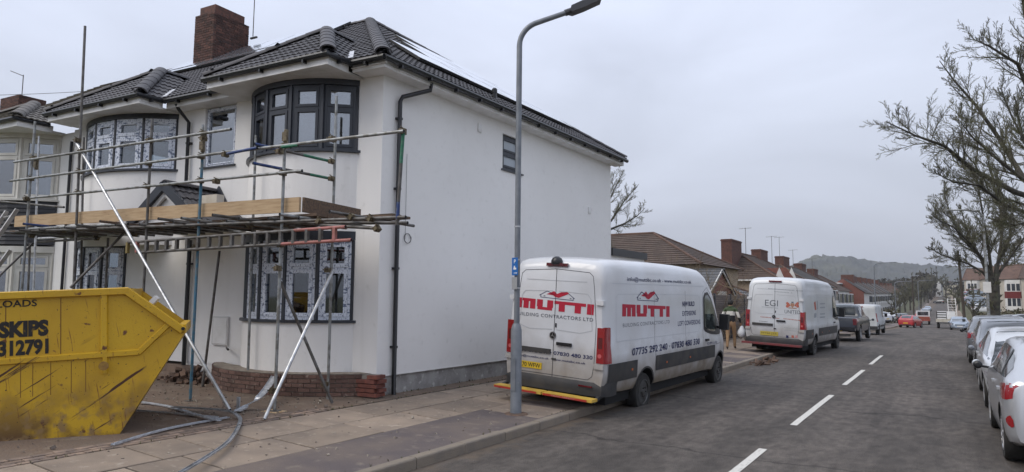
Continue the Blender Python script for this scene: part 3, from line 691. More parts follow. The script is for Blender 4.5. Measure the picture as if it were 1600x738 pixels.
# ---- chimney with separate bricks
brick_me = None
def get_brick(mat, l=.205, w_=.095, h=.062, nm='brick'):
    key = (mat.name, l, w_, h)
    if key not in CACHE:
        b = MB(); b.box(-l/2, l/2, -w_/2, w_/2, -h/2, h/2); CACHE[key] = b.mesh(nm, mat)
    return CACHE[key]
CACHE = {}
def chimney(root, cx, cy, z0, z1, wx, wy, mat, cap_mat=None, bricks=True, cap=True):
    b = MB(); b.box(cx-wx/2+.012, cx+wx/2-.012, cy-wy/2+.012, cy+wy/2-.012, z0, z1); ch = b.build('chimney', m_mortar if bricks else mat, root)
    if cap: q = MB(); q.box(cx-wx/2+.10, cx+wx/2-.10, cy-wy/2+.10, cy+wy/2-.10, z1, z1+.28); q.build('flaunching', cap_mat or m_mortar, ch)
    if bricks:
        rng = random.Random(4); c = 0; z = z1-.034; me = get_brick(mat)
        hd = get_brick(mat, .1)
        while z > z0:
            for ax, L_, off, fixed in (('x', wx, 0, cy+wy/2), ('y', wy, 1, cx-wx/2)):
                t = -L_/2+(.0 if c % 2 else .1075)
                if c % 2 == 0:
                    p = -L_/2+.05; T = Matrix.Translation((cx+p, fixed-.045, z)) if ax == 'x' else Matrix.Translation((fixed+.045, cy+p, z))@Matrix.Rotation(R(90), 4, 'Z'); link('brick', hd, ch, T)
                while t+.1 < L_/2:
                    l = min(.215, L_/2-t); m_ = me if l > .2 else hd; p = t+(.1075 if l > .2 else .05)
                    T = Matrix.Translation((cx+p, fixed-.045+rng.uniform(0, .006), z)) if ax == 'x' else Matrix.Translation((fixed+.045-rng.uniform(0, .006), cy+p, z))@Matrix.Rotation(R(90), 4, 'Z')
                    link('brick', m_, ch, T); t += .215
            z -= .075; c += 1
    return ch
cc = toL((-18.42, 11.90, 0))
chimney(house, cc.x, cc.y, 8.4, 10.34, .88, 1.26, m_brick, m_brick)
b = MB(); ca = toL((-17.9, 12.62, 10.0)); b.tube([ca, ca+Vector((0, 0, 3.2))], .014, 6); b.beam(ca-Vector((.18, 0, .05)), ca+Vector((.1, 0, -.05)), .05, .05); b.build('aerial_mast', m_galvd, house)
# ---- gabled porch roof over the door, ridge running back into the wall
def porch():
    D_ = 1.15; sc_, zp = onF(258, 290, D_); hw, dz = 1.0, .72; ze = zp-dz; pl = []
    root = MB(); root.prism([(sc_-hw+.12, ze+.03), (sc_+hw-.12, ze+.03), (sc_, zp-.10)], lambda p: (p[0], 0, p[1]), lambda p: (p[0], D_-.08, p[1])); root = root.build('porch', m_white, house)
    b = MB(); b.box(sc_-hw+.1, sc_+hw-.1, .02, D_-.05, ze-.12, ze+.03); b.build('porch_beam', m_white, root)
    tile_plane(root, [(sc_-hw, 0, ze), (sc_-hw, D_, ze), (sc_, D_, zp), (sc_, 0, zp)], tm, pl); tile_plane(root, [(sc_+hw, D_, ze), (sc_+hw, 0, ze), (sc_, 0, zp), (sc_, D_, zp)], tm, pl)
    for T, me in pl: link('roof_tile', me, root, T)
    hip_tiles(root, (sc_, D_+.02, zp+.02), (sc_, 0, zp+.02), m_tile, .11)
    for sg in (-1, 1): b = MB(); b.beam((sc_+sg*(hw+.05), D_+.03, ze-.04), (sc_, D_+.03, zp-.0), .07, .17, (0, 0, 1)); b.build('barge_board', m_anth, root)
    for sg in (-1, 1): b = MB(); b.beam((sc_+sg*(hw-.1), D_-.03, ze-.05), (sc_, D_-.03, zp-.12), .05, .15, (0, 0, 1)); b.build('white_verge', m_white, root)
    s2, z2 = onF(341, 291, .05); b = MB(); b.prism([(s2-.33, z2-.45), (s2+.33, z2-.45), (s2, z2)], lambda p: (p[0], .01, p[1]), lambda p: (p[0], .05, p[1])); b.build('wall_flashing', m_anth, root)
porch()
# ---- low curved brick plinth wall under the bay
gw = thing('garden_wall', 'low curved wall of red brown bricks round the foot of the bay window', 'wall', mat=HM)
def curved_wall():
    pts = arc_pts(.05, 4.15, .92, 60); cum = [0]
    for p, q in zip(pts, pts[1:]): cum.append(cum[-1]+math.hypot(q[0]-p[0], q[1]-p[1]))
    def at(t):
        t = max(0, min(t, cum[-1]-1e-6)); i = max(k for k in range(len(cum)) if cum[k] <= t); i = min(i, len(pts)-2); f = (t-cum[i])/(cum[i+1]-cum[i]); p, q = pts[i], pts[i+1]
        return Vector((p[0]+(q[0]-p[0])*f, p[1]+(q[1]-p[1])*f, 0)), Vector((q[0]-p[0], q[1]-p[1], 0)).normalized()
    b = MB(); zt = .60; po_ = arc_pts(.08, 4.12, .905, 40); pi_ = arc_pts(.2, 4.0, .55, 40)
    for (p, q), (r, t) in zip(zip(po_, po_[1:]), zip(pi_, pi_[1:])):
        v = [b.vert((*k, z)) for z in (.0, zt) for k in (p, q, t, r)]
        for f in ((0, 1, 2, 3), (7, 6, 5, 4), (0, 4, 5, 1), (2, 6, 7, 3)): b.face([v[k] for k in f])
    b.build('mortar_core', m_mortar, gw)
    me = get_brick(m_brickw); hd = get_brick(m_brickw, .1); rng = random.Random(12)
    for c in range(6):
        z = .60-.034-.075*c; t = .0 if c % 2 else .1075
        if c % 2 == 0:
            p, d = at(.05); link('brick', hd, gw, frame((p.x, p.y, z), d, (-d.y, d.x, 0)))
        while t < cum[-1]-.1:
            p, d = at(t+.1075); T = frame((p.x, p.y, z), d, (-d.y, d.x, 0))@Matrix.Translation((0, -.045+rng.uniform(-.004, .004), 0)); link('brick', me, gw, T); t += .215
    b = MB(); p1 = arc_pts(.1, 4.1, .9, 30); p2 = arc_pts(.35, 3.9, .4, 30)
    for (p, q), (r, t) in zip(zip(p1, p1[1:]), zip(p2, p2[1:])): b.poly([(*p, .607), (*q, .607), (*t, .615), (*r, .615)])
    b.build('mortar_bed', M('old_mortar', (.30, .26, .21), .95, col2=(.2, .16, .13), sc=9, bump=.8, bsc=40), gw)
curved_wall()
# broken square pier at the corner
br = get_brick(m_brickr); 
for c in range(5):
    for i in range(2 if c < 4 else 1):
        for k, (sx, sd) in enumerate(((-.08, .17),)):
            T = Matrix.Translation((sx+.20*i+(.05 if c % 2 else 0), sd-.0*i, .27+.075*c)); link('brick', br, gw, T)
    T = Matrix.Translation((-.15+(0 if c % 2 else .03), .06, .27+.075*c))@Matrix.Rotation(R(90), 4, 'Z'); link('brick', br, gw, T)
b = MB(); b.box(-.13, .22, .0, .15, .15, .60); b.build('pier_core', m_mortar, gw)
# rubble heap and step by the door
step = MB(); step.box(4.6, 6.9, -.4, .45, .2, .36); step.box(4.6, 6.9, -.4, .15, .36, .5); tag(step.build('doorstep', M('worn_step', (.24, .17, .125), .9, col2=(.14, .10, .08), sc=4, bump=.8), mat=HM), 'worn brown concrete doorstep below the white door', 'step')
rb = MB(); rng = random.Random(9)
for i in range(110):
    s, d = rng.gauss(4.45, .35), rng.gauss(.35, .16); z = .22+max(0, .28-abs(s-4.45)*.45)*rng.random(); sz = rng.uniform(.02, .09)
    T = Matrix.Translation((s, d, z))@Matrix.Rotation(rng.uniform(0, 6), 4, Vector((rng.random(), rng.random(), rng.random())).normalized()); rb.box(-sz, sz, -sz*.6, sz*.6, -sz*.4, sz*.4, T)
o = rb.build('rubble', M('rubble', (.16, .10, .07), .95, rnd=.0, col2=(.07, .05, .04), sc=6, bump=.7), mat=HM); stuff(o); tag(o, 'heap of brown rubble and soil between the doorstep and curved brick wall', 'rubble')
# flat roofed rear extension
ex = thing('rear_extension', 'white flat roofed extension with black roof edge behind the rendered house', 'extension', mat=HI.inverted()@SM if False else Matrix.Identity(4))
b = MB(); b.box(-8.60, -8.43, 18.36, 21.0, -.2, 3.22); b.box(-13, -8.60, 20.8, 21.0, -.2, 3.22); b.build('wall', m_render, ex)
b = MB(); b.box(-13.1, -8.36, 18.37, 21.1, 3.22, 3.44); b.build('roof_edge', m_black, ex)
# ------------------------------------------------------------ neighbour with cream windows
nb = thing('terraced_house', 'neighbouring terraced house with cream bay windows and black clad bay under brown tiles', 'house', mat=HM)
m_clad = M('black_cladding', (.018, .018, .022), .55); m_net = M('net_curtain', (.52, .56, .60), .9, col2=(.36, .40, .45), sc=22, stretch=(1, 1, .04), lo=.4, hi=.6)
m_cream = M('cream_upvc', (.60, .58, .53), .45, col2=(.52, .50, .45), sc=3)
b = MB(); b.box(9.66, 16.5, -.28, -.01, .2, 5.95); b.build('wall', m_render, nb)
def nbay(z0, z1, D):
    r = bay_window(nb, 10.2, 13.8, D, z0, z1, 5, m_cream, m_glass, m_cream, m_cream, rows=(.72, .28)); 
    pts = arc_pts(10.3, 13.7, D-.12, 20); b = MB()
    for i, (p, q) in enumerate(zip(pts, pts[1:])): b.poly([(*p, z0), (*q, z0), (*q, z1), (*p, z1)])
    b.build('net_curtain', m_net, nb); return r
r3 = nbay(4.28, 5.80, .95); r4 = nbay(1.75, 2.95, .95)
po_ = arc_pts(10.2, 13.8, .97, 8)
for k in range(11):
    z = 3.15+k*.1
    b = MB()
    for p, q in zip(po_, po_[1:]):
        v = [b.vert((p[0], p[1]+(.025 if e else 0), zz_)) for e, zz_ in ((1, z), (0, z+.098))]+[b.vert((q[0], q[1]+(.025 if e else 0), zz_)) for e, zz_ in ((1, z), (0, z+.098))]
        b.face((v[0], v[2], v[3], v[1]))
    b.poly([(p[0], p[1]+.025, z) for p in po_]+[(13.8, 0, z), (10.2, 0, z)])
    b.build('cladding_board', m_clad, nb)
r4(.0, .2, .2, 1.69, 'bay_panel', m_render)
nroof = MB(); nroof.box(9.66, 9.67, -.5, -.49, 5.9, 5.91); nroof = nroof.build('roof', m_tileb, nb); ntl = []
nt_ = tile_mesh(m_tileo, roll=False)
tile_plane(nroof, [(9.66, .42, EZ), (16.6, .42, EZ), (16.6, -4.75, AP.z), (9.66, -4.75, AP.z)], nt_, ntl, base_mat=m_tileo)
zb = EZ-.02; A3 = (12.0, -.2, 7.0)
m_tile3 = M('grey_interlocking_tile', (.12, .11, .10), .7, rnd=.15, bump=.3); nt3 = tile_mesh(m_tile3)
tile_plane(nroof, [(10.0, 1.15, zb), (14.0, 1.15, zb), A3], nt_, ntl, base_mat=m_tileo)
ntl2 = []; tile_plane(nroof, [(10.0, .42, zb), (10.0, 1.15, zb), A3, (12.0, -.95, 7.0)], nt3, ntl2)
place_tiles(nroof, ntl, 240, mw=HM)
for T, me in ntl2: link('roof_tile', me, nroof, T)
hip_tiles(nroof, (10.0, 1.15, zb), A3, m_tile3, .15); hip_tiles(nroof, (14.0, 1.15, zb), A3, m_tile3)
b = MB(); b.box(10.05, 13.95, 0, 1.08, EZ-.2, EZ-.16); b.build('soffit', m_white, nroof); b = MB(); b.box(10.03, 13.97, 1.08, 1.10, EZ-.22, EZ-.05); b.box(10.03, 10.05, .3, 1.08, EZ-.22, EZ-.05); b.build('fascia', m_white, nroof)
b = MB(); b.tube([(10.0, .4, EZ-.05), (10.0, 1.17, EZ-.05), (14.0, 1.17, EZ-.05)], .05, 8); b.build('gutter', m_black, nroof)
b = MB(); b.tube([(9.66, .05, 5.7), (9.66, .05, .3)], .035, 8); b.build('downpipe', m_black, nb)
# ------------------------------------------------------------ scaffold
sc = thing('scaffold', 'tube scaffold with timber platform standing along the front of the white house', 'scaffold', mat=HM)
sc['label'] = 'tube scaffold with timber platform and toe boards along the white house front'
TR = .0242
def fp(px, py, d):
    s, z = onF(px, py, d); return Vector((s, d, z))
def tb(a, b_, mat=m_galv, r=TR, nm='scaffold_tube', root=None, label=None):
    a, b_ = Vector(a), Vector(b_); d = (b_-a).normalized(); m = MB(); m.tube([a, b_], r, 10, cap=False)
    # open tube ends: a dark recessed disc
    o = m.build(nm, mat, root or sc, smooth=50)
    q = MB()
    for p, sg in ((a, 1), (b_, -1)): q.tube([p+d*sg*.004, p+d*sg*.006], r*.99, 10)
    q.build('tube_end', m_dark, o)
    if label: o['label'] = label
    return o
def coupler(p, root=None, a=0):
    m = MB(); T = Matrix.Translation(p)@Matrix.Rotation(a, 4, 'Y'); m.box(-.045, .045, -.035, .035, -.032, .032, T); m.box(-.03, .03, -.055, .055, -.045, .02, T); m.tube([Vector(p)+Vector((.05, -.03, 0)), Vector(p)+Vector((.05, .06, 0))], .011, 6)
    m.tube([Vector(p)+Vector((-.02, .0, .03)), Vector(p)+Vector((-.02, .07, .05))], .008, 5); return m.build('coupler', m_brass, root or sc)
# standards (outer row, two metres out from the wall)
outer = []
def standard(top, bot, d, mat=m_galv, z0=.24):
    a = fp(*top, d); c = fp(*bot, d); dr = (c-a); e = a+dr*((a.z-z0)/(a.z-c.z)); e.z = z0
    return tb(a, e, mat), a, e
o_, a1, e1_ = standard((446, 204), (429, 640), 1.95)
s2a = fp(317, 195, 1.95); s2m = fp(316, 250, 1.95); s2c = fp(303, 500, 1.95); dr = s2c-s2a
e2_ = s2a+dr*((s2a.z-.26)/(s2a.z-s2c.z)); tb(s2a, s2m+Vector((0, 0, 0)), m_galv); tb(s2m, e2_, m_tteal, label='teal painted lower part of a standard')
o_, a3, e3_ = standard((238, 186), (226, 420), 1.95, m_galvd)
o_, a4, e4_ = standard((133, 41), (116, 430), 1.95, m_galvd)
o_, a5, e5_ = standard((55, 190), (36, 430), 1.95)
# inner row
o_, i1, j1 = standard((526, 150), (512, 622), .75); o_, i2, j2 = standard((400, 212), (388, 560), .75); o_, i3, j3 = standard((343, 392), (322, 560), .75, m_galvd)
o_, i4, j4 = standard((131, 215), (126, 450), .75, m_galvd); o_, i5, j5 = standard((61, 213), (53, 440), .75, m_galvl)
standard((169, 372), (165, 450), .75, m_galvd); standard((47, 380), (44, 450), .75, m_galvd)
for p in (e1_, e2_, e3_, e4_, e5_):
    m = MB(); m.box(p.x-.15, p.x+.17, p.y-.11, p.y+.11, .19, .225); m.build('sole_board', m_woodo if p is not e1_ else m_wood, sc)
    m = MB(); m.box(p.x-.07, p.x+.07, p.y-.07, p.y+.07, .226, .234); m.tube([(p.x, p.y, .234), (p.x, p.y, .32)], .018, 8); m.build('base_plate', m_galvd, sc)
# ledgers and guard rails
def rail(p, q, d=2.0, mat=m_galv, dd=.055): 
    a = fp(*p, d+dd); c = fp(*q, d+dd); return tb(a, c, mat), a, c
rails = [rail((22, 253.5), (361, 202)), rail((16, 283), (400, 232)), rail((48, 309.5), (472, 267)), rail((362, 237.5), (631, 205)), rail((402, 270), (400, 270.2)) if 0 else None]
tb(fp(390, 222, 2.0)+Vector((0, .06, 0)), fp(400, 232.5, 2.0), m_tblue) if 0 else None
b_ = rail((355, 240.5), (402, 231), mat=m_tblue, dd=.11)
# swept return rails, blue to green
def mixrail(p, dp, q, dq, cols):
    a = fp(*p, dp); c = fp(*q, dq); n = len(cols)
    for i, (t0, t1, mt) in enumerate(cols): tb(a+(c-a)*t0, a+(c-a)*t1, mt)
mixrail((398, 225), 2.15, (515, 252), .8, [(0, .38, m_tblue), (.38, .62, m_galvd), (.62, 1, m_tgrn)])
mixrail((395, 255), 2.15, (515, 279), .8, [(0, .35, m_tblue), (.35, .72, m_galvd), (.72, 1, m_tgrn)])
mixrail((440, 230), 2.1, (466, 227), 2.05, [(0, 1, m_tgrn)])
mixrail((630, 208), 2.0, (620, 352), 2.0, [(0, .33, m_tgrn), (.33, .75, m_galvd), (.75, .93, m_tblue), (.93, 1, m_galvd)])
# big bright rakers
tb(fp(117, 219, 2.0), HI@onZ(.24, 359, 641), m_galvl, .027, label='long bright raking tube from the upper rail to the ground')
ra = fp(521, 421, 1.1); rb_ = HI@onZ(.24, 413, 655); tb(ra, rb_, m_galvl, .026)
tb(fp(438, 440, 1.7), HI@onZ(.24, 519, 630), m_galvd)
tb(fp(196, 362, 1.4), fp(110, 450, 2.1), m_galvd); tb(fp(52, 380, 1.4), fp(-6, 436, 2.1), m_galvd)
for q in ((446, 227, 2.0), (442, 270, 2.0), (439, 382, 2.0), (434, 419, 2.0), (317, 208, 2.0), (314, 244, 2.0), (313, 282, 2.0), (305, 388, 2.0), (234, 219, 2.0), (232, 255, 2.0), (229, 291, 2.0), (128, 236, 2.0), (124, 268, 2.0), (122, 301, 2.0), (53, 247, 2.0), (48, 279, 2.0), (42, 310, 2.0), (519, 217, 2.0), (518, 252, .8), (518, 279, .8), (512, 422, .8), (508, 600, .8), (427, 610, 2.0), (629, 205, 2.0), (352, 241, 2.1), (338, 283, 2.1), (121, 219, 2.0), (437, 236, 2.1), (318, 216, 2.0)):
    coupler(fp(*q))
for q in ((317, 228, 2.0), (57, 257, 2.0), (447, 214, 2.0)): m = MB(); p = fp(*q); m.lathe([(.03, -.11), (.034, -.1), (.034, .1), (.03, .11)], p); m.box(p.x-.045, p.x+.045, p.y+.02, p.y+.04, p.z-.07, p.z+.07); m.build('sleeve_coupler', m_brass, sc)
# platform level
zt = 3.19
def zb_at(s): return 3.19+.013*s*0
tl_, tr_ = fp(23, 338, 1.9), fp(468, 308, 1.9); bl_, br_ = fp(17, 355, 1.9), fp(468, 331, 1.9)
def toe(sa, sb, nm='toe_board', mat=m_wood):
    f = lambda s, A, B: A.z+(B.z-A.z)*(s-A.x)/(B.x-A.x)
    m = MB(); P = [(sa, f(sa, bl_, br_)), (sb, f(sb, bl_, br_)), (sb, f(sb, tl_, tr_)), (sa, f(sa, tl_, tr_))]; m.prism(P, lambda p: (p[0], 1.86, p[1]), lambda p: (p[0], 1.90, p[1])); return m.build(nm, mat, sc)
cuts = [tr_.x, 2.35, 5.7, tl_.x]
for a_, c_ in zip(cuts, cuts[1:]): toe(a_+.004, c_-.004)
zbr, ztr = br_.z, tr_.z
m = MB(); m.prism([(1.85, zbr), (.55, zbr-.02), (.55, ztr-.03), (1.85, ztr-.0)], lambda p: (tr_.x-.01, p[0], p[1]), lambda p: (tr_.x-.05, p[0], p[1])); m.build('toe_board', m_woodo, sc)
zpl = zbr-.02
rng = random.Random(21)
for k in range(5):      # platform boards
    d0 = .62+k*.24; segs = [(-1.3 if k in (1, 2) else -.25, 2.6), (2.5, 6.1), (6.0, 8.5)]
    for a_, c_ in segs: m = MB(); zz_ = zpl-.02+rng.uniform(-.008, .008)+.013*(a_+c_)/2; m.box(a_, c_, d0, d0+.225, zz_-.038, zz_); m.build('platform_board', m_woodo, sc)
m = MB(); m.box(.28+1.4, .28+2.35, .9, 1.25, zpl+.02, zpl+.52) if 0 else None
# timber offcut / white block standing on the platform
pb = fp(325, 318, 1.6); m = MB(); m.box(pb.x-.22, pb.x+.22, 1.45, 1.6, pb.z-.12, pb.z+.15); tag(m.build('polystyrene_block', M('pale_block', (.62, .57, .49), .8, col2=(.52, .46, .36), sc=5), mat=HM), 'pale rounded block standing on the scaffold platform by the teal standard', 'block')
# transoms: short tubes poking out towards the street
for k, (px, py, ex, mt) in enumerate(((247, 342, .75, m_galvd), (283, 341, .75, m_galv), (332, 336, .8, m_galvd), (437, 335, .7, m_galv), (515, 331, .75, m_galvd), (156, 346, .5, m_woodo), (36, 350, .9, m_tblue), (120, 352, .55, m_galvd))):
    a = fp(px, py, 2.35); tb(a, Vector((a.x-.08, .5, a.z-.02)), mt)
for k, s in enumerate(np.linspace(-.1, 8.3, 17)): tb((s, 2.02+.1*(k % 3), zpl-.085+.013*s), (s-.05, .45, zpl-.085+.013*s), m_galvd if k % 3 else m_galv)
for d, p, q, mt in ((2.0, (25, 362), (634, 339.5), m_galvd), (2.0, (45, 358), (200, 350), m_galv), (1.9, (350, 349), (637, 348.5), m_galvd), (.8, (110, 372), (330, 352), m_galv), (.8, (60, 373), (200, 366), m_galvl), (2.0, (500, 352), (590, 357), m_galvd), (1.3, (0, 363), (240, 350), m_galvd), (.85, (395, 352), (560, 349), m_galvd), (.7, (10, 350), (150, 347), m_galvd), (1.6, (60, 378), (150, 373), m_galvd)): rail(p, q, d, mt, 0)
rail((0, 315), (100, 324), .9, m_galvd, 0)
for q in ((500, 345, 2.0), (580, 341, 2.0), (590, 357, 2.0), (549, 339, 2.0), (445, 350, 1.5), (390, 352, 1.6), (350, 350, 1.8), (300, 352, 1.8), (250, 356, 1.5), (180, 356, 1.7), (100, 360, 1.7), (150, 372, .9), (210, 366, 1.2), (50, 368, 1.6), (430, 347, 1.2), (540, 352, 1.0)): coupler(fp(*q), a=rng.uniform(-1, 1))
# ladder beam below the platform
for p, q in (((196, 386), (545, 356)), ((222, 393.5), (548, 376.5))): pass
LB = [fp(200, 379, 2.1), fp(540, 354.5, 2.1), fp(214, 395, 2.1), fp(549, 375, 2.1)]
tb(LB[0], LB[0]+(LB[1]-LB[0])*.8, m_galvd); tb(LB[0]+(LB[1]-LB[0])*.8, LB[1], m_tred)
tb(LB[2], LB[2]+(LB[3]-LB[2])*.72, m_galvd); tb(LB[2]+(LB[3]-LB[2])*.72, LB[3], m_tred, label='pink red end of the lower ladder beam chord')
for i, t in enumerate(np.linspace(.0, .96, 19)):
    a = LB[0]+(LB[1]-LB[0])*t; c = Vector((a.x, a.y, (LB[2]+(LB[3]-LB[2])*((a.x-LB[2].x)/(LB[3].x-LB[2].x))).z)); m = MB(); m.beam(a, c, .05, .05, (1, 0, 0)); m.build('beam_rung', m_tred if t > .93 else ([M('yellow_brown_steel', (.20, .15, .05), .6), m_tred, m_galvd, m_galvd][i] if i < 4 else m_galvd), sc)
# ladders leaning at the left end
def ladder(name, label, a, c, wv, n, mat):
    o = thing(name, label, 'ladder', mat=HM, group='ladders at the left end of the scaffold'); a, c, wv = Vector(a), Vector(c), Vector(wv)
    for w_ in (wv*0, wv): m = MB(); m.beam(a+w_, c+w_, .03, .075, (0, 1, 0)); m.build('stile', mat, o)
    for i in range(n): p = a+(c-a)*((i+.5)/n); m = MB(); m.tube([p, p+wv], .015, 6); m.build('rung', mat, o)
    return o
m_alu = M('ladder_aluminium', (.50, .50, .50), .45, .5, col2=(.36, .35, .33), sc=8)
lt = fp(27, 327, 2.3); ladder('ladder', 'upper aluminium ladder leaning at the far left end of the platform', lt, lt+Vector((1.0, .9, -2.6)), (.38, 0, -.02), 10, m_alu)
lt = fp(16, 391, 2.4); ladder('ladder', 'lower aluminium ladder behind the skip at the left end', lt, lt+Vector((.9, .5, -1.6)), (.38, 0, -.02), 6, m_alu)
# ------------------------------------------------------------ loose metal strips on the ground
m_bead = M('galvanised_bead', (.62, .64, .67), .4, .55, col2=(.40, .42, .45), sc=14); m_beadd = M('dull_metal_strip', (.42, .43, .45), .5, .5, col2=(.24, .24, .24), sc=9)
def ribbon(pts, wd, mat, label, fold=True):
    P = []
    pts = [Vector(p) for p in pts]
    for i in range(len(pts)-1):          # Catmull-Rom through the points
        p0, p1, p2, p3 = pts[max(i-1, 0)], pts[i], pts[i+1], pts[min(i+2, len(pts)-1)]
        for t in np.linspace(0, 1, 9)[:-1]: P.append(.5*((2*p1)+(p2-p0)*t+(2*p0-5*p1+4*p2-p3)*t*t+(3*p1-p0-3*p2+p3)*t**3))
    P.append(pts[-1]); m = MB(); rows = []
    for i, p in enumerate(P):
        d = (P[min(i+1, len(P)-1)]-P[max(i-1, 0)]).normalized(); r = d.cross(Vector((0, 0, 1))).normalized()
        rows.append([m.vert(p-r*wd/2+Vector((0, 0, .018 if fold else 0))), m.vert(p-r*wd/2), m.vert(p+r*wd/2), m.vert(p+r*wd/2+Vector((0, 0, .018 if fold else 0)))])
    for A, B in zip(rows, rows[1:]):
        for k in range(3): m.face((A[k], A[k+1], B[k+1], B[k]))
    o = m.build('metal_strip', mat); md = o.modifiers.new('thickness', 'SOLIDIFY'); md.thickness = .003
    return tag(o, label, 'metal strip', 'loose metal strips on the ground')
G_ = lambda px, py, z=.235: onZ(z, px, py)
ribbon([G_(176, 696, .225), G_(262, 671), G_(357, 653, .24)], .055, m_bead, 'straight bright white metal strip lying beside the skip corner')
ribbon([G_(280, 741, .225), G_(322, 716), G_(358, 690), G_(374, 664), G_(373, 652, .26), G_(355, 643, .30), G_(310, 639, .28), G_(270, 637, .26)], .05, m_beadd, 'long curled dull metal strip hooping round on the paving')
ribbon([G_(371, 643, .25), G_(384, 636, .28), (onZ(.45, 412, 614)), (onZ(.62, 437, 575))], .11, m_bead, 'wide bright metal strip curving up against the curved brick wall')
ribbon([G_(218, 629, .25), G_(262, 636), G_(310, 650, .26), G_(343, 658, .26)], .06, m_bead, 'grey metal strip running from behind the skip, upper of the crossed pair')
ribbon([G_(212, 642, .25), G_(262, 646), G_(340, 653, .27)], .035, m_bead, 'thin metal strip running from behind the skip, lower of the crossed pair')
m = MB(); q = HI@G_(372, 640); m.box(q.x-.03, q.x+.03, q.y-.01, q.y+.01, .22, .42); tag(m.build('metal_offcut', m_beadd, mat=HM), 'short upright metal offcut at the foot of the bright strip', 'metal offcut')
# ------------------------------------------------------------ the skip
m_skip = M('yellow_skip_paint', (.56, .34, .012), .5, col2=(.46, .265, .012), sc=1.2, lo=.35, hi=.7, col3=(.13, .048, .015), sc3=7, lo3=.655, hi3=.70, bump=.15, bsc=25, det=8)
def skip_mat():
    t = m_skip.node_tree; b = t.nodes['Principled BSDF']; src = b.inputs['Base Color'].links[0].from_socket; co = t.nodes.new('ShaderNodeTexCoord')
    def layer(src, scale, rot, sc, lo, hi, col, zmask=None, det=8, dist=0.0):
        mq = t.nodes.new('ShaderNodeMapping'); mq.inputs['Rotation'].default_value = rot; t.links.new(co.outputs['Object'], mq.inputs[0]); mp = t.nodes.new('ShaderNodeMapping'); mp.inputs['Scale'].default_value = scale; t.links.new(mq.outputs[0], mp.inputs[0])
        n = t.nodes.new('ShaderNodeTexNoise'); n.inputs['Scale'].default_value = sc; n.inputs['Detail'].default_value = det; n.inputs['Distortion'].default_value = dist; t.links.new(mp.outputs[0], n.inputs['Vector'])
        r = t.nodes.new('ShaderNodeMapRange'); r.inputs[1].default_value = lo; r.inputs[2].default_value = hi; t.links.new(n.outputs['Fac'], r.inputs[0]); f = r.outputs[0]
        if zmask:
            sp = t.nodes.new('ShaderNodeSeparateXYZ'); t.links.new(co.outputs['Object'], sp.inputs[0]); q = t.nodes.new('ShaderNodeMapRange'); q.inputs[1].default_value = zmask[0]; q.inputs[2].default_value = zmask[1]; t.links.new(sp.outputs['Z'], q.inputs[0])
            mu = t.nodes.new('ShaderNodeMath'); mu.operation = 'MULTIPLY'; t.links.new(f, mu.inputs[0]); t.links.new(q.outputs[0], mu.inputs[1]); f = mu.outputs[0]
        x = t.nodes.new('ShaderNodeMix'); x.data_type = 'RGBA'; t.links.new(f, x.inputs[0]); t.links.new(src, x.inputs[6]); x.inputs[7].default_value = (*col, 1); return x.outputs[2]
    src = layer(src, (1, 1, 1), (0, 0, 0), 2.4, .43, .57, (.10, .05, .02), (.80, .05))
    src = layer(src, (1, 1, 1), (0, 0, 0), 9, .5, .64, (.24, .15, .06), (.75, .1))
    src = layer(src, (.55, 1, 9), (0, R(33), 0), 1.9, .60, .635, (.06, .02, .01), (1.25, .9))          # long diagonal gouges
    src = layer(src, (9, 1, .7), (0, R(8), 0), 4.0, .63, .72, (.17, .06, .012))            # rust runs
    src = layer(src, (1, 1, 1), (0, 0, 0), 42, .665, .69, (.035, .018, .012), dist=.6)       # chips
    t.links.new(src, b.inputs['Base Color'])
skip_mat()
SA = R(33.4); SD = Vector((math.sin(SA), math.cos(SA), .055)).normalized(); SNn = Vector((math.cos(SA), -math.sin(SA), 0)); SU = SNn.cross(SD)*-1
SP = onZ(.225, 187, 678)
SKM = frame(SP, SD, -SNn); 
if (SKM.to_3x3()@Vector((0, 0, 1))).z < 0: SKM = frame(SP, SD, SNn)
ysg = 1 if (SKM.to_3x3()@Vector((0, 1, 0))).dot(-SNn) > 0 else -1     # +1: local y points away from the camera side
skp = thing('skip', 'battered yellow builders skip with black stencilled lettering in front of the house', 'skip', mat=SKM)
LB_ = -2.55
prof = [(0, 0), (.74, 1.20), (.70, 1.27), (.08, 1.80), (LB_-.08, 1.80), (LB_-.70, 1.27), (LB_-.74, 1.20), (LB_, 0)]
def sy(y): return y*ysg
W_ = 1.75
m = MB()
for y in (0, W_):
    m.prism(prof, lambda p: (p[0], sy(y), p[1]), lambda p: (p[0], sy(y+(.012 if y == 0 else -.012)), p[1]))
m.build('side_plate', m_skip, skp)
m = MB(); m.box(0, LB_, sy(.012), sy(W_-.012), 0, .012)
for a_, c_ in (((0, 0), (.74, 1.20)), ((LB_, 0), (LB_-.74, 1.20))): m.poly([(a_[0], sy(0.012), a_[1]), (c_[0], sy(0.012), c_[1]), (c_[0], sy(W_-.012), c_[1]), (a_[0], sy(W_-.012), a_[1])])
m.build('end_plate', m_skip, skp)
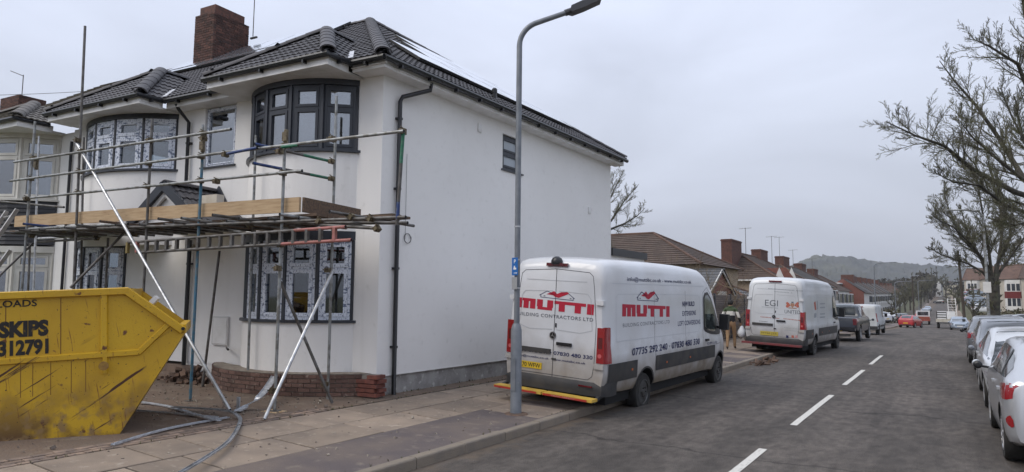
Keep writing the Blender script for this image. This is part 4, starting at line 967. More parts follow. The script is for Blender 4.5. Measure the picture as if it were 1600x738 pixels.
def bar(pts, hw, dep, nm, y=0, out=-1):
    m = MB()
    for (a_, c_) in zip(pts, pts[1:]):
        d = Vector((c_[0]-a_[0], 0, c_[1]-a_[1])).normalized(); up = Vector((-d.z, 0, d.x))
        A, B = Vector((a_[0], 0, a_[1])), Vector((c_[0], 0, c_[1])); A -= d*hw*.45; B += d*hw*.45
        P = [(A+up*hw, B+up*hw, B-up*hw, A-up*hw)]
        for q in P:
            v = [m.vert((k.x, sy(y), k.z)) for k in q]+[m.vert(((k.x), sy(y+out*dep), k.z)) for k in (q[0]-up*.012, q[1]-up*.012, q[2]+up*.012, q[3]+up*.012)]
            for f in ((0, 1, 2, 3), (7, 6, 5, 4), (0, 4, 5, 1), (1, 5, 6, 2), (2, 6, 7, 3), (3, 7, 4, 0)): m.face([v[i] for i in f])
    return m.build(nm, m_skip, skp)
bar([(LB_-.08, 1.76), (.08, 1.76)], .048, .05, 'top_rail'); bar([(.10, 1.745), (.70, 1.235)], .05, .055, 'end_rail')
bar([(LB_, .985), (.19, .985)], .04, .032, 'middle_rib'); bar([(.22, .99), (.565, 1.33)], .038, .031, 'middle_rib')
bar([(-.165, 1.71), (-.165, 1.03)], .045, .036, 'side_post'); bar([(-1.6, 1.71), (-1.6, 1.03)], .045, .036, 'side_post'); bar([(-.155, .945), (-.155, .77)], .035, .03, 'side_post')
m = MB(); m.box(LB_-.1, .1, sy(W_), sy(W_+.05), 1.72, 1.81); m.box(.05, .10, sy(0), sy(W_), 1.70, 1.80); m.box(.66, .75, sy(.0), sy(W_), 1.19, 1.30); m.build('far_rail', m_skip, skp)
m = MB(); m.tube([(-.15, sy(-.03), .86), (-.15, sy(-.16), .86)], .03, 10); m.lathe([(.055, 0), (.055, .02)], (-.15, sy(-.165), .86), 'y', 12); m.build('lifting_lug', M('rusty_lug', (.16, .07, .03), .7, col2=(.32, .19, .03), sc=10), skp)
m = MB(); m.tube([(.72, sy(-.01), 1.25), (.72, sy(-.10), 1.25)], .022, 10); m.build('rope_hook', m_black, skp)
for x in (-.62, -1.17, -1.72): m = MB(); m.box(x-.004, x+.004, sy(-.002), sy(0), 1.03, 1.71); m.build('seam', M('rust_seam', (.14, .06, .015), .8), skp)
for x in (-.36, -.51, -.72, -1.02, -.9): m = MB(); m.box(x-.003, x+.003, sy(-.002), sy(0), .55, .94); m.build('seam', MATS['rust_seam'], skp)
m_sten = M('stencil_black', (.018, .016, .015), .8, col2=(.12, .075, .012), sc=16, lo=.60, hi=.66)
# stencil lettering: position measured on the side plate
def on_skip(px, py):
    n = (SKM.to_3x3()@Vector((0, 1, 0))); r = ray(px, py); t = (SKM.translation-C0).dot(n)/r.dot(n); return SKM.inverted()@(C0+r*t)
def sk_text(body, pl, pr, pt, pb, bold, right_only=None):
    a = on_skip(*pl); c = on_skip(*pr); w_ = abs(c.x-a.x); cx = (a.x+c.x)/2; cz = (on_skip(pl[0]*.5+pr[0]*.5, pt).z+on_skip(pl[0]*.5+pr[0]*.5, pb).z)/2; h_ = abs(on_skip(pl[0]*.5+pr[0]*.5, pt).z-on_skip(pl[0]*.5+pr[0]*.5, pb).z)
    T = frame((cx, sy(-.0035), cz), (1, 0, 0), (0, 0, 1))
    if (T.to_3x3()@Vector((0, 0, 1))).y*ysg > 0: T = frame((cx, sy(-.0035), cz), (-1, 0, 0), (0, 0, 1))
    return text(body, w_, h_, m_sten, skp, T, bold)
sk_text('SKIPS', (-2, 520), (76, 512), 501, 527, .06)
sk_text('312791', (-3, 545), (76, 540), 531, 556, .05)
sk_text('ALL LOADS', (-48, 478), (58, 474), 470, 481, .02)
# stuff in and on the skip
m = MB(); q = SKM; rng = random.Random(3)
for i in range(40):
    x, y = rng.uniform(LB_, .3), rng.uniform(.15, W_-.15); s_ = rng.uniform(.04, .16); T = Matrix.Translation((x, sy(y), 1.35+rng.uniform(0, .25)))@Matrix.Rotation(rng.uniform(0, 6), 4, Vector((rng.random(), rng.random(), rng.random()))); m.box(-s_, s_, -s_*.5, s_*.5, -s_*.3, s_*.3, T)
m.box(LB_, .1, sy(.1), sy(W_-.1), .2, 1.35); o = stuff(m.build('builders_waste', MATS['rubble'], mat=SKM)); tag(o, 'heap of builders waste filling the yellow skip', 'waste')
m = MB(); T = Matrix.Translation((.32, sy(.35), 1.58))@Matrix.Rotation(R(-48), 4, 'Y'); m.box(-.12, .12, -.2, .2, -.03, .03, T); tag(m.build('broken_board', m_white, mat=SKM), 'small broken white board poking over the sloping skip end', 'board')
# ------------------------------------------------------------ street lamp with parking sign
m_lamp = M('lamp_post_paint', (.20, .215, .235), .5, .2, col2=(.15, .165, .185), sc=6, col3=(.26, .26, .26), sc3=12, lo3=.66, hi3=.78)
lb = onZ(.145, 806, 646); lm = thing('street_lamp', 'tall grey street lamp with blue parking sign beside the lettered van', 'street lamp', loc=lb)
lm['label'] = 'near grey street lamp with blue parking sign between house and van'
tp = onY(lb.y, 823, 60) if False else None
ztop = 5.85
m = MB(); m.lathe([(.092, -.05), (.092, .02), (.088, .04), (.086, 1.28), (.070, 1.35), (.052, 1.39)], (0, 0, 0), n=20); o = m.build('lamp_base', m_lamp, lm, smooth=40)
q = MB(); q.box(-.045, .045, -.092, -.084, .35, .85); q.build('access_door', m_lamp, o)
# arm bends over towards the road
tilt = Vector((.006, 0, 1))
def LP(z): return Vector((.004*z, 0, z))
arm = [LP(1.39), LP(3), LP(5.0), LP(5.90)]
rt = Vector((CR.x, CR.y, 0)).normalized()
for t in np.linspace(10, 66, 7): arm.append(LP(5.90)+rt*(.42*(1-math.cos(R(t))))+Vector((0, 0, .42*math.sin(R(t)))))
e_ = arm[-1]; dv = (rt*math.sin(R(70))+Vector((0, 0, math.cos(R(70))))).normalized(); arm += [e_+dv*.35, e_+dv*.55]
m = MB(); m.tube(arm, [.046]*4+[.044]*7+[.042]*2, 14); m.build('column', m_lamp, lm, smooth=60)
hd = arm[-1]; T = frame(hd, dv, Vector((0, 0, 1)).cross(dv))
m = MB(); m.tube([hd-dv*.02, hd+dv*.12], .055, 10)
P = [(0.05, -.02), (.1, .05), (.3, .07), (.55, .03), (.6, -.015), (.3, -.045), (.1, -.05)]
m.prism(P, lambda p: T@Vector((p[0], -.11, p[1])), lambda p: T@Vector((p[0], .11, p[1]))); m.build('lantern', M('lantern_grey', (.05, .05, .055), .45), lm)
m_sblue = M('sign_blue', (.015, .13, .42), .4); m_sw = M('sign_white', (.75, .76, .76), .45)
vd = Vector((-.32, -.95, 0)).normalized()
SG = frame(Vector((0, 0, 0))+vd*.075+Vector((0.0, 0, 0)), Vector((0, 0, 1)).cross(vd)*1, (0, 0, 1))
zS0 = onF(0, 0, 0) and (C0+ray(817, 402)*((lb-C0).dot(CFW))).z-lb.z; zS1 = (C0+ray(817, 430)*((lb-C0).dot(CFW))).z-lb.z
sg = MB(); sg.box(-.03, .115, zS1, zS0, -.004, .0); sg = sg.build('parking_sign', m_sblue, lm, SG)
cz = (zS0+zS1)/2
text('P', .045, .06, m_sw, sg, Matrix.Translation((.045, zS0-.06, .002)), .02)
m = MB(); m.box(.01, .08, cz-.05, cz-.02, .001, .002); m.box(.02, .05, cz-.02, cz+.01, .001, .002); m.build('symbol', m_sw, sg)
m = MB(); m.box(.02, .08, zS1+.03, zS1+.04, .001, .002); m.prism([(.08, zS1+.02), (.10, zS1+.035), (.08, zS1+.05)], lambda p: (p[0], p[1], .001), lambda p: (p[0], p[1], .002)); m.build('arrow', m_sw, sg)
m = MB(); m.box(-.03, .10, zS1-.22, zS1-.03, -.004, 0); o = m.build('notice_plate', M('notice_grey', (.30, .31, .32), .6), lm, SG)
for z in (zS0-.03, zS1-.2, .5+zS0): m = MB(); m.lathe([(.054, -.012), (.054, .012)], (.004*z, 0, z), n=14); m.build('sign_strap', m_galvl, lm)
m = MB(); m.lathe([(.2, -.012), (.17, .003), (.1, .012)], (0, 0, 0), n=14); o = m.build('soil_ring', MATS['rubble'], lm)
# ------------------------------------------------------------ vehicles
def paint(name, col, dirt=None, rough=.28, metal=0.0, dz=(.95, .25), damt=.75):
    m = M(name, col, rough, metal, coat=.6); t = m.node_tree; b = t.nodes['Principled BSDF']
    if dirt:
        co = t.nodes.new('ShaderNodeTexCoord'); sp = t.nodes.new('ShaderNodeSeparateXYZ'); t.links.new(co.outputs['Object'], sp.inputs[0])
        n = t.nodes.new('ShaderNodeTexNoise'); n.inputs['Scale'].default_value = 2.6; n.inputs['Detail'].default_value = 7; t.links.new(co.outputs['Object'], n.inputs['Vector'])
        a = t.nodes.new('ShaderNodeMath'); a.operation = 'MULTIPLY_ADD'; t.links.new(n.outputs['Fac'], a.inputs[0]); a.inputs[1].default_value = -.9; t.links.new(sp.outputs['Z'], a.inputs[2])
        r = t.nodes.new('ShaderNodeMapRange'); r.inputs[1].default_value = dz[0]-.45; r.inputs[2].default_value = dz[1]-.45; r.inputs[4].default_value = damt; t.links.new(a.outputs[0], r.inputs[0])
        x = t.nodes.new('ShaderNodeMix'); x.data_type = 'RGBA'; x.inputs[6].default_value = (*col, 1); x.inputs[7].default_value = (*dirt, 1); t.links.new(r.outputs[0], x.inputs[0])
        n2 = t.nodes.new('ShaderNodeTexNoise'); n2.inputs['Scale'].default_value = 1.1; n2.inputs['Detail'].default_value = 8; t.links.new(co.outputs['Object'], n2.inputs['Vector'])
        r2 = t.nodes.new('ShaderNodeMapRange'); r2.inputs[1].default_value = .35; r2.inputs[2].default_value = .8; r2.inputs[4].default_value = .30; t.links.new(n2.outputs['Fac'], r2.inputs[0])
        x2 = t.nodes.new('ShaderNodeMix'); x2.data_type = 'RGBA'; t.links.new(x.outputs[2], x2.inputs[6]); x2.inputs[7].default_value = (dirt[0]*1.5, dirt[1]*1.5, dirt[2]*1.5, 1); t.links.new(r2.outputs[0], x2.inputs[0]); t.links.new(x2.outputs[2], b.inputs['Base Color'])
        rr = t.nodes.new('ShaderNodeMapRange'); rr.inputs[3].default_value = rough; rr.inputs[4].default_value = .7; t.links.new(r.outputs[0], rr.inputs[0]); t.links.new(rr.outputs[0], b.inputs['Roughness'])
    return m
m_rub = M('tyre_rubber', (.018, .017, .016), .8, col2=(.035, .032, .028), sc=5, bump=.3); m_clr = M('dark_trim', (.028, .028, .03), .6, col2=(.055, .05, .045), sc=3)
m_rim = M('grey_steel_rim', (.10, .10, .10), .5, .5, col2=(.06, .055, .05), sc=8); m_alloy = M('alloy_rim', (.42, .42, .43), .35, .8)
m_red = M('red_lamp', (.27, .008, .012), .2, coat=1); m_redd = M('dark_red_lamp', (.10, .005, .008), .2, coat=1); m_clear = M('clear_lamp', (.62, .63, .66), .12, .4, coat=1); m_amber = M('orange_marker', (.5, .12, .02), .4)
m_ply = M('yellow_plate', (.62, .42, .02), .5); m_plw = M('white_plate', (.7, .7, .68), .5); m_ink = M('black_ink', (.01, .01, .01), .7); m_seam = M('panel_gap', (.04, .04, .045), .9)
LOW = [(0, .86), (.05, .94), (.16, .975), (.4, 1.0), (.7, 1.0), (.9, .985), (1, .965)]
class Body:
    def __init__(s, L_, T, B, zb, W, rt=.72, kr=(.90, .96, .99, 1.0), crown=.02, pw=1.15):
        s.L, s.Tp, s.Bp, s.zp, s.Wp, s.rt, s.crown, s.pw = L_, T, B, zb, W, rt, crown, pw; s.kr = kr
    def T(s, y): return smooth_interp(y, s.Tp)
    def B(s, y): return min(smooth_interp(y, s.Bp), s.T(y)-.004)
    def Z(s, y): return smooth_interp(y, s.zp)
    def W(s, y): return smooth_interp(y, s.Wp)
    def ring(s, y):
        w_, zb, B, T = s.W(y), s.Z(y), s.B(y), s.T(y); out = [(w_*lw, zb+(B-zb)*f) for f, lw in LOW]
        h = max(0, min(1, (T-B)/.35)); rt = s.rt*h+.80*(1-h)
        for f in (.25, .5, .75, s.kr[0]): out.append((w_*(.965-(.965-rt-.08)*f**s.pw), B+(T-B)*f*(1 if f < .9 else 1)))
        out += [(w_*(rt+.045), B+(T-B)*s.kr[1]), (w_*(rt-.01), B+(T-B)*s.kr[2]), (w_*(rt-.12), T), (w_*rt*.45, T+s.crown*.8), (0, T+s.crown)]
        return out
    def side(s, y, z):
        r = s.ring(y)[:12]; return float(np.interp(z, [p[1] for p in r], [p[0] for p in r]))
    def top(s, x, y):
        r = s.ring(y)[10:]; xs = [p[0] for p in r][::-1]; return float(np.interp(abs(x), xs, [p[1] for p in r][::-1]))
    def mesh(s, name, mats, wells, n=None):
        ys = sorted(set([0, s.L]+[p[0] for p in s.Tp]+[p[0] for p in s.Wp]+list(np.linspace(0, s.L, 36)))); b = MB(); rows = []
        for y in ys:
            r = s.ring(y); full = [(-x, z) for x, z in r]+[(x, z) for x, z in r[::-1][1:]]; rows.append([b.vert((x, y, z)) for x, z in full])
        k = len(rows[0])
        for A, C in zip(rows, rows[1:]):
            for i in range(k-1): b.face((A[i], A[i+1], C[i+1], C[i]))
            b.face((A[k-1], A[0], C[0], C[k-1]))
        b.face(rows[0]); b.face(rows[-1][::-1])
        me = b.mesh(name, mats)
        if wells:
            ob = bpy.data.objects.new('t', me); S.collection.objects.link(ob); cut = MB()
            for (y, z, r) in wells: cut.lathe([(r, -1.3), (r, 1.3)], (0, y, z), 'x', 28)
            cm = cut.mesh('c', [mats[0] if isinstance(mats, list) else mats, m_dark]); cm.polygons.foreach_set('material_index', [1]*len(cm.polygons))
            if len(me.materials) < 2: me.materials.append(m_dark)
            co = bpy.data.objects.new('c', cm); S.collection.objects.link(co)
            md = ob.modifiers.new('b', 'BOOLEAN'); md.operation = 'DIFFERENCE'; md.object = co; md.solver = 'EXACT'
            bpy.context.view_layer.update(); me2 = bpy.data.meshes.new_from_object(ob.evaluated_get(bpy.context.evaluated_depsgraph_get()))
            bpy.data.objects.remove(ob); bpy.data.objects.remove(co); me = me2; me.name = name
        me.polygons.foreach_set('use_smooth', [True]*len(me.polygons)); me.set_sharp_from_angle(angle=R(38)); return me
    def side_patch(s, cols, mat, parent, name, sgn=1, off=.005, rows=4):
        """cols: list of (y, zlo, zhi) along the side"""
        b = MB(); g_ = []
        for y, z0, z1 in cols: g_.append([b.vert((sgn*(s.side(y, z0+(z1-z0)*i/rows)+off), y, z0+(z1-z0)*i/rows)) for i in range(rows+1)])
        for A, C in zip(g_, g_[1:]):
            for i in range(rows): b.face((A[i], A[i+1], C[i+1], C[i]))
        return b.build(name, mat, parent, smooth=50)
    def top_patch(s, rowsy, mat, parent, name, off=.006, n=8):
        """rowsy: list of (y, halfwidth)"""
        b = MB(); g_ = []
        for y, hw in rowsy: g_.append([b.vert((x, y+ (0), s.top(x, y)+off)) for x in np.linspace(-hw, hw, n+1)])
        for A, C in zip(g_, g_[1:]):
            for i in range(n): b.face((A[i], A[i+1], C[i+1], C[i]))
        return b.build(name, mat, parent, smooth=50)
    def side_line(s, pts, parent, name='panel_gap', sgn=1, wd=.007, mat=None, off=.002):
        P = []
        for (a, c) in zip(pts, pts[1:]):
            n = max(2, int(math.hypot(c[0]-a[0], c[1]-a[1])/.15)+1)
            for t in np.linspace(0, 1, n)[:-1]: P.append((a[0]+(c[0]-a[0])*t, a[1]+(c[1]-a[1])*t))
        P.append(pts[-1]); Q = [Vector((sgn*(s.side(y, z)+off), y, z)) for y, z in P]; b = MB(); rows = []
        for i, p in enumerate(Q):
            d = (Q[min(i+1, len(Q)-1)]-Q[max(i-1, 0)]).normalized(); nn = Vector((sgn, 0, .08)).normalized(); u = d.cross(nn).normalized()*wd/2; rows.append((b.vert(p-u), b.vert(p+u)))
        for A, C in zip(rows, rows[1:]): b.face((A[0], A[1], C[1], C[0]))
        return b.build(name, mat or m_seam, parent)
def wheel(parent, x, y, r, wd, sgn, style='alloy', mat=None):
    """x: outer face"""
    T = Matrix.Translation((x, y, r))@(Matrix.Identity(4) if sgn > 0 else Matrix.Rotation(math.pi, 4, 'Z'))
    b = MB(); b.lathe([(r*.60, -wd), (r*.93, -wd), (r*.985, -wd*.9), (r, -wd*.7), (r, -wd*.3), (r*.985, -wd*.1), (r*.93, 0), (r*.66, 0), (r*.64, -.015)], (0, 0, 0), 'x', 28); o = b.build('wheel', m_rub, parent, T, smooth=40)
    b = MB(); b.lathe([(r*.645, -.012), (r*.66, .002), (r*.62, .004), (r*.58, -.03), (r*.5, -.055), (r*.2, -.02 if style != 'steel' else -.01), (r*.17, .0), (r*.1, .003)], (0, 0, 0), 'x', 24)
    rim = b.build('rim', mat or (m_alloy if style == 'alloy' else m_rim), o, smooth=30)
    b = MB()
    if style == 'alloy':
        for k in range(5):
            for dd in (-.13, .13):
                t = 2*math.pi*k/5+dd; b.beam((-.012, math.cos(t*1)*r*.14, math.sin(t)*r*.14), (-.01, math.cos(t+dd*.4)*r*.62, math.sin(t+dd*.4)*r*.62), .022, .03, (1, 0, 0))
        b.build('spoke', mat or m_alloy, o)
    else:
        for k in range(8): t = 2*math.pi*k/8; b.lathe([(r*.055, -.035), (r*.055, -.03)], (0, math.cos(t)*r*.4, math.sin(t)*r*.4), 'x', 8)
        b.build('rim_hole', m_dark, o)
        b = MB()
        for k in range(6): t = 2*math.pi*k/6; b.lathe([(.013, -.0), (.013, .02)], (0, math.cos(t)*r*.24, math.sin(t)*r*.24), 'x', 6)
        b.build('wheel_nut', m_rub, o)
    return o
def vlabel(o, l): o['label'] = l; return o
# ---- large panel van
SPR = Body(6.95, T=[(0, 2.50), (.05, 2.60), (.14, 2.66), (.5, 2.70), (3, 2.72), (4.7, 2.68), (5.1, 2.58), (5.45, 2.36), (5.75, 2.02), (6.15, 1.50), (6.3, 1.38), (6.7, 1.22), (6.85, 1.10), (6.95, .85)],
           B=[(0, 1.20), (4.7, 1.20), (5.8, 1.22), (6.3, 1.15), (6.7, .98), (6.95, .7)], zb=[(0, .50), (.9, .42), (5, .40), (6.4, .30), (6.95, .35)],
           W=[(0, .955), (.04, .98), (.12, 1.0), (.4, 1.01), (5.4, 1.01), (6.2, .98), (6.6, .90), (6.85, .74), (6.95, .60)], rt=.80, kr=(.86, .935, .98), crown=.03, pw=1.25)
def sprinter(label, Mx, body_mat, group=None, glassside=True):
    v = thing('panel_van', label, 'van', mat=Mx, group=group)
    me = SPR.mesh('body', [body_mat, m_dark], [(1.64, .36, .43), (5.965, .36, .43)]); body = link('body', me, v)
    for y in (1.64, 5.965):
        for sg in (1, -1): wheel(v, sg*.975, y, .345, .22, sg, 'steel')
    b = MB(); b.box(-.84, .84, .35, 6.5, .25, .5); b.build('underbody', m_dark, v)  # underbody box hung extra low to deepen the shade beneath the van
    for sg in (1, -1):
        # dark side moulding between the wheels, with its lower white sill left below
        SPR.side_patch([(y, .66, .97) for y in np.linspace(.10, 1.22, 6)], m_clr, v, 'side_moulding', sg, .014); SPR.side_patch([(y, .70, .98) for y in np.linspace(2.07, 5.53, 14)], m_clr, v, 'side_moulding', sg, .014)
        # wheel arch lips
        for yc in (1.64, 5.965):
            m = MB(); P = [(yc+.46*math.cos(t), .36+.46*math.sin(t)) for t in np.linspace(0.05, math.pi-.05, 18)]; Q = [(yc+.425*math.cos(t), .36+.425*math.sin(t)) for t in np.linspace(0.05, math.pi-.05, 18)]
            for (a, c), (d_, e) in zip(zip(P, P[1:]), zip(Q, Q[1:])): m.poly([(sg*(SPR.side(*p)+.01), *p) for p in (a, c, e, d_)])
            m.build('arch_lip', m_clr, v)
        SPR.side_patch([(4.84, 1.36, 2.05), (4.95, 1.30, 2.16), (5.15, 1.26, 2.18), (5.4, 1.22, 2.04), (5.7, 1.20, 1.76), (6.0, 1.20, 1.46), (6.12, 1.24, 1.32)], m_black, v, 'window_surround', sg, .007)
        wn = SPR.side_patch([(4.90, 1.42, 2.02), (5.0, 1.36, 2.10), (5.15, 1.32, 2.11), (5.4, 1.29, 1.97), (5.62, 1.28, 1.74)], m_glassv, v, 'window', sg, .011)
        # door and panel gaps, pressed panel outlines
        for pts in ([(4.80, .5), (4.80, 2.15), (5.1, 2.28), (5.35, 2.14)], [(2.08, .5), (2.06, 2.2)], [(3.72, .98), (3.72, 2.2)], [(5.98, 1.36), (6.02, 1.0), (5.60, .98)]): SPR.side_line(pts, v, sgn=sg, wd=.008)
        SPR.side_line([(.42, 1.32), (.42, 2.06), (.5, 2.12), (3.66, 2.12)], v, 'pressed_line', sg, .012, m_press); SPR.side_line([(.42, 1.32), (4.50, 1.32), (4.60, 1.40), (4.60, 2.04), (4.52, 2.10), (3.66, 2.12)], v, 'pressed_line', sg, .014, m_press)
        SPR.side_line([(.3, 2.30), (4.9, 2.30)], v, 'roof_seam', sg, .014, m_press)
        m = MB(); x = SPR.side(5.0, 1.12)+.012; m.box(sg*x-.02, sg*x+.02, 4.9, 5.10, 1.09, 1.14); m.build('door_handle', m_black, v)
        m = MB(); m.box(sg*1.13-.10, sg*1.13+.10, 5.74, 5.88, 1.32, 1.68); m.box(sg*1.0-.05, sg*1.0+.1, 5.78, 5.86, 1.34, 1.40); m.build('wing_mirror', m_black, v)
        for y in (1.0, 2.6, 3.9): m = MB(); x = SPR.side(y, .82)+.014; m.box(sg*x-.004, sg*x+.004, y-.03, y+.03, .80, .835); m.build('side_marker', m_amber, v)
        # tail lamp, wraps the corner
        tl_o = SPR.side_patch([(.0, .98, 1.56), (.03, .98, 1.57), (.08, .98, 1.57), (.14, .98, 1.57), (.20, .98, 1.56)], m_red, v, 'tail_light', sg, .012)
        m = MB(); m.box(sg*.83, sg*.965, -.012, .02, .98, 1.56); m.build('tail_light_face', m_red, tl_o); m = MB(); m.box(sg*.855, sg*.93, -.016, -.01, 1.22, 1.40); m.build('reflector', m_redd, tl_o); m = MB(); m.lathe([(.035, -.02), (.035, -.012)], (sg*.89, 0, 1.10), 'y', 12); m.build('lens', M('pale_red_lens', (.55, .12, .12), .2), tl_o)
        for z, x0, x1 in ((.885, .80, .97), (1.93, .80, .93)): m = MB(); m.box(sg*x0, sg*x1, -.035, .06, z, z+.075); m.box(sg*(x1-.06), sg*(x1-.05), -.037, -.034, z+.02, z+.055); m.build('door_hinge', m_vwhite, v)
        m = MB(); m.box(sg*.62, sg*.82, 6.62, 6.75, .78, 1.0); m.build('headlight', m_clear, v)
    # dark rear bumper, wrapping onto the sides
    m = MB(); sec = [(-.06, .44), (-.07, .52), (-.055, .60), (0.02, .66)]
    outl = [(-1.0, .45), (-1.015, .25), (-1.0, .1), (-.94, .0), (-.7, -.05), (0, -.06), (.7, -.05), (.94, .0), (1.0, .1), (1.015, .25), (1.0, .45)]
    rows = []
    for x, y in outl: rows.append([m.vert((x*1.0, y+(.03 if z > .64 else 0), z)) for _, z in sec])
    for A, C in zip(rows, rows[1:]):
        for i in range(len(sec)-1): m.face((A[i], A[i+1], C[i+1], C[i]))
    m.poly([(x, y, .44) for x, y in outl]); m.poly([(x, y+.03, .66) for x, y in outl]); m.build('rear_bumper', m_clr, v, smooth=30)
    # rear doors
    zt = 2.44
    def rl(pts, wd=.008, mat=m_seam, nm='panel_gap'):
        m = MB()
        for a, c in zip(pts, pts[1:]):
            d = Vector((c[0]-a[0], 0, c[1]-a[1])).normalized(); u = Vector((-d.z, 0, d.x))*wd/2; A, B_ = Vector((a[0], -.004, a[1])), Vector((c[0], -.004, c[1])); m.poly([A-u, B_-u, B_+u, A+u])
        m.build(nm, mat, v)
    rl([(0, .66), (0, 2.50)], .010); rl([(.79, .95), (.80, 1.6), (.74, 2.2), (.71, 2.40), (.64, 2.46), (0, 2.50)]); rl([(-.79, .95), (-.80, 1.6), (-.74, 2.2), (-.71, 2.40), (-.64, 2.46), (0, 2.50)]); rl([(-.79, .95), (-.76, .75), (-.68, .69), (.68, .69), (.76, .75), (.79, .95)])
    for sg in (1, -1): rl([(sg*.06, 2.12), (sg*.62, 2.10), (sg*.68, 2.03), (sg*.73, 1.5)], .012, m_press, 'pressed_line'); rl([(sg*.04, 1.46), (sg*.5, 1.44), (sg*.73, 1.50)], .016, m_press, 'pressed_line')
    rl([(-.6, 2.3), (.6, 2.3)], .012, m_press, 'pressed_line')
    m = MB(); m.box(.07, .36, -.035, -.004, 1.20, 1.255); m.build('rear_handle', m_black, v); m = MB(); m.box(.02, .045, -.012, -.003, 1.50, 1.57); m.build('lock', m_black, v); m = MB(); m.box(-.02, .06, -.02, -.003, .945, .975); m.build('lower_latch', m_clr, v)
    m = MB(); m.lathe([(.062, -.02), (.062, -.004)], (-.02, 0, 1.36), 'y', 24); bd = m.build('badge', m_black, v); m = MB()
    m.lathe([(.062, -.024), (.054, -.024)], (-.02, 0, 1.36), 'y', 24) if False else None
    for k in range(24): a, c = 2*math.pi*k/24, 2*math.pi*(k+1)/24; m.poly([(-.02+r_*math.cos(t), -.022, 1.36+r_*math.sin(t)) for r_, t in ((.060, a), (.060, c), (.052, c), (.052, a))])
    for k in range(3): t = math.pi/2+2*math.pi*k/3; p = Vector((-.02, -.023, 1.36)); d = Vector((math.cos(t), 0, math.sin(t))); u = Vector((-d.z, 0, d.x))*.008; m.poly([p-u, p+d*.054, p+u])
    m.build('badge_star', m_alloy, bd)
    m = MB(); m.box(-.74, -.05, -.03, -.003, 1.04, 1.12); m.build('plate_light_bar', m_clr, v)
    m = MB(); m.box(-.20, .22, -.03, .01, 2.545, 2.60); m.build('brake_light', m_redd, v)
    return v
m_vwhite = paint('white_van_paint', (.66, .67, .69), (.20, .16, .115), .3, dz=(1.35, .45), damt=1.0); m_press = M('pressed_shadow_line', (.50, .51, .53), .5); m_glassv = M('van_side_glass', (.02, .028, .028), .08, col2=(.10, .13, .12), sc=3.0, lo=.5, hi=.6, coat=1)
m_navy = M('navy_ink', (.012, .018, .085), .6); m_crim = M('crimson_ink', (.42, .006, .03), .6); m_gink = M('grey_ink', (.10, .11, .13), .7); m_lgink = M('pale_grey_ink', (.30, .32, .34), .7); m_oink = M('faded_red_ink', (.42, .12, .08), .7)
def pose(x, y, z, psi, ro, pi): return Matrix.Translation((x, y, z))@Matrix.Rotation(psi, 4, 'Z')@Matrix.Rotation(pi, 4, 'X')@Matrix.Rotation(ro, 4, 'Y')
V1 = pose(-5.8088, 10.1739, -.055, -.0267, .0562, .0063)
van1 = sprinter('near white high roof van with red and navy builder lettering parked half on the pavement', V1, m_vwhite)
van1['label'] = 'nearest white high roof van with red MUTTI builder lettering on its rear doors'
class Face:
    """a flat face of a vehicle; photo positions are measured onto it"""
    def __init__(s, V, P, x, y): s.V, s.x, s.y = V, Vector(x).normalized(), Vector(y).normalized(); s.P = Vector(P); s.n = s.x.cross(s.y)
    def uv(s, px, py):
        n = s.V.to_3x3()@s.n; P = s.V@s.P; r = ray(px, py); t = (P-C0).dot(n)/r.dot(n); q = s.V.inverted()@(C0+r*t)-s.P; return Vector((q.dot(s.x), q.dot(s.y)))
    def M(s, u, v): return frame(s.P+s.x*u+s.y*v, s.x, s.y)
    def text(s, body, pl, pr, hpx, mat, parent, bold=0, spacing=1.0, name='lettering', off=.004):
        a, c = s.uv(*pl), s.uv(*pr); mid = ((pl[0]+pr[0])/2, (pl[1]+pr[1])/2); h = (s.uv(mid[0], mid[1]-hpx/2)-s.uv(mid[0], mid[1]+hpx/2)).length; w_ = (c-a).length; cen = (a+c)/2
        return text(body, w_, h, mat, parent, s.M(*cen)@Matrix.Translation((0, 0, off)), bold, name, spacing=spacing)
    def poly(s, pts, mat, parent, name='logo', off=.004):
        m = MB(); m.poly([s.P+s.x*u+s.y*v+s.n*off for u, v in [tuple(s.uv(*p)) for p in pts]]); return m.build(name, mat, parent)
RF = Face(V1, (0, 0.0, 1.5), (1, 0, 0), (0, 0, 1)); 
SFa = Vector((SPR.side(3, 1.25), 0, 1.25)); SFb = Vector((SPR.side(3, 2.0), 0, 2.0)); SF = Face(V1, SFa, (0, 1, 0), SFb-SFa)
SFu = Face(V1, (SPR.side(3, 2.25), 0, 2.25), (0, 1, 0), Vector((SPR.side(3, 2.45), 0, 2.45))-Vector((SPR.side(3, 2.25), 0, 2.25)))
RF.text('07735 292 240 · 07830 480 330', (801, 543), (926, 560), 6.0, m_navy, van1, .02); RF.text('info@muttibc.co.uk · www.muttibc.co.uk', (808, 554), (915, 569), 4.6, m_navy, van1, .01)
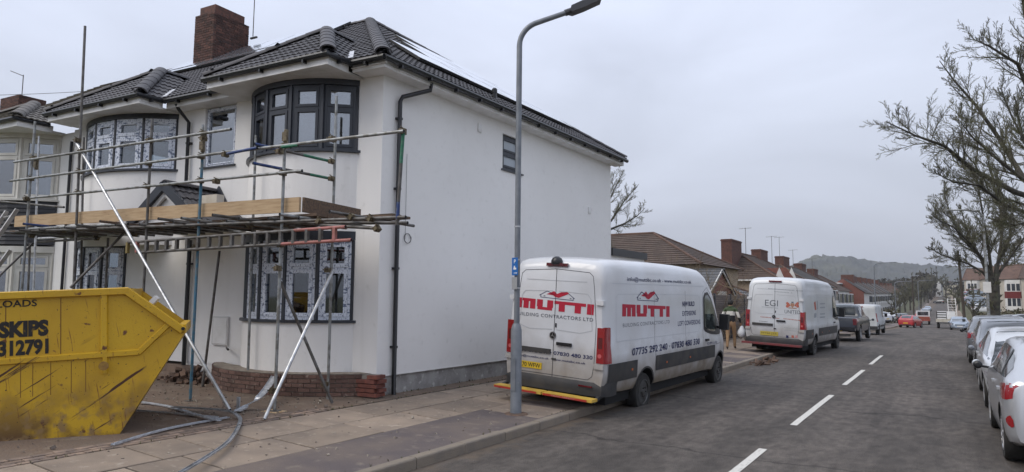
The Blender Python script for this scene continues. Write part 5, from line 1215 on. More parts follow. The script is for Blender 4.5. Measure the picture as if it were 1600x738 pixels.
def block_word(Fc, pl, pr, hpx, mat, parent, off=.004):
    a, c = Fc.uv(*pl), Fc.uv(*pr); mid = ((pl[0]+pr[0])/2, (pl[1]+pr[1])/2); h = (Fc.uv(mid[0], mid[1]-hpx/2)-Fc.uv(mid[0], mid[1]+hpx/2)).length; W_t = 5.12; k = (c-a).length/W_t; dr = (c-a).normalized(); up = Vector((-dr.y, dr.x)); m = MB(); x = 0
    G = [('M', 1.3, [(0, 1.3, .72, 1), (0, .37, 0, .72), (.465, .835, 0, .72), (.93, 1.3, 0, .72)]), ('U', 1.1, [(0, .40, .28, 1), (.70, 1.1, .28, 1), (.05, 1.05, .0, .28)]), ('T', 1.0, [(0, 1.04, .70, 1), (.3, .7, 0, .70)]), ('T', 1.0, [(0, 1.0, .70, 1), (.3, .7, 0, .70)]), ('I', .42, [(0, .42, 0, 1)])]
    for (n_, w_, rs), gp in zip(G, (.1, .08, .04, .08, 0)):
        for x0, x1, y0, y1 in rs:
            P = [a+dr*(k*(x+u))+up*(h*(v-.5)) for u, v in ((x0, y0), (x1, y0), (x1, y1), (x0, y1))]; m.poly([Fc.P+Fc.x*q.x+Fc.y*q.y+Fc.n*off for q in P])
        x += w_+gp
    return m.build('lettering', mat, parent)
def house_logo(Fc, x0, x1, y0, y1, par, sh=0):
    X = lambda t, v: (x0+(x1-x0)*t, y0+(y1-y0)*v+sh*(t-.5))
    Fc.poly([X(.20, .55), X(.42, .05), X(.50, .35), X(.40, .60)], m_crim, par); Fc.poly([X(.30, .35), X(.45, .80), X(.80, .0), X(.62, .1), X(.48, .42)], m_crim, par); Fc.poly([X(.45, .80), X(.55, .86), X(.84, .20), X(.80, .0)], m_crim, par, off=.0045)
    for a, c in (((.0, .78), (.22, .12)), ((.22, .12), (.40, .45)), ((.62, .30), (.78, .0)), ((.78, .0), (1.0, .78)), ((.04, .70), (.04, 1.0)), ((.96, .70), (.96, 1.0)), ((.04, 1.0), (.96, 1.0))):
        p, q = X(*a), X(*c); d = Vector((q[0]-p[0], q[1]-p[1])).normalized(); u = (-d.y*.45, d.x*.45); Fc.poly([(p[0]-u[0], p[1]-u[1]), (q[0]-u[0], q[1]-u[1]), (q[0]+u[0], q[1]+u[1]), (p[0]+u[0], p[1]+u[1])], m_navy, par)
    for t in (.12, .86): Fc.poly([X(t, .75), X(t+.05, .75), X(t+.05, .86), X(t, .86)], m_gink, par)
block_word(RF, (808, 472.0), (928, 484.5), 16, m_crim, van1); RF.text('BUILDING CONTRACTORS LTD', (806, 488.5), (927, 501), 5.5, m_gink, van1, .012, 1.15)
house_logo(RF, 843, 898, 455, 467, van1, 6); house_logo(SF, 995, 1029, 455, 470, van1, 2)
block_word(SF, (972, 485), (1046, 487), 18, m_crim, van1); SF.text('BUILDING CONTRACTORS LTD', (973, 505), (1046, 506), 5.5, m_gink, van1, .0, 1.1)
SFu.text('info@muttibc.co.uk - www.muttibc.co.uk', (980, 434.5), (1080, 443.5), 7.5, m_navy, van1, .005)
SF.text('NEW BUILD', (1066, 474), (1085, 476), 7.5, m_navy, van1, .02); SF.text('EXTENSIONS', (1066, 488.5), (1087, 490.5), 7.5, m_navy, van1, .01); SF.text('LOFT CONVERSIONS', (1059, 503), (1094, 505.5), 7.5, m_navy, van1, .01)
SFl = Face(V1, (SPR.side(3, 1.10)+.006, 0, 1.1), (0, 1, 0), (0, 0, 1))
SFl.text('07735 292 240 · 07830 480 330', (988, 545), (1093, 537.5), 10.5, m_navy, van1, .015); SFl.text('ED0M LU50', (1105, 536), (1120, 536), 4, m_navy, van1, .0)
pt = RF.uv(810, 567), RF.uv(846, 575); pw_ = .50; pc = (RF.uv(846, 573).x-pw_/2, (RF.uv(835, 564.5)+RF.uv(835, 579))/2)
m = MB(); zc = 1.5+(RF.uv(830, 570)).y; xr = RF.uv(846.5, 572).x; m.box(xr-.52, xr, -.010, -.004, zc-.056, zc+.056); npl = m.build('number_plate', m_ply, van1); text('LE70 WFW', .47, .075, m_ink, npl, frame((xr-.26, -.0115, zc), (1, 0, 0), (0, 0, 1)), .01)
# step bar with yellow top and red face
for x0, x1 in ((-1.0, -.03), (.0, .93)):
    m = MB(); m.box(x0, x1, -.30, -.10, .385, .43); st = m.build('rear_step', M('step_yellow', (.62, .40, .06), .6, col2=(.45, .28, .05), sc=6), van1); q = MB(); q.box(x0+.01, x1-.09, -.306, -.30, .387, .418); q.build('step_edge', M('step_red', (.42, .03, .02), .5), st)
    if x0 == 0: text('TRAIL SAFETY', .45, .018, M('step_print', (.6, .4, .35), .6), st, frame((.4, -.3075, .403), (1, 0, 0), (0, 0, 1)))
m = MB(); m.lathe([(.10, 0), (.105, .05), (.08, .10), (.03, .13)], (-.02, .02, 2.585), n=16); m.build('roof_camera', m_black, van1, smooth=40); m = MB(); m.box(-.14, .18, -.03, .02, 2.55, 2.585); m.build('camera_mount', m_redd, van1)
m = MB(); m.box(.55, .8, -.075, -.05, .58, .605); m.build('bumper_reflector', m_redd, van1)
for x_ in (-.95, .9): m = MB(); m.beam((x_, -.2, .38), (x_, .3, .5), .05, .05); m.build('step_bracket', m_clr, van1)
# ---- second van
w2 = onZ(-.0, 1272.8, 555); 
def place_from_wheel(P, heading, x, y): return Matrix.Translation(P)@Matrix.Rotation(heading, 4, 'Z')@Matrix.Translation((-x, -y, 0))
V2 = place_from_wheel(w2, -.045, .97, 1.64)@Matrix.Translation((0, 0, .0))@Matrix.Rotation(.045, 4, 'Y')
van2 = sprinter('second white van further down the kerb with crest and EGI UNITED lettering', V2, paint('second_van_paint', (.60, .62, .64), (.17, .14, .11), .35, dz=(1.15, .45), damt=.8))
RF2 = Face(V2, (0, 0, 1.5), (1, 0, 0), (0, 0, 1)); SF2 = Face(V2, SFa, (0, 1, 0), SFb-SFa)
m_gold = M('tan_ink', (.35, .19, .12), .7)
RF2.text('EGI', (1195.5, 472.5), (1215.5, 475), 9.5, m_gink, van2, -.005); RF2.text('UNITED', (1226, 486.5), (1250.5, 489), 5.5, m_gink, van2, 0)
for (a, c, h, mt, s_) in (((1200, 451), (1255, 455), 2.2, m_lgink, 'BUILDING AND MAINTENANCE SERVICES'), ((1207, 455.5), (1240, 458), 1.6, m_lgink, 'COMMERCIAL AND DOMESTIC WORK'), ((1190, 479.5), (1218, 482), 1.6, m_lgink, 'BUILDING CONTRACTORS'), ((1188, 495), (1218, 498), 2.2, m_oink, 'LOFTS EXTENSIONS'), ((1224, 498), (1255, 501.5), 2.2, m_oink, 'REFURBISHMENT'), ((1186, 501.8), (1199.5, 503), 1.5, m_gink, 'FREE QUOTES'), ((1225, 512), (1250, 514.5), 1.3, m_lgink, 'ALL WORK CONSIDERED'), ((1225, 516), (1248, 518), 1.3, m_lgink, 'NO JOB TOO SMALL')):
    m = MB(); rng = random.Random(len(s_)); a2, c2 = RF2.uv(*a), RF2.uv(*c); hh = h*.0245*.5; t = 0.0; n = int((c2-a2).length/.045)   # print too small to read in the photograph: rows of small dashes
    for i in range(n):
        if rng.random() < .13: continue
        p = a2+(c2-a2)*(i+.5)/n; m.box(p.x-.014, p.x+.014, -.005, -.004, 1.5+p.y-hh/2, 1.5+p.y+hh/2)
    stuff(m.build('small_print', mt, van2))
# crest: shield between two supporters
cx, cy = 1238.3, 477
for sg in (-1, 1):
    RF2.poly([(cx+sg*3, cy+1), (cx+sg*5, cy-3), (cx+sg*8, cy-5), (cx+sg*10.5, cy-3.5), (cx+sg*9, cy-1), (cx+sg*10.5, cy+2), (cx+sg*8.5, cy+4.5), (cx+sg*5.5, cy+2.5)], m_oink, van2, 'crest')
RF2.poly([(cx-3, cy-3), (cx+3, cy-2.6), (cx+3, cy+1), (cx, cy+4), (cx-3, cy+1)], m_gold, van2, 'crest', .0055); RF2.poly([(cx-7, cy+3.5), (cx+7, cy+4.5), (cx+6, cy+5.8), (cx-6, cy+4.8)], m_gold, van2, 'crest', .0055); RF2.poly([(cx-2, cy-5.5), (cx+2, cy-5.2), (cx+1.5, cy-3.2), (cx-1.5, cy-3.4)], m_gink, van2, 'crest', .0055)
for x, mt in ((1230, m_navy), (1238.5, m_oink), (1244.5, M('pink_ink', (.5, .25, .25), .7))): RF2.poly([(x-1.8, 524), (x+2, 524.5), (x+2, 528.5), (x-1.8, 528)], mt, van2, 'sticker')
SF2.poly([(1271.5, 473), (1274, 471), (1275.5, 484), (1273, 485)], m_oink, van2, 'logo'); SF2.poly([(1276, 470), (1277.5, 470), (1278, 483), (1276.5, 484)], m_lgink, van2, 'logo'); SF2.poly([(1272, 490), (1275.5, 489), (1275.5, 496), (1272, 497)], m_lgink, van2, 'logo')
for yy in (474, 480, 490, 495): SF2.poly([(1281, yy), (1289, yy-.5), (1289, yy+1.5), (1281, yy+2)], m_lgink, van2, 'logo')
z2 = 1.5+RF2.uv(1200, 521).y; xr = RF2.uv(1216, 522).x; m = MB(); m.box(xr-.6, xr, -.01, -.004, z2-.07, z2+.07); npl = m.build('number_plate', M('faded_yellow_plate', (.45, .36, .06), .6), van2); text('HY66 JZE', .5, .08, M('faded_ink', (.12, .10, .03), .8), npl, frame((xr-.3, -.0115, z2), (1, 0, 0), (0, 0, 1)))
m = MB(); m.box(-1.02, .93, -.28, -.06, .40, .46); m.build('rear_step', M('dull_red_step', (.20, .035, .04), .6, col2=(.14, .05, .05), sc=7), van2)
# ---- cars
HATCH = dict(L_=4.04, T=[(0, .98), (.04, 1.03), (.12, 1.06), (.2, 1.12), (.42, 1.28), (.62, 1.40), (.8, 1.445), (1.4, 1.475), (2.1, 1.45), (2.5, 1.36), (2.95, 1.12), (3.1, 1.04), (3.5, .96), (3.85, .82), (4.04, .55)],
             B=[(0, .92), (.05, .97), (.2, 1.0), (1.5, .97), (3.0, .93), (3.6, .84), (4.04, .5)], zb=[(0, .30), (.3, .24), (2, .2), (3.7, .2), (4.04, .25)], W=[(0, .77), (.04, .82), (.14, .855), (.4, .868), (3.2, .868), (3.7, .78), (3.95, .62), (4.04, .5)], rt=.66)
SALOON = dict(L_=4.45, T=[(0, .92), (.04, .97), (.12, 1.0), (.45, 1.06), (.75, 1.12), (1.2, 1.33), (1.6, 1.41), (2.2, 1.43), (2.7, 1.36), (3.25, 1.08), (3.45, .99), (4.0, .88), (4.3, .74), (4.45, .5)],
              B=[(0, .88), (.1, .94), (.6, .98), (3.3, .93), (3.9, .84), (4.45, .46)], zb=[(0, .3), (.4, .22), (4, .2), (4.45, .25)], W=[(0, .70), (.06, .78), (.3, .85), (.7, .87), (3.6, .87), (4.1, .78), (4.35, .62), (4.45, .5)], rt=.64)
ESTATE = dict(L_=4.6, T=[(0, 1.0), (.04, 1.06), (.2, 1.18), (.5, 1.38), (.8, 1.46), (2.2, 1.49), (2.75, 1.42), (3.4, 1.10), (3.6, 1.02), (4.1, .92), (4.45, .78), (4.6, .5)],
              B=[(0, .94), (.1, 1.0), (.6, 1.02), (3.3, .97), (4.0, .86), (4.6, .46)], zb=[(0, .32), (.4, .24), (4, .22), (4.6, .27)], W=[(0, .74), (.06, .80), (.3, .88), (.7, .90), (3.7, .90), (4.2, .80), (4.5, .64), (4.6, .5)], rt=.68)
def car(name, label, spec, pm, Mx, facing, cat='car', group=None, r=.31, wy=(.66, 3.15), detail=2, rim=None, glass=None, plate='rear', ptxt=None):
    """local y runs from the tail (0) to the nose (L)"""
    B_ = Body(**spec); v = thing(name, label, cat, mat=Mx, group=group); glass = glass or m_glassc; Lg = spec['L_']
    me = B_.mesh('body', [pm, m_dark], [(wy[0], r+.01, r+.055), (wy[1], r+.01, r+.055)] if detail > 0 else None); link('body', me, v, None)
    Wm = max(p[1] for p in spec['W'])
    for y in wy:
        for sg in (1, -1): wheel(v, sg*(Wm-.015), y, r, .19, sg, 'alloy' if detail > 0 else 'alloy', rim)
    # find roof extents from the profile
    zs = [(y, B_.T(y)) for y in np.linspace(0, Lg, 200)]; zmax = max(z for y, z in zs)
    ry0 = min(y for y, z in zs if z > zmax-.07); ry1 = max(y for y, z in zs if z > zmax-.07)
    bw0 = min(y for y, z in zs if z > B_.B(y)+.09 and y > .05); bw1 = max(y for y, z in zs if z > B_.B(y)+.10)
    for sg in (1, -1):
        ya, yb = bw0+.12 if spec is not SALOON else bw0+.1, bw1-.08; cols = []
        for y in np.linspace(ya, yb, 16): cols.append((y, B_.B(y)+.03, B_.B(y)+max(.02, (B_.T(y)-B_.B(y))*.80)))
        B_.side_patch(cols, glass, v, 'side_window', sg, .005)
        if detail > 1:
            mid = (ry0+ry1)/2+.15
            for ym in (mid, mid-.95 if mid-.95 > ya+.15 else ya+.3): B_.side_patch([(ym-.035, B_.B(ym)+.02, B_.B(ym)+(B_.T(ym)-B_.B(ym))*.82), (ym+.035, B_.B(ym)+.02, B_.B(ym)+(B_.T(ym)-B_.B(ym))*.82)], m_black, v, 'window_pillar', sg, .009)
            for ym in (mid, mid-.95, bw1-.22):
                if ym > wy[0]-.2: B_.side_line([(ym, .32), (ym+.02, B_.B(ym))], v, sgn=sg)
            B_.side_line([(wy[0]+.5, .30), (wy[1]-.5, .30)], v, 'sill', sg, .05, m_clr, .004)
            for ym in (mid+.12-.95, mid+.12-.95+.98): q = MB(); x = B_.side(ym, .86)+.014; q.box(sg*x-.014, sg*x+.014, ym-.18, ym-.0, .845, .875); q.build('door_handle', pm, v)
        q = MB(); ym = bw1-.25; zc = B_.B(ym)+.06; q.lathe([(.03, -.05), (.062, -.035), (.07, .0), (.06, .035), (.03, .06)], (sg*(Wm+.09), ym, zc+.06), 'y', 12); q.beam((sg*(Wm-.06), ym, zc+.02), (sg*(Wm+.06), ym, zc+.04), .04, .035); q.build('wing_mirror', m_black if detail > 1 and name == 'hatchback' else pm, v)
        # lamps
        hb = B_.B(.1); B_.side_patch([(.005, hb-.17, hb-.02), (.05, hb-.19, hb+.0), (.16, hb-.20, hb-.01), (.32, hb-.17, hb-.02), (.50, hb-.09, hb-.045)], m_red, v, 'tail_light', sg, .007)
        yb_ = Lg-.30; hz = B_.B(yb_); B_.side_patch([(Lg-.62, hz-.06, hz-.02), (Lg-.45, hz-.14, hz-.02), (Lg-.3, hz-.19, B_.B(Lg-.3)-.02), (Lg-.16, hz-.2, B_.B(Lg-.16)-.03)], m_clear, v, 'headlight', sg, .008)
    B_.top_patch([(y, Wm*.60) for y in np.linspace(bw0+.03, ry0-.02, 5)], glass, v, 'rear_window'); B_.top_patch([(y, Wm*(.66+.06*t)) for t, y in enumerate(np.linspace(ry1+.03, bw1-.02, 5))][:5], glass, v, 'windscreen')
    q = MB(); q.box(-.26, .26, -.012, -.002, .50, .61); pl_ = q.build('number_plate', m_ply, v); q = MB(); q.box(-.26, .26, Lg+.002, Lg+.012, .36, .47); q.build('number_plate', m_plw, v)
    q = MB(); q.box(-.60, .60, -.02, .1, .27, .40); q.build('lower_bumper', m_clr, v); q = MB(); q.box(-.45, .45, Lg-.03, Lg+.006, .5, .60); q.build('grille', m_black, v)
    return v
m_glassc = M('car_window', (.018, .024, .028), .06, coat=1, col2=(.06, .075, .08), sc=2.2, lo=.5, hi=.62)
m_silver = M('silver_paint', (.50, .51, .53), .3, .55, coat=.8); m_silver2 = M('pale_silver_paint', (.58, .59, .60), .3, .4, coat=.8); m_char = M('charcoal_paint', (.15, .16, .175), .3, .4, coat=.8); m_grey = M('mid_grey_paint', (.18, .19, .205), .3, .4, coat=.8)
m_cred = M('red_paint', (.38, .02, .025), .35, coat=.8); m_blk = M('black_paint', (.015, .016, .02), .25, coat=1); m_cblue = M('pale_blue_paint', (.30, .35, .42), .35, .3, coat=.6); m_navyp = M('dark_blue_paint', (.010, .014, .024), .4, .0, coat=.8); m_cwh = M('white_paint', (.62, .63, .64), .35, coat=.6)
def cpose(x, y, heading=0, z=None):
    zz_ = ground(x, y) if z is None else z; sl = math.atan((ground(x, y+1)-ground(x, y-1))/2) if z is None else 0
    return Matrix.Translation((x, y, zz_))@Matrix.Rotation(sl, 4, 'X')@Matrix.Rotation(heading, 4, 'Z')
fi = car('hatchback', 'nearest silver hatchback at the right edge showing its red tail light', HATCH, m_silver, cpose(1.33, 9.83, .012, 0), 1, r=.315, wy=(.66, 3.15))
# tail lamp shape and bumper reflector of the near hatchback
Bf = Body(**HATCH); q = Bf.side_patch([(.002, .50, .57), (.02, .48, .62), (.05, .50, .60), (.08, .53, .57)], m_red, fi, 'rear_reflector', -1, .01); None
Bf.side_line([(.01, .66), (.3, .70), (.62, .78)], fi, 'pressed_line', -1, .012, m_press); 
q = MB(); q.tube([(0, 1.1, 1.49), (0, .85, 1.70)], .006, 5); q.build('aerial', m_black, fi)
c2 = car('saloon_car', 'pale silver saloon facing the camera behind the nearest hatchback', SALOON, m_silver2, cpose(1.30, 18.9, math.pi, 0), -1, wy=(.75, 3.55))
c3 = car('estate_car', 'charcoal estate car parked third in the right hand kerbside row', ESTATE, m_char, cpose(1.36, 24.2, math.pi), -1, wy=(.8, 3.7))
c4 = car('hatchback', 'grey hatchback with red tail light parked fourth in the right hand row', HATCH, m_grey, cpose(1.25, 25.3), 1)
# ---- pickup
PICK = dict(L_=5.3, T=[(0, .98), (.03, 1.14), (.1, 1.17), (1.55, 1.17), (1.62, 1.25), (1.75, 1.62), (1.95, 1.76), (2.6, 1.80), (3.1, 1.74), (3.55, 1.42), (3.75, 1.28), (4.6, 1.18), (5.1, 1.0), (5.3, .7)],
            B=[(0, .96), (.05, 1.13), (3.6, 1.16), (4.6, 1.06), (5.3, .65)], zb=[(0, .62), (1, .45), (5.3, .40)], W=[(0, .86), (.06, .90), (.3, .92), (4.4, .92), (5.0, .82), (5.3, .65)], rt=.68)
pw = onZ(g(36)-.0, 1346, 533)
pk = car('pickup_truck', 'dark blue pickup truck with yellow number plate parked behind the second van', PICK, m_navyp, place_from_wheel(Vector((pw.x, pw.y, g(pw.y)-.0)), -.03, .92, 1.15), 1, 'pickup truck', r=.38, wy=(1.15, 4.35))
q = MB(); q.box(-.84, .84, -.16, .04, .55, .72); q.build('rear_bumper', m_blk, pk); q = MB(); q.box(-.62, .62, 1.60, 1.68, 1.28, 1.66); q.build('cab_rear_window', m_glassc, pk)
for sg in (1, -1): q = MB(); q.box(sg*.74, sg*.90, -.02, .06, .82, 1.10); q.build('tail_lamp', m_redd, pk)
q = MB(); q.box(-.45, .45, .35, 1.5, 1.17, 1.62); q.build('cargo_cover', m_blk, pk) if False else None
q = MB(); q.box(-.26, .1, -.175, -.162, .60, .70); q.build('yellow_number_plate', m_ply, pk); text('ET07 KYR', .32, .06, m_ink, pk, frame((-.08, -.177, .65), (1, 0, 0), (0, 0, 1))); 
m = MB()
for k in range(20): a, c = 2*math.pi*k/20, 2*math.pi*(k+1)/20; m.poly([(.11*math.cos(a), -.004, .98+.045*math.sin(a)), (.11*math.cos(c), -.004, .98+.045*math.sin(c)), (0, -.004, .98)])
m.build('oval_badge', m_alloy, pk)
# ---- mid size white van
VIV = dict(L_=4.9, T=[(0, 1.70), (.05, 1.86), (.2, 1.94), (1, 1.97), (3.1, 1.95), (3.5, 1.80), (4.05, 1.32), (4.3, 1.18), (4.7, 1.0), (4.9, .7)], B=[(0, 1.05), (3.6, 1.05), (4.2, 1.02), (4.9, .6)], zb=[(0, .34), (4.9, .28)], W=[(0, .90), (.05, .93), (.2, .95), (4.0, .95), (4.6, .82), (4.9, .62)], rt=.80)
def midvan(label, pm, Mx, name='small_van'):
    B_ = Body(**VIV); v = thing(name, label, 'van', mat=Mx); link('body', B_.mesh('body', [pm, m_dark], [(.85, .33, .38), (3.85, .33, .38)]), v)
    for y in (.85, 3.85):
        for sg in (1, -1): wheel(v, sg*.93, y, .32, .2, sg, 'steel')
    for sg in (1, -1):
        B_.side_patch([(2.75, 1.12, 1.72), (3.1, 1.12, 1.74), (3.4, 1.12, 1.62), (3.75, 1.12, 1.32)], m_glassc, v, 'side_window', sg)
        B_.side_patch([(.0, .85, 1.42), (.06, .85, 1.42), (.15, .86, 1.40)], m_red, v, 'tail_light', sg, .008); B_.side_line([(2.65, .4), (2.65, 1.8)], v, sgn=sg); B_.side_patch([(y, .5, .62) for y in (.1, .45)], m_clr, v, 'side_moulding', sg, .008); B_.side_patch([(y, .5, .62) for y in (1.25, 3.4)], m_clr, v, 'side_moulding', sg, .008)
        q = MB(); q.box(sg*.97, sg*1.14, 3.5, 3.62, 1.12, 1.36); q.build('wing_mirror', m_black, v)
    q = MB(); q.box(-.92, .92, -.08, .1, .36, .58); q.build('rear_bumper', m_clr, v); q = MB(); q.box(-.006, .006, -.008, -.002, .6, 1.75); q.box(-.8, .8, -.006, -.002, .98, .99); stuff(q.build('panel_gaps', m_seam, v)); q = MB(); q.box(-.12, .12, -.02, .03, 1.80, 1.85); q.build('brake_light', m_red, v)
    return v
p3 = onZ(g(46), 1374.5, 521.5)
midvan('white mid size van parked in front of the pickup truck', M('dull_white_van', (.50, .52, .53), .45, col2=(.40, .41, .41), sc=1.5), place_from_wheel(Vector((p3.x, p3.y, g(p3.y))), -.03, .93, .85))
# ------------------------------------------------------------ fence, garage and buildings on the left
m_fence = M('grey_fence_slat', (.15, .125, .115), .8, rnd=.18, col2=(.20, .17, .15), sc=3, stretch=(1, 6, 6), bump=.2); m_cop = M('pale_coping', (.50, .46, .40), .9, col2=(.36, .33, .29), sc=5)
def fence(x, y0, y1, label, posts=2.4, h=1.95):
    f = thing('slat_fence', label, 'fence', loc=(x, y0, pav(x, y0)-.02)); n = 20; Y = 0; L_ = y1-y0; k = 0
    sb = MB(); sb.box(-.012, .012, .03, posts-.03, 0, .082); sm = sb.mesh('slat', m_fence); pb_ = MB(); pb_.box(-.05, .05, -.05, .05, 0, h+.03); pm = pb_.mesh('fence_post', m_anth)
    while Y < L_-.1:
        z = pav(x, y0+Y)-pav(x, y0); link('fence_post', pm, f, Matrix.Translation((0, Y, z)))
        if k < 5:
            for i in range(n): link('slat', sm, f, Matrix.Translation((0, Y, z+.05+i*.094))@Matrix.Rotation(R(12), 4, 'Y'))
        else:
            q = MB()
            for i in range(n): q.box(-.012, .012, .03, posts-.03, .05+i*.094, .05+i*.094+.082)
            stuff(q.build('slat_run', m_fence, f, Matrix.Translation((0, Y, z))))
        Y += posts; k += 1
    b = MB(); b.box(-.03, .0, -.0, L_, 0, h-.1); b.build('backing', m_dark, f, Matrix.Translation((-.03, 0, 0)))
    return f
fence(-8.3, 21.15, 45.1, 'long grey horizontal slat fence behind the walking person')
gwal = thing('coping_wall', 'pale coped garden wall just behind the slat fence', 'wall', loc=(-8.75, 28.2, 0))
for y0, y1 in ((0, 3.2), (3.2, 5.9), (6.6, 9.4), (10.2, 14.0)):
    b = MB(); b.box(-.12, .12, y0+.01, y1-.01, 1.98, 2.10); b.build('coping_stone', m_cop, gwal)
b = MB(); b.box(-.08, .08, 0, 14.0, -.1, 1.98); b.build('wall_body', m_plinth, gwal)
m_fartile = M('far_brown_roof', (.085, .058, .045), .9, col2=(.06, .042, .034), sc=1.2, col3=(.12, .095, .07), sc3=5, lo3=.55, hi3=.8, bump=.6, bsc=14)
m_fartile2 = M('far_russet_roof', (.125, .075, .055), .9, col2=(.09, .055, .042), sc=1.2, bump=.6, bsc=14)
m_fargrey = M('far_grey_roof', (.085, .078, .072), .9, col2=(.065, .06, .056), sc=1.2, bump=.6, bsc=14)
m_beige = M('beige_render', (.34, .265, .19), .95, col2=(.28, .22, .16), sc=2.5, bump=.6, bsc=40); m_wh2 = M('far_white_render', (.66, .65, .63), .9, col2=(.55, .54, .52), sc=1.5)
m_burg = M('burgundy_hung_tile', (.16, .025, .025), .85, col2=(.12, .02, .02), sc=6); m_farbrick = M('far_brick', (.12, .055, .042), .9, col2=(.08, .042, .034), sc=6, bump=.4, bsc=30); m_farred = M('far_red_brick', (.19, .075, .058), .9, col2=(.14, .06, .048), sc=5, bump=.4, bsc=30)
m_farwin = M('far_window_glass', (.03, .035, .045), .1, coat=1)
def roof_mesh(parent, x0, x1, y0, y1, ze, zr, ridge='y', hip0=True, hip1=True, mat=None, over=.35, rows=True, nm='roof', gmat=None):
    """simple hipped/gabled roof with tile courses as real steps"""
    mat = mat or m_fartile; x0 -= over; x1 += over; y0 -= over; y1 += over
    if ridge == 'y': m = (x0+x1)/2; h = (x1-x0)/2; a = (m, y0+(h if hip0 else 0), zr); c = (m, y1-(h if hip1 else 0), zr)
    else: m = (y0+y1)/2; h = (y1-y0)/2; a = (x0+(h if hip0 else 0), m, zr); c = (x1-(h if hip1 else 0), m, zr)
    A, Bq, Cq, D = (x0, y0, ze), (x1, y0, ze), (x1, y1, ze), (x0, y1, ze); b = MB()
    faces = [(A, Bq, a), (Bq, Cq, c, a), (Cq, D, c), (D, A, a, c)] if ridge == 'y' else [(A, Bq, c, a), (Bq, Cq, c), (Cq, D, a, c), (D, A, a)]
    for f in faces:
        if len(f) == 3 and not (hip0 if (f[0] == A if ridge == 'y' else f[0] == D) else hip1):
            q = MB(); sh = Vector((0, 0, 0)); cen = (Vector(A)+Vector(Cq))/2; mv = ((cen-(Vector(f[0])+Vector(f[1]))/2).normalized())*(over+.02); mv.z = 0; q.poly([Vector(p)+mv for p in f]); q.build('gable_infill', gmat or m_wh2, parent); continue
        P = [Vector(p) for p in f]; U = P[1]-P[0]; nr = max(4, int((zr-ze)/.16)) if rows else 1; up = U.normalized().cross((P[2]-P[0])).normalized()
        if up.z < 0: up = -up
        L0, L1 = P[0], P[1]; T0, T1 = (P[3] if len(P) == 4 else P[2]), P[2]
        for i in range(nr):
            f0, f1 = i/nr, (i+1)/nr
            p0, p1 = L0.lerp(T0, f0)+up*.035, L1.lerp(T1, f0)+up*.035; q0, q1 = L0.lerp(T0, f1), L1.lerp(T1, f1)
            b.poly([p0, p1, q1, q0]); b.poly([p0-up*.035, p1-up*.035, p1, p0])
    b.poly([A, Bq, Cq, D]); o = b.build(nm, mat, parent)
    q = MB(); hipm = mat
    for p, r_ in ((a, c),)+(((A, a), (Bq, a if ridge == 'y' else c)) if hip0 or ridge == 'x' else ())+(((Cq, c), (D, c if ridge == 'y' else a)) if hip1 else ()): q.tube([Vector(p)+Vector((0, 0, .03)), Vector(r_)+Vector((0, 0, .03))], .10, 6)
    q.build('ridge', m_fartile2, o); return o, a, c
def far_window(parent, T, w_, h_, mat=None, cols=3):
    b = MB(); b.box(-w_/2, w_/2, -h_/2, h_/2, 0, .06); o = b.build('window', mat or m_wh2, parent, T); cw = w_/cols
    for i in range(cols):
        for v0, v1 in ((-h_/2+.08, h_/2*.35), (h_/2*.35+.07, h_/2-.08)): q = MB(); q.box(-w_/2+cw*i+.05, -w_/2+cw*(i+1)-.05, v0, v1, .061, .066); q.build('pane', m_farwin, o)
    return o
def aerial(x, y, z, h, label):
    b = MB(); b.tube([(0, 0, -1.1), (0, 0, h)], .022, 5); b.beam((-.5, 0, h-.08), (.5, .1, h-.02), .02, .02)
    for k in range(5): t = -.45+k*.22; b.beam((t, -.22, h-.05), (t, .22, h-.05), .015, .015)
    return tag(b.build('tv_aerial', m_galvd, None, Matrix.Translation((x, y, z))), label, 'aerial', 'aerials on the chimneys')
# brown tiled house beyond the extension
hz = thing('brown_roofed_house', 'low house with big brown tiled hipped roof beyond the white extension', 'house', loc=(0, 0, 0))
b = MB(); b.box(-30, -13.4, 42.4, 52, -.3, 4.15); b.build('wall', m_beige, hz)
roof_mesh(hz, -30, -13.4, 42.4, 52.0, 4.15, 6.75, 'x', True, True, m_fartile)
# garage with a red gable
gr_ = thing('garage', 'small garage with red brick gable and grey tiled roof behind the fence', 'garage', loc=(0, 0, 0))
b = MB(); y0, y1 = 33.1, 37.7; xg = -10.0
b.prism([(y0+.15, 0), (y1-.15, 0), (y1-.15, 2.28), ((y0+y1)/2, 3.42), (y0+.15, 2.28)], lambda p: (xg-.2, p[0], p[1]), lambda p: (xg, p[0], p[1])); b.build('gable_wall', m_farred, gr_)
b = MB(); b.box(xg-5, xg-.2, y0+.2, y1-.2, 0, 2.3); b.build('wall', m_farred, gr_)
def slope_rows(root, A, B_, C_, D_, n, mat, tw=.33):
    """A-B eave, D-C ridge, rows of tiles"""
    A, B_, C_, D_ = map(Vector, (A, B_, C_, D_)); up = (B_-A).cross(D_-A).normalized(); up = up if up.z > 0 else -up; me = None; U = (B_-A).normalized(); L_ = (B_-A).length; V = (D_-A); vl = V.length/n; k = int(L_/tw)
    bb = MB(); bb.box(.004, L_/k-.004, 0, vl+.03, 0, .022); me = bb.mesh('roof_tile', mat); T0 = frame((0, 0, 0), U, V)
    if (T0.to_3x3()@Vector((0, 0, 1))).z < 0: T0 = frame((0, 0, 0), -U, V)
    fl = (T0.to_3x3()@Vector((1, 0, 0))).dot(U) < 0
    b = MB(); b.poly([A, B_, C_, D_]); b.build('roof_underlay', m_tileb, root)
    for j in range(n):
        for i in range(k):
            T = T0.copy(); T.translation = A+U*(L_/k*(i+(1 if fl else 0)))+V.normalized()*(vl*j)+up*.02; link('roof_tile', me, root, T@Matrix.Rotation(R(-3.2), 4, 'X'))
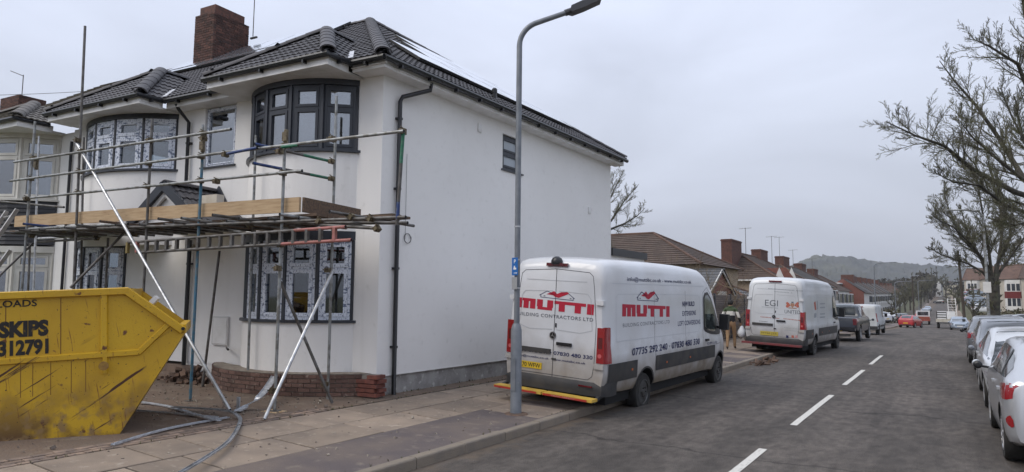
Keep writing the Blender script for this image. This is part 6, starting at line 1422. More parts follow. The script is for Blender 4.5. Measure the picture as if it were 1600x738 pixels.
m_gtile = M('grey_garage_tile', (.085, .085, .088), .7, rnd=.15)
grr = MB(); grr.beam((xg-5.2, (y0+y1)/2, 3.52), (xg+.2, (y0+y1)/2, 3.52), .2, .08); grr = grr.build('roof', m_gtile, gr_)
slope_rows(grr, (xg+.18, y0-.15, 2.12), (xg-5, y0-.15, 2.12), (xg-5, (y0+y1)/2, 3.5), (xg+.18, (y0+y1)/2, 3.5), 9, m_gtile); slope_rows(grr, (xg+.18, y1+.15, 2.12), (xg-5, y1+.15, 2.12), (xg-5, (y0+y1)/2, 3.5), (xg+.18, (y0+y1)/2, 3.5), 9, m_gtile)
for a_, c_ in (((xg+.1, y0-.15, 2.10), (xg+.1, (y0+y1)/2, 3.46)), ((xg+.1, y1+.15, 2.10), (xg+.1, (y0+y1)/2, 3.46))): b = MB(); b.beam(a_, c_, .14, .05, (1, 0, 0)); b.build('barge_board', m_wh2, gr_)
b = MB(); b.box(xg, xg+.06, 34.6, 36.2, 2.05, 2.36); b.build('gable_board', m_cop, gr_)
gs = thing('shed', 'dark slate roofed shed beside the garage behind the fence', 'shed', loc=(0, 0, 0)); b = MB(); b.box(-14, -9.6, 38.6, 43, 0, 2.0); b.build('wall', m_beige, gs); roof_mesh(gs, -14, -9.6, 38.6, 43, 2.0, 3.0, 'x', True, True, m_gtile, .15)
# row of hipped semi detached houses down the left side
def semi(label, y0, y1, xf, xb, gz, ze, zr, chims, wall, roof_m, hip0=True, hip1=True, group='houses down the left side', front=True, name='semi_detached_house', rows=True):
    h = thing(name, label, 'house', loc=(0, 0, 0), group=group); b = MB(); b.box(xb, xf, y0, y1, gz-.4, ze); b.build('wall', wall, h)
    roof_mesh(h, xb, xf, y0, y1, ze, zr, 'y', hip0, hip1, roof_m, rows=rows)
    for k, (cy, zt, cw, cl) in enumerate(chims):
        xm = (xb+xf)/2; q = MB(); q.box(xm-cw/2, xm+cw/2, cy-cl/2, cy+cl/2, zr-1.6, zt); q.box(xm-cw/2-.04, xm+cw/2+.04, cy-cl/2-.04, cy+cl/2+.04, zt-.16, zt-.05); o = q.build('chimney', m_farbrick, h)
        for i in range(4): q = MB(); q.lathe([(.11, 0), (.09, .28)], (xm, cy-cl*.36+cl*.24*i, zt), n=8); q.build('chimney_pot', m_farred, o) if False else None
    if front:
        n = max(1, round((y1-y0)/4.6)); 
        for i in range(n):
            yc = y0+(y1-y0)*(i+.5)/n
            for zc, hh in ((gz+1.35, 1.4), (gz+(ze-gz)*.78, 1.15)):
                if zc+hh/2 > ze+.3: continue
                q = MB(); q.prism([(xf, yc-1.5), (xf+.65, yc-1.0), (xf+.65, yc+1.0), (xf, yc+1.5)], lambda p: (p[0], p[1], zc-hh/2-.5), lambda p: (p[0], p[1], zc+hh/2+.1)); o = q.build('bay', m_wh2, h)
                for dy in (-.66, 0, .66): q = MB(); q.box(xf+.65, xf+.665, yc+dy-.27, yc+dy+.27, zc-hh/2+.02, zc+hh/2-.05); q.build('pane', m_farwin, o)
                q = MB(); q.poly([(xf+.06, yc-1.47, zc-hh/2), (xf+.62, yc-1.05, zc-hh/2), (xf+.62, yc-1.05, zc+hh/2), (xf+.06, yc-1.47, zc+hh/2)]); q.build('pane', m_farwin, o, Matrix.Translation((0, -.012, 0)))
    return h
h1 = semi('nearest left hand house with beige side wall and brown hipped roof', 57.5, 72.5, -11.9, -19.6, g(60), 3.62, 6.05, [(59.2, 7.05, .9, 3.2), (69.5, 6.85, .9, 3.0)], m_beige, m_fartile)
for y in (-13.6, -12.6): b = MB(); b.tube([(y, 57.42, 3.6), (y, 57.42, -.6)], .06, 6); b.build('downpipe', m_black, h1)
b = MB(); b.box(-20, -11.5, 57.14, 57.2, 3.48, 3.6); b.build('gutter', m_white, h1)
# white pointed gablets
for px, Y in ((1218, 58.5), (1237, 62.5)):
    p = onY(Y, px, 438); t_ = onY(Y, px, 418)
    b = MB(); b.prism([(-.42, p.z), (.42, p.z), (0, t_.z)], lambda q: (p.x+q[0], Y, q[1]), lambda q: (p.x+q[0], Y+.1, q[1])); b.build('white_gable', m_wh2, h1)
b = MB(); p = onY(60.5, 1227.5, 420); b.prism([(-.75, p.z-1.0), (.75, p.z-1.0), (0, p.z+.1)], lambda q: (p.x+q[0], 60.6, q[1]), lambda q: (p.x+q[0]-2.5, 61.2, q[1])); b.build('hung_tile_gable', m_farred, h1)
h2 = semi('second left hand house with grey brown roof and wide brick chimney', 74.0, 91.0, -12.0, -19.0, g(80), 3.45, 5.75, [(79, 6.7, .9, 3.2), (89.5, 6.4, .9, 3.0)], m_wh2, m_fargrey)
h3 = semi('third left hand house with dark roof and white bay windows', 92.5, 109, -12.3, -19.0, g(100), 3.2, 5.4, [(99.5, 6.15, .9, 3.0)], m_wh2, m_fartile)
for k, (px, py, Y, hh, lb_) in enumerate(((1165, 377, 59, 1.3, 'tv aerial on the nearest brick chimney of the left hand row'), (1206, 392, 69.5, 1.6, 'tv aerial on the second brick chimney of the left hand row'), (1218, 395, 78, 1.9, 'tall thin aerial left of the third brick chimney'), (1239, 402, 80.5, 1.0, 'tv aerial on the third brick chimney of the left hand row'), (1269, 415, 89.5, 1.0, 'tv aerial on the fourth brick chimney of the left hand row'))):
    p = onY(Y, px, py); aerial(p.x, p.y, p.z-.15, hh, lb_)
# red brick gable end of the next terrace
t2 = thing('red_brick_terrace_end', 'end terrace house with plain red brick gable wall beyond the dark roofs', 'house', loc=(0, 0, 0))
gz = g(138); b = MB(); b.prism([(-19.5, gz-.4), (-13.2, gz-.4), (-13.2, 3.3), (-16.6, 5.9), (-19.5, 4.1)], lambda p: (p[0], 138, p[1]), lambda p: (p[0], 138.3, p[1])); b.build('gable_wall', m_farred, t2)
b = MB(); b.box(-19.5, -13.3, 138.3, 148, gz-.4, 3.3); b.build('wall', m_wh2, t2); roof_mesh(t2, -20.0, -13.2, 138.6, 148, 3.3, 5.9, 'y', False, False, m_fargrey, .3, gmat=m_farred)
b = MB(); b.box(-17.8, -15.6, 145.5, 147.5, 4, 6.9); b.build('chimney', m_farbrick, t2)
b = MB(); b.box(-21, -16.8, 134, 137.9, gz, 4.9); o = b.build('flat_roofed_dormer', m_fargrey, t2); q = MB(); q.box(-21.1, -16.6, 133.9, 137.95, 4.9, 5.1); q.build('dormer_edge', m_wh2, o)
for k in range(6):
    y0 = 148.2+k*10.5; hk = semi(['first', 'second', 'third', 'fourth', 'fifth', 'sixth'][k]+' terraced house with white bays after the red brick gable end', y0, y0+10.3, -13.4, -20.2, g(y0), 3.3+.12*k, 5.9+.12*k, [(y0+9, 6.9+.12*k, .9, 3.0)], m_wh2, (m_fargrey, m_fartile)[k % 2], False, False, 'far left terrace', name='terraced_house', rows=False)
# far left further blocks among trees
for k in range(5):
    y0 = 225+k*22; semi('pale far house '+['nearest', 'second', 'third', 'fourth', 'farthest'][k]+' of those half hidden by trees on the left', y0, y0+14, -15-k*.5, -22-k*.5, g(y0), g(y0)+5.2, g(y0)+7.8, [(y0+7, g(y0)+8.7, .8, 1.4)], m_wh2, m_fartile, group='pale houses far down the left side', name='far_house', rows=False)
# ------------------------------------------------------------ houses on the right
def rhouse(label, px, Y, wdt, gz, ze, zr, tile, n=2):
    p = onY(Y, px, 470); h = thing('bay_fronted_house', label, 'house', mat=Matrix.Translation((p.x, p.y, 0))@Matrix.Rotation(R(-14), 4, 'Z'), group='white bay fronted houses on the right')
    b = MB(); b.box(0, wdt, 0, 9, gz-.4, ze); b.build('wall', M('cream_pebbledash', (.46, .42, .36), .95, col2=(.38, .35, .30), sc=2), h); roof_mesh(h, 0, wdt, 0, 9, ze, zr, 'x', False, False, m_fartile2 if tile else m_fartile, rows=False)
    for i in range(n):
        xc = wdt*(i+.5)/n
        b = MB(); b.prism([(xc-1.45, 0), (xc-1.0, -.65), (xc+1.0, -.65), (xc+1.45, 0)], lambda q: (q[0], q[1], gz), lambda q: (q[0], q[1], ze-.15)); o = b.build('bay', m_wh2, h)
        q = MB(); q.prism([(xc-1.47, 0), (xc-1.01, -.68), (xc+1.01, -.68), (xc+1.47, 0)], lambda q_: (q_[0], q_[1], gz+2.15), lambda q_: (q_[0], q_[1], gz+3.35)); q.build('tile_hanging', m_burg if tile else m_wh2, o)
        for zc, hh in ((gz+1.45, 1.35), (gz+4.1, 1.25)):
            for dx in (-.68, 0, .68): q = MB(); q.box(xc+dx-.26, xc+dx+.26, -.665, -.655, zc-hh/2, zc+hh/2); q.build('pane', m_farwin, o)
    return h
rhouse('white house with dark red hung tiles between its bay windows behind the leaning tree', 1562, 150, 9, .35, 5.9, 8.6, True)
rhouse('cream plain fronted house at the right edge beyond the tree trunk', 1597, 146, 9, .35, 5.9, 8.6, False)
rhouse('further white house with red tile band left of the forked tree trunk', 1508, 205, 11, 1.6, 7.2, 10.2, True, 3)
rhouse('furthest right hand house half hidden by twigs beside the telegraph pole', 1536, 185, 8, 1.3, 6.9, 9.8, True)
wb = thing('white_tower_house', 'tall narrow white house end at the top of the distant road', 'house', loc=(0, 0, 0)); p = onY(430, 1462, 450); gz = ground(p.x, 430); b = MB(); b.prism([(0, gz-1), (2.4, gz-1), (2.4, gz+7.0), (1.2, gz+9.2), (0, gz+7.0)], lambda q: (p.x+q[0], 430, q[1]), lambda q: (p.x+q[0], 438, q[1])); b.build('gable_wall', m_wh2, wb); b = MB(); b.box(p.x+3.2, p.x+9.5, 436, 444, gz-1, gz+6.5); b.build('side_wing', M('cream_far_wall', (.5, .46, .36), .9), wb); roof_mesh(wb, p.x+3.2, p.x+9.5, 436, 444, gz+6.5, gz+8.5, 'x', True, True, m_fargrey, rows=False)
# ------------------------------------------------------------ trees
m_bark = M('dark_bark', (.085, .076, .06), .95, col2=(.035, .032, .028), sc=4, col3=(.10, .11, .065), sc3=3, lo3=.55, hi3=.75, bump=.8, bsc=30); m_twig = M('twig_bark', (.105, .095, .07), .95, col2=(.13, .13, .07), sc=3)
m_farwood = M('far_wood_brown', (.065, .055, .045), .95, col2=(.045, .045, .035), sc=.6)
def bare_tree(base, mains, rng, lvl=4, spread=.75, twig=.006, shrink=.62, kids_n=(7, 6, 5, 4), buds=0.0):
    """mains: list of (points, r0, r1); returns trunk builder and crown builder"""
    tr, cr_ = MB(), MB(); cnt = [0]
    def limb(pts, r0, r1, level):
        b = tr if level == 0 else cr_; n = len(pts); b.tube(pts, [r0+(r1-r0)*i/(n-1) for i in range(n)], (10, 6, 4, 3, 3, 3)[min(level, 5)], cap=level < 2)
        if level >= lvl: return
        L_ = sum((pts[i+1]-pts[i]).length for i in range(n-1)); k = kids_n[min(level, len(kids_n)-1)]
        for j in range(k):
            t = (.28 if level == 0 else .12)+(.95-(.28 if level == 0 else .12))*((j+rng.random())/k); f = t*(n-1); i = min(int(f), n-2); p = pts[i].lerp(pts[i+1], f-i); d = (pts[i+1]-pts[i]).normalized()
            ax = Vector((rng.gauss(0, 1), rng.gauss(0, 1), rng.gauss(0, 1))); ax = (ax-d*ax.dot(d)).normalized(); dd = (d+ax*rng.uniform(.45, 1.0)*spread+Vector((0, 0, .15))).normalized()
            l2 = L_*(shrink, shrink+.12, shrink+.22, shrink+.25)[min(level, 3)]*rng.uniform(.4, 1.0)*(1.05-.72*t); r2 = max((r0+(r1-r0)*t)*(.36 if level == 0 else .5), twig); q = [p]; m = 6 if level < 2 else 3
            for s_ in range(m):
                dd = (dd+Vector((rng.gauss(0, .13), rng.gauss(0, .13), rng.gauss(.04, .11)))).normalized(); q.append(q[-1]+dd*l2/m)
            limb(q, r2, max(r2*.3, twig*.7), level+1)
    for pts, r0, r1 in mains: limb([Vector(p) for p in pts], r0, r1, 0)
    return tr, cr_
def plant_tree(name, label, base, mains, seed, group=None, **k):
    rng = random.Random(seed); t = thing(name, label, 'tree', loc=base, group=group); tr, c = bare_tree(base, [([Vector(p)-Vector(base) for p in pts], a, b_) for pts, a, b_ in mains], rng, **k)
    tr.build('trunk', m_bark, t, smooth=60); c.build('crown', m_twig, t); return t
def D(dist, px, py): return atD(dist, px, py)
# big tree hanging in from the right edge (trunk outside the frame)
tb_ = onY(27, 1690, 500); tb_.z = ground(tb_.x, 27); dd0 = (tb_-C0).dot(CFW)
mains = [([tb_, D(dd0, 1682, 430), D(dd0, 1668, 360), D(dd0, 1640, 318)], .42, .26),
 ([D(dd0, 1640, 318), D(dd0-.5, 1585, 300), D(dd0-1, 1520, 265), D(dd0-1.6, 1475, 228), D(dd0-2, 1430, 212), D(dd0-2.2, 1384, 190)], .095, .010),
 ([D(dd0, 1640, 318), D(dd0+.5, 1600, 280), D(dd0+1, 1560, 215), D(dd0+1, 1525, 165), D(dd0+1.3, 1490, 125), D(dd0+1.5, 1468, 95)], .095, .010),
 ([D(dd0, 1650, 300), D(dd0, 1625, 220), D(dd0-.6, 1610, 150), D(dd0-.8, 1590, 100), D(dd0-1, 1545, 72), D(dd0-1, 1522, 62)], .10, .010),
 ([D(dd0, 1650, 300), D(dd0+1, 1640, 180), D(dd0+1.5, 1620, 90), D(dd0+1.5, 1600, 20), D(dd0+1.5, 1595, -40)], .11, .015),
 ([D(dd0, 1660, 340), D(dd0-1, 1610, 335), D(dd0-1.6, 1570, 320), D(dd0-2, 1530, 290), D(dd0-2, 1490, 285), D(dd0-2, 1462, 270)], .07, .008),
 ([D(dd0, 1660, 330), D(dd0-2, 1620, 345), D(dd0-2.5, 1585, 352), D(dd0-2.5, 1560, 345)], .06, .008),
 ([D(dd0, 1650, 310), D(dd0+2, 1615, 250), D(dd0+2, 1580, 180), D(dd0+2, 1560, 130)], .07, .008), ([D(dd0, 1650, 330), D(dd0-3, 1610, 290), D(dd0-3, 1560, 250), D(dd0-3, 1520, 215), D(dd0-3, 1500, 190)], .07, .008), ([D(dd0, 1650, 300), D(dd0-1, 1620, 260), D(dd0-1, 1596, 210), D(dd0-1, 1585, 150)], .07, .008), ([D(dd0, 1650, 330), D(dd0+2, 1600, 320), D(dd0+2, 1540, 300), D(dd0+2, 1500, 255)], .06, .008)]
plant_tree('large_bare_tree', 'large bare tree reaching in from the right edge of the view', tb_, mains, 11, lvl=3, spread=1.0, twig=.0042, shrink=.40, kids_n=(26, 13, 9))
# forked street tree by the right hand lamp
fb = onY(53, 1552, 500); fb.z = ground(fb.x, 53); d1 = (fb-C0).dot(CFW)
mains = [([fb, D(d1, 1553, 470), D(d1, 1553, 445)], .36, .30)]+[([D(d1, 1553, 447)]+[D(d1+o_*i/3, x, y) for i, (x, y) in enumerate(P)], r_, .02) for P, o_, r_ in (
 (((1541, 425), (1533, 405), (1520, 380), (1508, 350), (1500, 320)), 2, .12), (((1548, 420), (1545, 390), (1538, 350), (1530, 300), (1525, 272)), -2, .12), (((1558, 420), (1563, 390), (1567, 350), (1560, 310), (1548, 285)), 1.5, .13), (((1562, 425), (1580, 400), (1598, 375), (1612, 350)), -1, .11),
 (((1535, 425), (1512, 412), (1492, 405), (1470, 398), (1450, 385)), 0, .09), (((1540, 410), (1515, 380), (1490, 355), (1468, 345), (1455, 335)), -1, .10), (((1556, 415), (1575, 385), (1580, 345), (1585, 320)), 2.5, .09), (((1530, 400), (1500, 370), (1480, 320), (1475, 300)), 1.5, .09))]
plant_tree('forked_street_tree', 'bare forked street tree with thick trunk behind the right hand parked cars', fb, mains, 5, lvl=3, spread=1.0, twig=.007, shrink=.46, kids_n=(26, 14, 10))
# tree behind the extension
tb2 = onY(36, 948, 440); tb2.z = 0; d2 = (tb2-C0).dot(CFW)
mains = [([tb2, D(d2, 940, 400), D(d2, 935, 360)], .25, .18)]+[([D(d2, 935, 362)]+[D(d2+k_, x, y) for k_, (x, y) in enumerate(P)], .09, .012) for P in (((945, 330), (958, 300), (975, 265)), ((955, 345), (975, 315), (998, 288)), ((950, 360), (975, 350), (995, 338), (1008, 325)), ((940, 330), (945, 290), (950, 250)), ((930, 330), (920, 290), (910, 260)))]
plant_tree('bare_garden_tree', 'bare tree showing past the far corner of the white house', tb2, mains, 19, lvl=3, spread=.9, twig=.006, shrink=.5, kids_n=(14, 11, 7))
def shrub(name, label, base, h, wd, seed, n=60, mat=None, lvl=2):
    rng = random.Random(seed); b = MB()
    for i in range(n):
        p = Vector(base)+Vector((rng.gauss(0, wd*.25), rng.gauss(0, wd*.25), 0)); d = Vector((rng.gauss(0, .35), rng.gauss(0, .35), 1)).normalized(); q = [p]; l = h*rng.uniform(.5, 1)
        for s_ in range(4): d = (d+Vector((rng.gauss(0, .15), rng.gauss(0, .15), 0))).normalized(); q.append(q[-1]+d*l/4)
        b.tube(q, [.02, .015, .012, .009, .005], 3, cap=False)
        for m in range(7):
            t = rng.randint(1, 3); dd = (Vector((rng.gauss(0, 1), rng.gauss(0, 1), .5))).normalized(); b.tube([q[t], q[t]+dd*l*.16, q[t]+dd*l*.25+Vector((0, 0, .1))], [.008, .006, .004], 3, cap=False)
    return tag(b.build(name, mat or M('dry_stems', (.16, .12, .075), .95, col2=(.10, .08, .05), sc=2)), label, 'shrub')
pbx = onY(30, 1065, 450); shrub('dry_shrub', 'tall dry brown shrub rising in front of the big brown roof', (pbx.x, 30, 0), 4.3, 5.5, 4, 150)
# generic trees in the distance, one shape copied
def generic_tree(name, label, base, h, seed, group, mat=m_twig, lvl=3, tw=.02, kn=(11, 7, 5)):
    rng = random.Random(seed); b0 = Vector(base); P = [b0, b0+Vector((.1, 0, h*.25)), b0+Vector((0, .1, h*.5)), b0+Vector((.2, 0, h*.95))]
    mains = [(P, h*.028, h*.005)]
    for k in range(5): a = k*1.3+rng.random(); s_ = b0+Vector((0, 0, h*rng.uniform(.2, .35))); e = s_+Vector((math.cos(a)*h*.3, math.sin(a)*h*.3, h*rng.uniform(.35, .55))); mains.append(([s_, s_.lerp(e, .5)+Vector((0, 0, h*.04)), e], h*.014, h*.003))
    return plant_tree(name, label, base, mains, seed, group, lvl=lvl, spread=.9, twig=tw, shrink=.5, kids_n=kn)
gt = generic_tree('distant_bare_tree', 'small bare street tree right of the flatbed truck', (krr(112)+1.0, 112, ground(krr(112)+1, 112)), 5.2, 31, 'bare trees along the distant road', tw=.022)
labels = iter(['tall brown bare tree left of the distant road', 'second brown bare tree above the parked cars on the left', 'wide bare tree in front of the far white houses', 'bare tree closest to the top of the distant road', 'bare tree over the roofs beyond the red hatchback', 'bare tree in the gap between far houses on the right', 'bare tree beyond the blue silver car', 'bare tree right of the white tower house', 'bare tree over the cars parked on the side road', 'low bare tree behind the second right hand house', 'bare tree above the far left terrace end', 'bare tree beside the far left pale house', 'bare tree behind the far right roofs', 'bare tree at the foot of the wooded hill', 'thin bare tree left of the white tower house', 'bare tree half hiding the pale far houses'])
for px, Y, hh in ((1438, 260, 13), (1422, 235, 10), (1405, 200, 8), (1450, 330, 15), (1398, 178, 6), (1497, 240, 10), (1490, 190, 7), (1478, 420, 13), (1520, 170, 8), (1548, 190, 12), (1385, 210, 8), (1428, 290, 13), (1590, 200, 14), (1466, 470, 18), (1456, 400, 16), (1414, 215, 9)):
    p = onY(Y, px, 470); c = copy_tree(gt, next(labels), mat=Matrix.Translation((p.x, Y, ground(p.x, Y)-.3))@Matrix.Rotation(px*1.7, 4, 'Z')@Matrix.Scale(hh/5.2, 4))
# far woods as a mass between the houses and the hill
def wood(name, label, cells, mat, seed):
    rng = random.Random(seed); b = MB()
    for (x, y, z, h, wd) in cells:
        for k in range(46):
            a = rng.uniform(0, 6.28); r_ = wd*math.sqrt(rng.random()); zz_ = z+h*rng.uniform(.12, 1)**.8; r_ *= math.sqrt(max(.05, 1-((zz_-z)/h-.45)**2*2.4)); s_ = wd*rng.uniform(.07, .2)
            c = Vector((x+math.cos(a)*r_, y+math.sin(a)*r_*.6, zz_)); n1 = Vector((rng.gauss(0, 1), rng.gauss(0, 1), rng.gauss(0, 1))).normalized(); n2 = n1.cross(Vector((rng.gauss(0, 1), rng.gauss(0, 1), rng.gauss(0, 1)))).normalized(); b.poly([c+n1*s_, c+n2*s_, c-n1*s_*.8]); b.poly([c-n2*s_*.9, c+n1*s_*.5, c-n1*s_+n2*s_*.3])
        b.tube([(x, y, z), (x, y, z+h*.6)], wd*.04, 4, cap=False)
    o = stuff(b.build(name, mat)); return tag(o, label, 'trees')
rng = random.Random(77); cells = []
for i in range(150):
    Y = rng.uniform(330, 620); px = rng.uniform(1375, 1450) if i % 3 else rng.uniform(1494, 1640); p = onY(Y, px, 470); cells.append((p.x, Y, smooth_interp(Y, GP)-1, rng.uniform(7, 13)*(1.15 if 1425 < px < 1470 else .9), rng.uniform(4, 8)))
wood('far_woods', 'brown mass of bare trees where the road tops the rise', cells, m_farwood, 3)
cells = []
for i in range(60):
    Y = rng.uniform(112, 135); p = onY(Y, rng.uniform(1290, 1392), 480); cells.append((p.x, Y, ground(p.x, Y), rng.uniform(1.4, 2.2), rng.uniform(1.0, 1.8)))
wood('garden_hedge', 'ragged olive brown hedge in front of the red brick gable', cells, M('hedge_leaves', (.065, .065, .035), .95, col2=(.10, .075, .045), sc=1), 9)
cells = []
for i in range(70):
    Y = rng.uniform(60, 135); p = onY(Y, rng.uniform(1500, 1605), 490); cells.append((max(p.x, krr(Y)+2.6), Y, ground(max(p.x, krr(Y)+2.6), Y)-.1, rng.uniform(.7, 1.6), rng.uniform(.8, 1.6)))
wood('verge_shrubs', 'low brown green shrubs below the cars parked on the right bank', cells, MATS['hedge_leaves'], 10)
# wooded hill on the horizon
def hill():
    b = MB(); rows = []; rng = random.Random(5); D_ = 1500.0
    pts = [(900, 441), (1180, 430), (1240, 413), (1262, 404), (1290, 399), (1330, 400), (1345, 404), (1375, 408), (1400, 411), (1440, 412), (1480, 416), (1540, 420), (1620, 430), (1760, 445), (2000, 455)]
    n = 300; m = 16
    for j in range(m+1):
        row = []
        for i in range(n+1):
            px = 900+1100*i/n; yt = smooth_interp(px, pts); f = j/m; dist = 900+(D_-900)*f; P = atD(dist, px, 470); top = atD(D_, px, yt).z; z0 = g(600)-6
            z = z0+(top-z0)*(f**1.1)+(rng.gauss(0, 1.3) if j > 0 else 0)+1.2*math.sin(i*.9+j)+1.6*math.sin(i*.37+j*2); row.append(b.vert((P.x+rng.uniform(-2, 2), P.y+rng.uniform(-12, 12), z)))
        rows.append(row)
    back = [b.vert((atD(D_+500, 900+1100*i/n, 470).x, atD(D_+500, 900+1100*i/n, 470).y, -20)) for i in range(n+1)]; rows.append(back)
    for A, C in zip(rows, rows[1:]):
        for i in range(n): b.face((A[i], A[i+1], C[i+1], C[i]))
    return structure(b.build('wooded_hill', M('hill_woods', (.05, .05, .04), .95, col2=(.03, .034, .03), sc=.02, col3=(.075, .075, .05), sc3=.009, lo3=.5, hi3=.7), smooth=20))
hill()
# ------------------------------------------------------------ poles, lamps, wires
def street_lamp(label, px, Y, h, arm, rad=.06, top_px=None, group='grey street lamps further down the road', mat=m_lamp):
    p = onY(Y, px, 480); z = ground(p.x, Y); o = thing('street_lamp', label, 'street lamp', loc=(p.x, Y, z), group=group)
    b = MB(); b.tube([(0, 0, 0), (0, 0, 1.3)], rad*1.7, 10); b.build('lamp_base', mat, o); b = MB(); b.tube([(0, 0, 1.3), (0, 0, h-.3), (arm*.12, 0, h), (arm*.5, 0, h+.12), (arm, 0, h+.15)], [rad, rad*.8, rad*.7, rad*.6, rad*.6], 8); b.build('column', mat, o, smooth=60)
    b = MB(); a_, c_ = sorted((arm*.97, arm*1.3)); b.box(a_, c_, -.12, .12, h+.08, h+.2); b.build('lantern', mat, o); return o
l2 = street_lamp('tall grey street lamp with white notice in front of the forked tree', 1544, 50, 7.75, -1.9, .085, mat=m_galv); b = MB(); b.box(-.2, .2, -.13, -.10, 2.75, 3.4); b.build('notice', m_wh2, l2)
street_lamp('left hand street lamp standing over the distant white terrace', 1368, 100, 7.9, 2.0, .085); street_lamp('smaller left hand street lamp beside the red hatchback', 1399.5, 150, 7.0, 2.2, .09); street_lamp('far left street lamp above the cars beyond the red tipper', 1436, 215, 8.5, 2.6, .1)
tp = thing('telegraph_pole', 'dark wooden telegraph pole at the right kerb beside the blue silver car', 'pole', loc=(krr(88)+.9, 88, ground(krr(88)+.9, 88))); q = onY(88, 1508, 505)
tp.location = (q.x, 88, ground(q.x, 88)); b = MB(); b.tube([(0, 0, 0), (-.15, 0, 4.5), (-.32, 0, 8.6)], [.16, .13, .11], 8); b.build('pole', M('tarred_wood', (.045, .035, .028), .9, col2=(.07, .055, .04), sc=3), tp); b = MB(); b.lathe([(.28, 0), (.28, .15)], (-.3, 0, 8.0), n=10); b.build('pole_ring', m_clr, tp)
p = onY(140, 1427, 470); tp2 = thing('telegraph_pole', 'thin dark telegraph pole behind the red tipper truck', 'pole', loc=(p.x, 140, g(140))); b = MB(); b.tube([(0, 0, 0), (0, 0, 8)], [.14, .1], 6); b.build('pole', MATS['tarred_wood'], tp2)
def wire(a, c, sag, label, r_=.008):
    a, c = Vector(a), Vector(c); b = MB(); b.tube([a.lerp(c, t)-Vector((0, 0, sag*4*t*(1-t))) for t in np.linspace(0, 1, 24)], r_, 4, cap=False); return tag(b.build('overhead_wire', m_galvd), label, 'wire')
wire(atD(26, 230, 135), atD(20, -120, 150), .1, 'overhead wire crossing the sky left of the chimney'); wire(atD(24, 90, 184), atD(18, -120, 181), .05, 'lower overhead wire meeting the neighbour roof', .006)
# far left brick stack with aerial
fs = thing('brick_stack', 'brown brick chimney stack at the far left edge behind the neighbour roof', 'chimney', mat=HM)
q1 = HI@onY(12.6, 46, 165); chimney(fs, q1.x+.72, q1.y-.1, q1.z-2.2, (HI@onY(12.6, 44, 153)).z, 1.5, 1.1, m_brick, m_brick, cap=False)
b = MB(); q2 = HI@onY(12.4, 34, 152); b.tube([q2, q2+Vector((0, 0, 1.0))], .018, 6); b.beam(q2+Vector((0, 0, .95)), q2+Vector((1.1, 0, 1.35)), .03, .03); b.build('aerial', m_galvd, fs)
# ------------------------------------------------------------ distant vehicles
cr_ = car('hatchback', 'small red hatchback crossing out of the side turning on the left', HATCH, m_cred, cpose(onY(96, 1416, 500).x, 94, -.25, None), 1, detail=1, plate='rear')
sv = car('saloon_car', 'pale blue silver saloon facing the camera beside the telegraph pole', SALOON, m_cblue, cpose(onY(86, 1498, 505).x, 90.4, math.pi+.02), -1, wy=(.75, 3.55), detail=1)
wc = car('hatchback', 'white hatchback on the drive left of the red hatchback', HATCH, m_cwh, cpose(onY(100, 1388, 490).x, 99, 1.0, -.95), 1, detail=1)
def cc(src, label, px, Y, hd, z=None): 
    p = onY(Y, px, 480); z = ground(p.x, Y) if z is None else z; c = copy_tree(src, label, mat=Matrix.Translation((p.x, Y, z))@Matrix.Rotation(hd, 4, 'Z')); c['group'] = 'cars far down the road and on the right bank'; return c
kd = car('hatchback', 'black hatchback on the drive at the right edge under the tree', HATCH, m_blk, cpose(onY(62, 1572, 490).x, 62, -1.35), 1, detail=1)
cc(kd, 'dark hatchback partly hidden behind the thick forked trunk', 1550, 72, -1.4, None)
cc(kd, 'black car behind the first one at the right edge', 1590, 74, -1.5)
s2 = cc(sv, 'pale saloon highest on the right bank left of the white notice', 1507, 180, -1.5, 3.05)
cc(sv, 'second pale saloon down the right bank', 1505, 165, -1.5, 1.75); cc(sv, 'third silver saloon down the right bank behind shrubs', 1507, 150, -1.5, .75); cc(wc, 'white car lowest on the right bank behind the shrubs', 1517, 135, -1.5, .05)
cc(kd, 'black car at the top of the distant road beside the white tower house', 1476, 330, 1.3); cc(sv, 'silver car parked far up the left kerb, nearer of the row', 1446, 205, math.pi); cc(kd, 'black car parked far up the left kerb', 1447, 190, math.pi)
cc(sv, 'pale car parked far up the left kerb, furthest of the row', 1450, 235, math.pi); cc(cr_, 'dark red car parked beyond the white pickup on the left', 1437, 150, 0); cc(wc, 'pale car among the gardens on the left beyond the lamp', 1398, 125, 1.2); cc(sv, 'silver car parked on the left forecourt behind the white hatchback', 1393, 118, 1.3); cc(kd, 'dark car on the drive behind the red hatchback', 1411, 118, .2)
# red tipper and white cab
tpp = thing('tipper_truck', 'small red tipper truck facing away on the left kerb in the distance', 'truck', mat=cpose(onY(118, 1441, 495).x, 118)); b = MB(); b.box(-.95, .95, 0, 3.0, .55, .95); b.box(-.95, .95, 0, .06, .95, 1.2); b.build('tipper_bed', M('tipper_red', (.28, .06, .035), .6, col2=(.2, .05, .03), sc=3), tpp); b = MB(); b.prism([(3.1, .5), (4.9, .5), (4.9, 1.2), (4.4, 2.0), (3.1, 2.05)], lambda p: (-.9, *p), lambda p: (.9, *p)); b.build('cab', m_cwh, tpp); b = MB(); b.box(-.7, .7, 3.05, 3.09, 1.35, 1.9); b.build('cab_window', m_glassc, tpp)
for y in (.8, 4.1):
    for sg in (-1, 1): wheel(tpp, sg*.9, y, .34, .2, sg, 'steel')
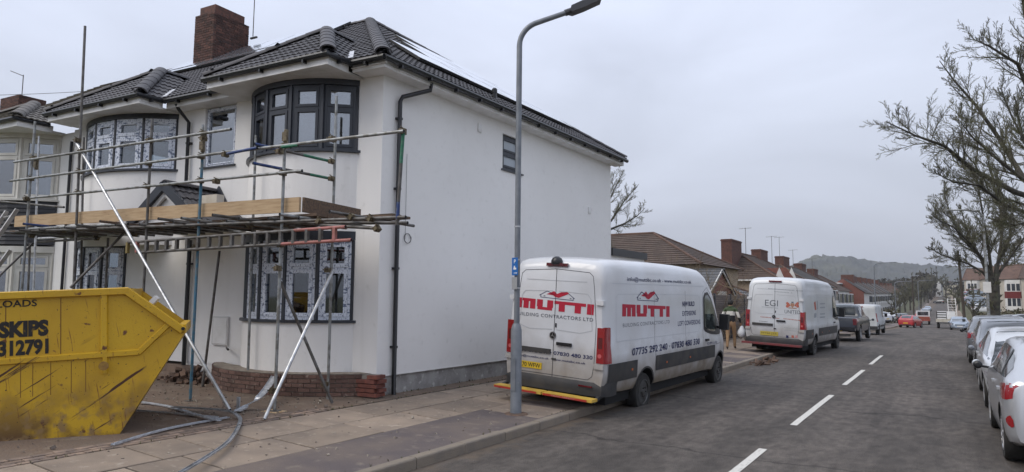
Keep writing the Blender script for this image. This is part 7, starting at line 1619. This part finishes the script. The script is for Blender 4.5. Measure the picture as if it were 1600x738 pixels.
# flatbed with a ladder rack
ft = thing('flatbed_truck', 'cream flatbed truck with a white ladder frame parked on the right kerb', 'truck', mat=cpose(onY(97, 1479, 505).x, 96)); m_ft = M('cream_flatbed', (.50, .47, .40), .6, col2=(.38, .35, .29), sc=2)
b = MB(); b.box(-1.05, 1.05, 0, 3.6, .75, 1.12); b.build('bed_side', m_ft, ft)
for k in range(3): b = MB(); b.box(-1.0, .05, -.02, .02, 1.25+k*.28, 1.38+k*.28); b.build('tail_slat', m_clr, ft)
b = MB(); b.box(-1.0, -.94, -.03, .03, 1.1, 2.0); b.box(0, .06, -.03, .03, 1.1, 2.0); b.build('slat_post', m_clr, ft)
b = MB(); b.prism([(3.8, .5), (5.6, .5), (5.6, 1.2), (5.1, 2.0), (3.8, 2.05)], lambda p: (-.95, *p), lambda p: (.95, *p)); b.build('cab', m_cwh, ft)
lr = MB()
for x in (.25, 1.1): lr.beam((x, .2, 1.1), (x*.9, 1.3, 3.6), .06, .06)
for k in range(8): lr.beam((.25, .2+k*.15, 1.25+k*.32), (1.08, .2+k*.15, 1.25+k*.32), .05, .05)
lr.build('ladder_frame', m_wh2, ft)
for y in (.9, 4.7):
    for sg in (-1, 1): wheel(ft, sg*.98, y, .36, .25, sg, 'steel')
# ------------------------------------------------------------ person
def person():
    Y = 24.6; p = onY(Y, 1142.5, 540); gz = pav(p.x, Y); root = thing('person', 'person in a black, green and white banded jumper and tan trousers walking away', 'person', mat=Matrix.Translation((p.x, Y, gz))@Matrix.Rotation(.12, 4, 'Z'))
    root['label'] = 'person in banded black green and white jumper and tan trousers walking by the fence'
    V = {}; E = []; 
    def v(n, x, y, z, r, r2=None): V[n] = (x, y, z, r, r2 or r)
    v('pel', 0, 0, .95, .150, .115); v('wa', 0, 0, 1.10, .150, .11); v('ch', 0, .02, 1.30, .185, .12); v('sh', 0, .02, 1.43, .12, .09); v('ne', 0, .03, 1.52, .06); v('he', 0, .055, 1.62, .085, .095); v('ht', 0, .05, 1.72, .075)
    for s_, n in ((-1, 'l'), (1, 'r')):
        v('hp'+n, s_*.095, 0, .90, .10); st = .12*s_; v('kn'+n, s_*.10, st+.03, .50, .068); v('an'+n, s_*.10, st*1.6-.05, .09, .045); v('to'+n, s_*.115, st*1.6+.10, .04, .04, .03)
        v('so'+n, s_*.19, .02, 1.41, .068); v('el'+n, s_*.29, -.02, 1.15, .048); v('wr'+n, s_*(.25 if n == 'l' else .33), .09, .93, .032); v('pa'+n, s_*(.25 if n == 'l' else .34), .11, .86, .035, .022)
        E.extend([('pel', 'hp'+n), ('hp'+n, 'kn'+n), ('kn'+n, 'an'+n), ('an'+n, 'to'+n), ('sh', 'so'+n), ('so'+n, 'el'+n), ('el'+n, 'wr'+n), ('wr'+n, 'pa'+n)])
        for k, (dx, l) in enumerate(((-.018, .06), (-.006, .072), (.006, .068), (.018, .055))):
            a = V['pa'+n]; v('f%d%s' % (k, n), a[0]+dx*.3, a[1]+dx+.01, a[2]-.05, .0095); v('g%d%s' % (k, n), a[0]-s_*.01, a[1]+dx+.012, a[2]-.05-l*.6, .008); E += [('pa'+n, 'f%d%s' % (k, n)), ('f%d%s' % (k, n), 'g%d%s' % (k, n))]
        a = V['pa'+n]; v('t'+n, a[0]-s_*.02, a[1]+.045, a[2]-.015, .011); E.append(('pa'+n, 't'+n))
    E += [('pel', 'wa'), ('wa', 'ch'), ('ch', 'sh'), ('sh', 'ne'), ('ne', 'he'), ('he', 'ht')]
    names = list(V); me = bpy.data.meshes.new('body'); me.from_pydata([V[n][:3] for n in names], [(names.index(a), names.index(c)) for a, c in E], [])
    ob = bpy.data.objects.new('tmp', me); S.collection.objects.link(ob); ob.modifiers.new('s', 'SKIN'); 
    for i, n in enumerate(names): me.skin_vertices[0].data[i].radius = (V[n][3], V[n][4]); me.skin_vertices[0].data[i].use_root = (n == 'pel')
    sb = ob.modifiers.new('u', 'SUBSURF'); sb.levels = 2; bpy.context.view_layer.update(); m2 = bpy.data.meshes.new_from_object(ob.evaluated_get(bpy.context.evaluated_depsgraph_get())); bpy.data.objects.remove(ob)
    mats = [M('skin_tone', (.30, .17, .11), .6), M('jumper_black', (.012, .012, .014), .9), M('jumper_green', (.05, .075, .035), .9), M('jumper_white', (.62, .60, .55), .9), M('tan_trousers', (.34, .215, .115), .9, col2=(.27, .165, .09), sc=9), M('dark_boots', (.06, .04, .03), .8)]
    m2.materials.clear()
    for m in mats: m2.materials.append(m)
    for f in m2.polygons:
        c = f.center; arm = abs(c.x) > .20
        if c.z < .10: k = 5
        elif c.z < .98 and not arm: k = 4
        elif arm and c.z < .94: k = 0
        elif c.z > 1.50: k = 0
        elif c.z > 1.34: k = 2
        elif c.z > 1.20: k = 3
        elif arm and c.z > 1.02: k = 3 if c.z > 1.12 else 1
        else: k = 1
        f.material_index = k; f.use_smooth = True
    body = link('body', m2, root)
    b = MB(); b.lathe([(.02, .10), (.06, .085), (.085, .05), (.097, 0), (.094, -.05), (.07, -.09)][::-1], (0, .035, 1.665), n=16); h = b.build('hair', M('black_hair', (.012, .011, .01), .7, bump=.5), root, smooth=60)
    for s_ in (-1, 1): b = MB(); b.lathe([(.012, -.02), (.014, .02)], (s_*.088, .06, 1.63), n=8); b.build('ear', mats[0], root)
    for s_ in (-1, 1): b = MB(); b.lathe([(.012, .0), (.010, .008)], (s_*.032, .140, 1.645), 'y', n=8); b.build('eye', m_wh2, root)
    b = MB(); b.prism([(.13, 1.60), (.165, 1.605), (.14, 1.65)], lambda q: (-.014, *q), lambda q: (.014, *q)); b.build('nose', mats[0], root)
    b = MB(); b.box(-.03, .03, .135, .146, 1.572, 1.58); b.build('mouth', M('lip', (.2, .08, .06), .6), root)
    # hood collar
    b = MB(); b.lathe([(.07, -.02), (.095, 0), (.08, .045)], (0, .02, 1.50), n=14); b.build('collar', mats[2], root, smooth=60)
    bg_ = MB(); bx_ = Vector((.36, .12, .60)); bg_.lathe([(.03, .24), (.06, .19), (.13, .08), (.155, -.03), (.13, -.13), (.05, -.17)][::-1], bx_, n=14); bb = bg_.build('carrier_bag', M('white_plastic_bag', (.62, .64, .67), .45, bump=.8, bsc=9), None, root.matrix_world.copy(), smooth=60); tag(bb, 'white plastic carrier bag hanging from the right hand of the walking person', 'bag')
    return root
person()
# small stones, mortar crumbs and chips on the forecourt and footway
b = MB(); rng = random.Random(41)
for i in range(900):
    if rng.random() < .6: P = HM@Vector((rng.uniform(-.3, 5.5), rng.uniform(.3, 3.4), 0)); x, y = P.x, P.y
    else: x, y = rng.uniform(-9, KX-.2), rng.uniform(2.5, 16)
    s_ = rng.uniform(.004, .016)*(1.8 if rng.random() < .06 else 1); T = Matrix.Translation((x, y, pav(x, y)+s_*.3))@Matrix.Rotation(rng.uniform(0, 6), 4, Vector((rng.random(), rng.random(), 1)).normalized()); b.box(-s_, s_, -s_*.7, s_*.7, -s_*.5, s_*.5, T)
tag(stuff(b.build('grit', M('mortar_crumbs', (.30, .26, .21), .95, col2=(.14, .11, .09), sc=2.0, lo=.45, hi=.55))), 'loose stones and mortar crumbs scattered over the forecourt and footway', 'grit')
b = MB()
for i in range(260):
    k = rng.random(); 
    if k < .4: x, y = -8.40+rng.uniform(.0, .12), rng.uniform(9.0, 18)
    elif k < .6: x, y = KX-.135+rng.uniform(-.02, .02), rng.uniform(3, 20)
    else: x, y = -7.98+rng.gauss(0, .02), rng.uniform(2.5, 16)
    z = pav(x, y)
    for j in range(4): a_ = rng.uniform(0, 6.28); l = rng.uniform(.015, .05); d = Vector((math.cos(a_)*.5, math.sin(a_)*.5, .8))*l; w_ = Vector((-math.sin(a_), math.cos(a_), 0))*.006; p = Vector((x, y, z)); b.poly([p-w_, p+w_, p+d])
tag(stuff(b.build('weeds', M('weed_green', (.07, .085, .03), .9, col2=(.12, .10, .05), sc=2))), 'tiny weeds and moss along the wall foot, kerb and paving joints', 'weeds')
# litter at the kerb
b = MB(); rng = random.Random(2)
for i in range(30): x, y = KX+rng.uniform(.05, .5), 21.5+rng.uniform(-1, 1.4); s_ = rng.uniform(.02, .09); T = Matrix.Translation((x, y, .02+rng.uniform(0, .04)))@Matrix.Rotation(rng.uniform(0, 6), 4, Vector((rng.random(), rng.random(), rng.random()))); b.box(-s_*2, s_*2, -s_*.5, s_*.5, -s_*.3, s_*.3, T)
tag(stuff(b.build('gutter_debris', MATS['rubble'])), 'small dark heap of debris in the gutter beyond the first van', 'debris')
# ------------------------------------------------------------ haze
hm = bpy.data.materials.new('haze'); hm.use_nodes = True; t = hm.node_tree; t.nodes.clear(); o_ = t.nodes.new('ShaderNodeOutputMaterial'); pv = t.nodes.new('ShaderNodeVolumePrincipled'); pv.inputs['Density'].default_value = .00017; pv.inputs['Color'].default_value = (.86, .91, 1, 1); t.links.new(pv.outputs[0], o_.inputs['Volume'])
b = MB(); b.box(-2600, 2600, -1600, 4100, -45, 130); hz_ = stuff(b.build('haze', hm)); tag(hz_, 'thin pale mist filling the air along the street', 'haze')
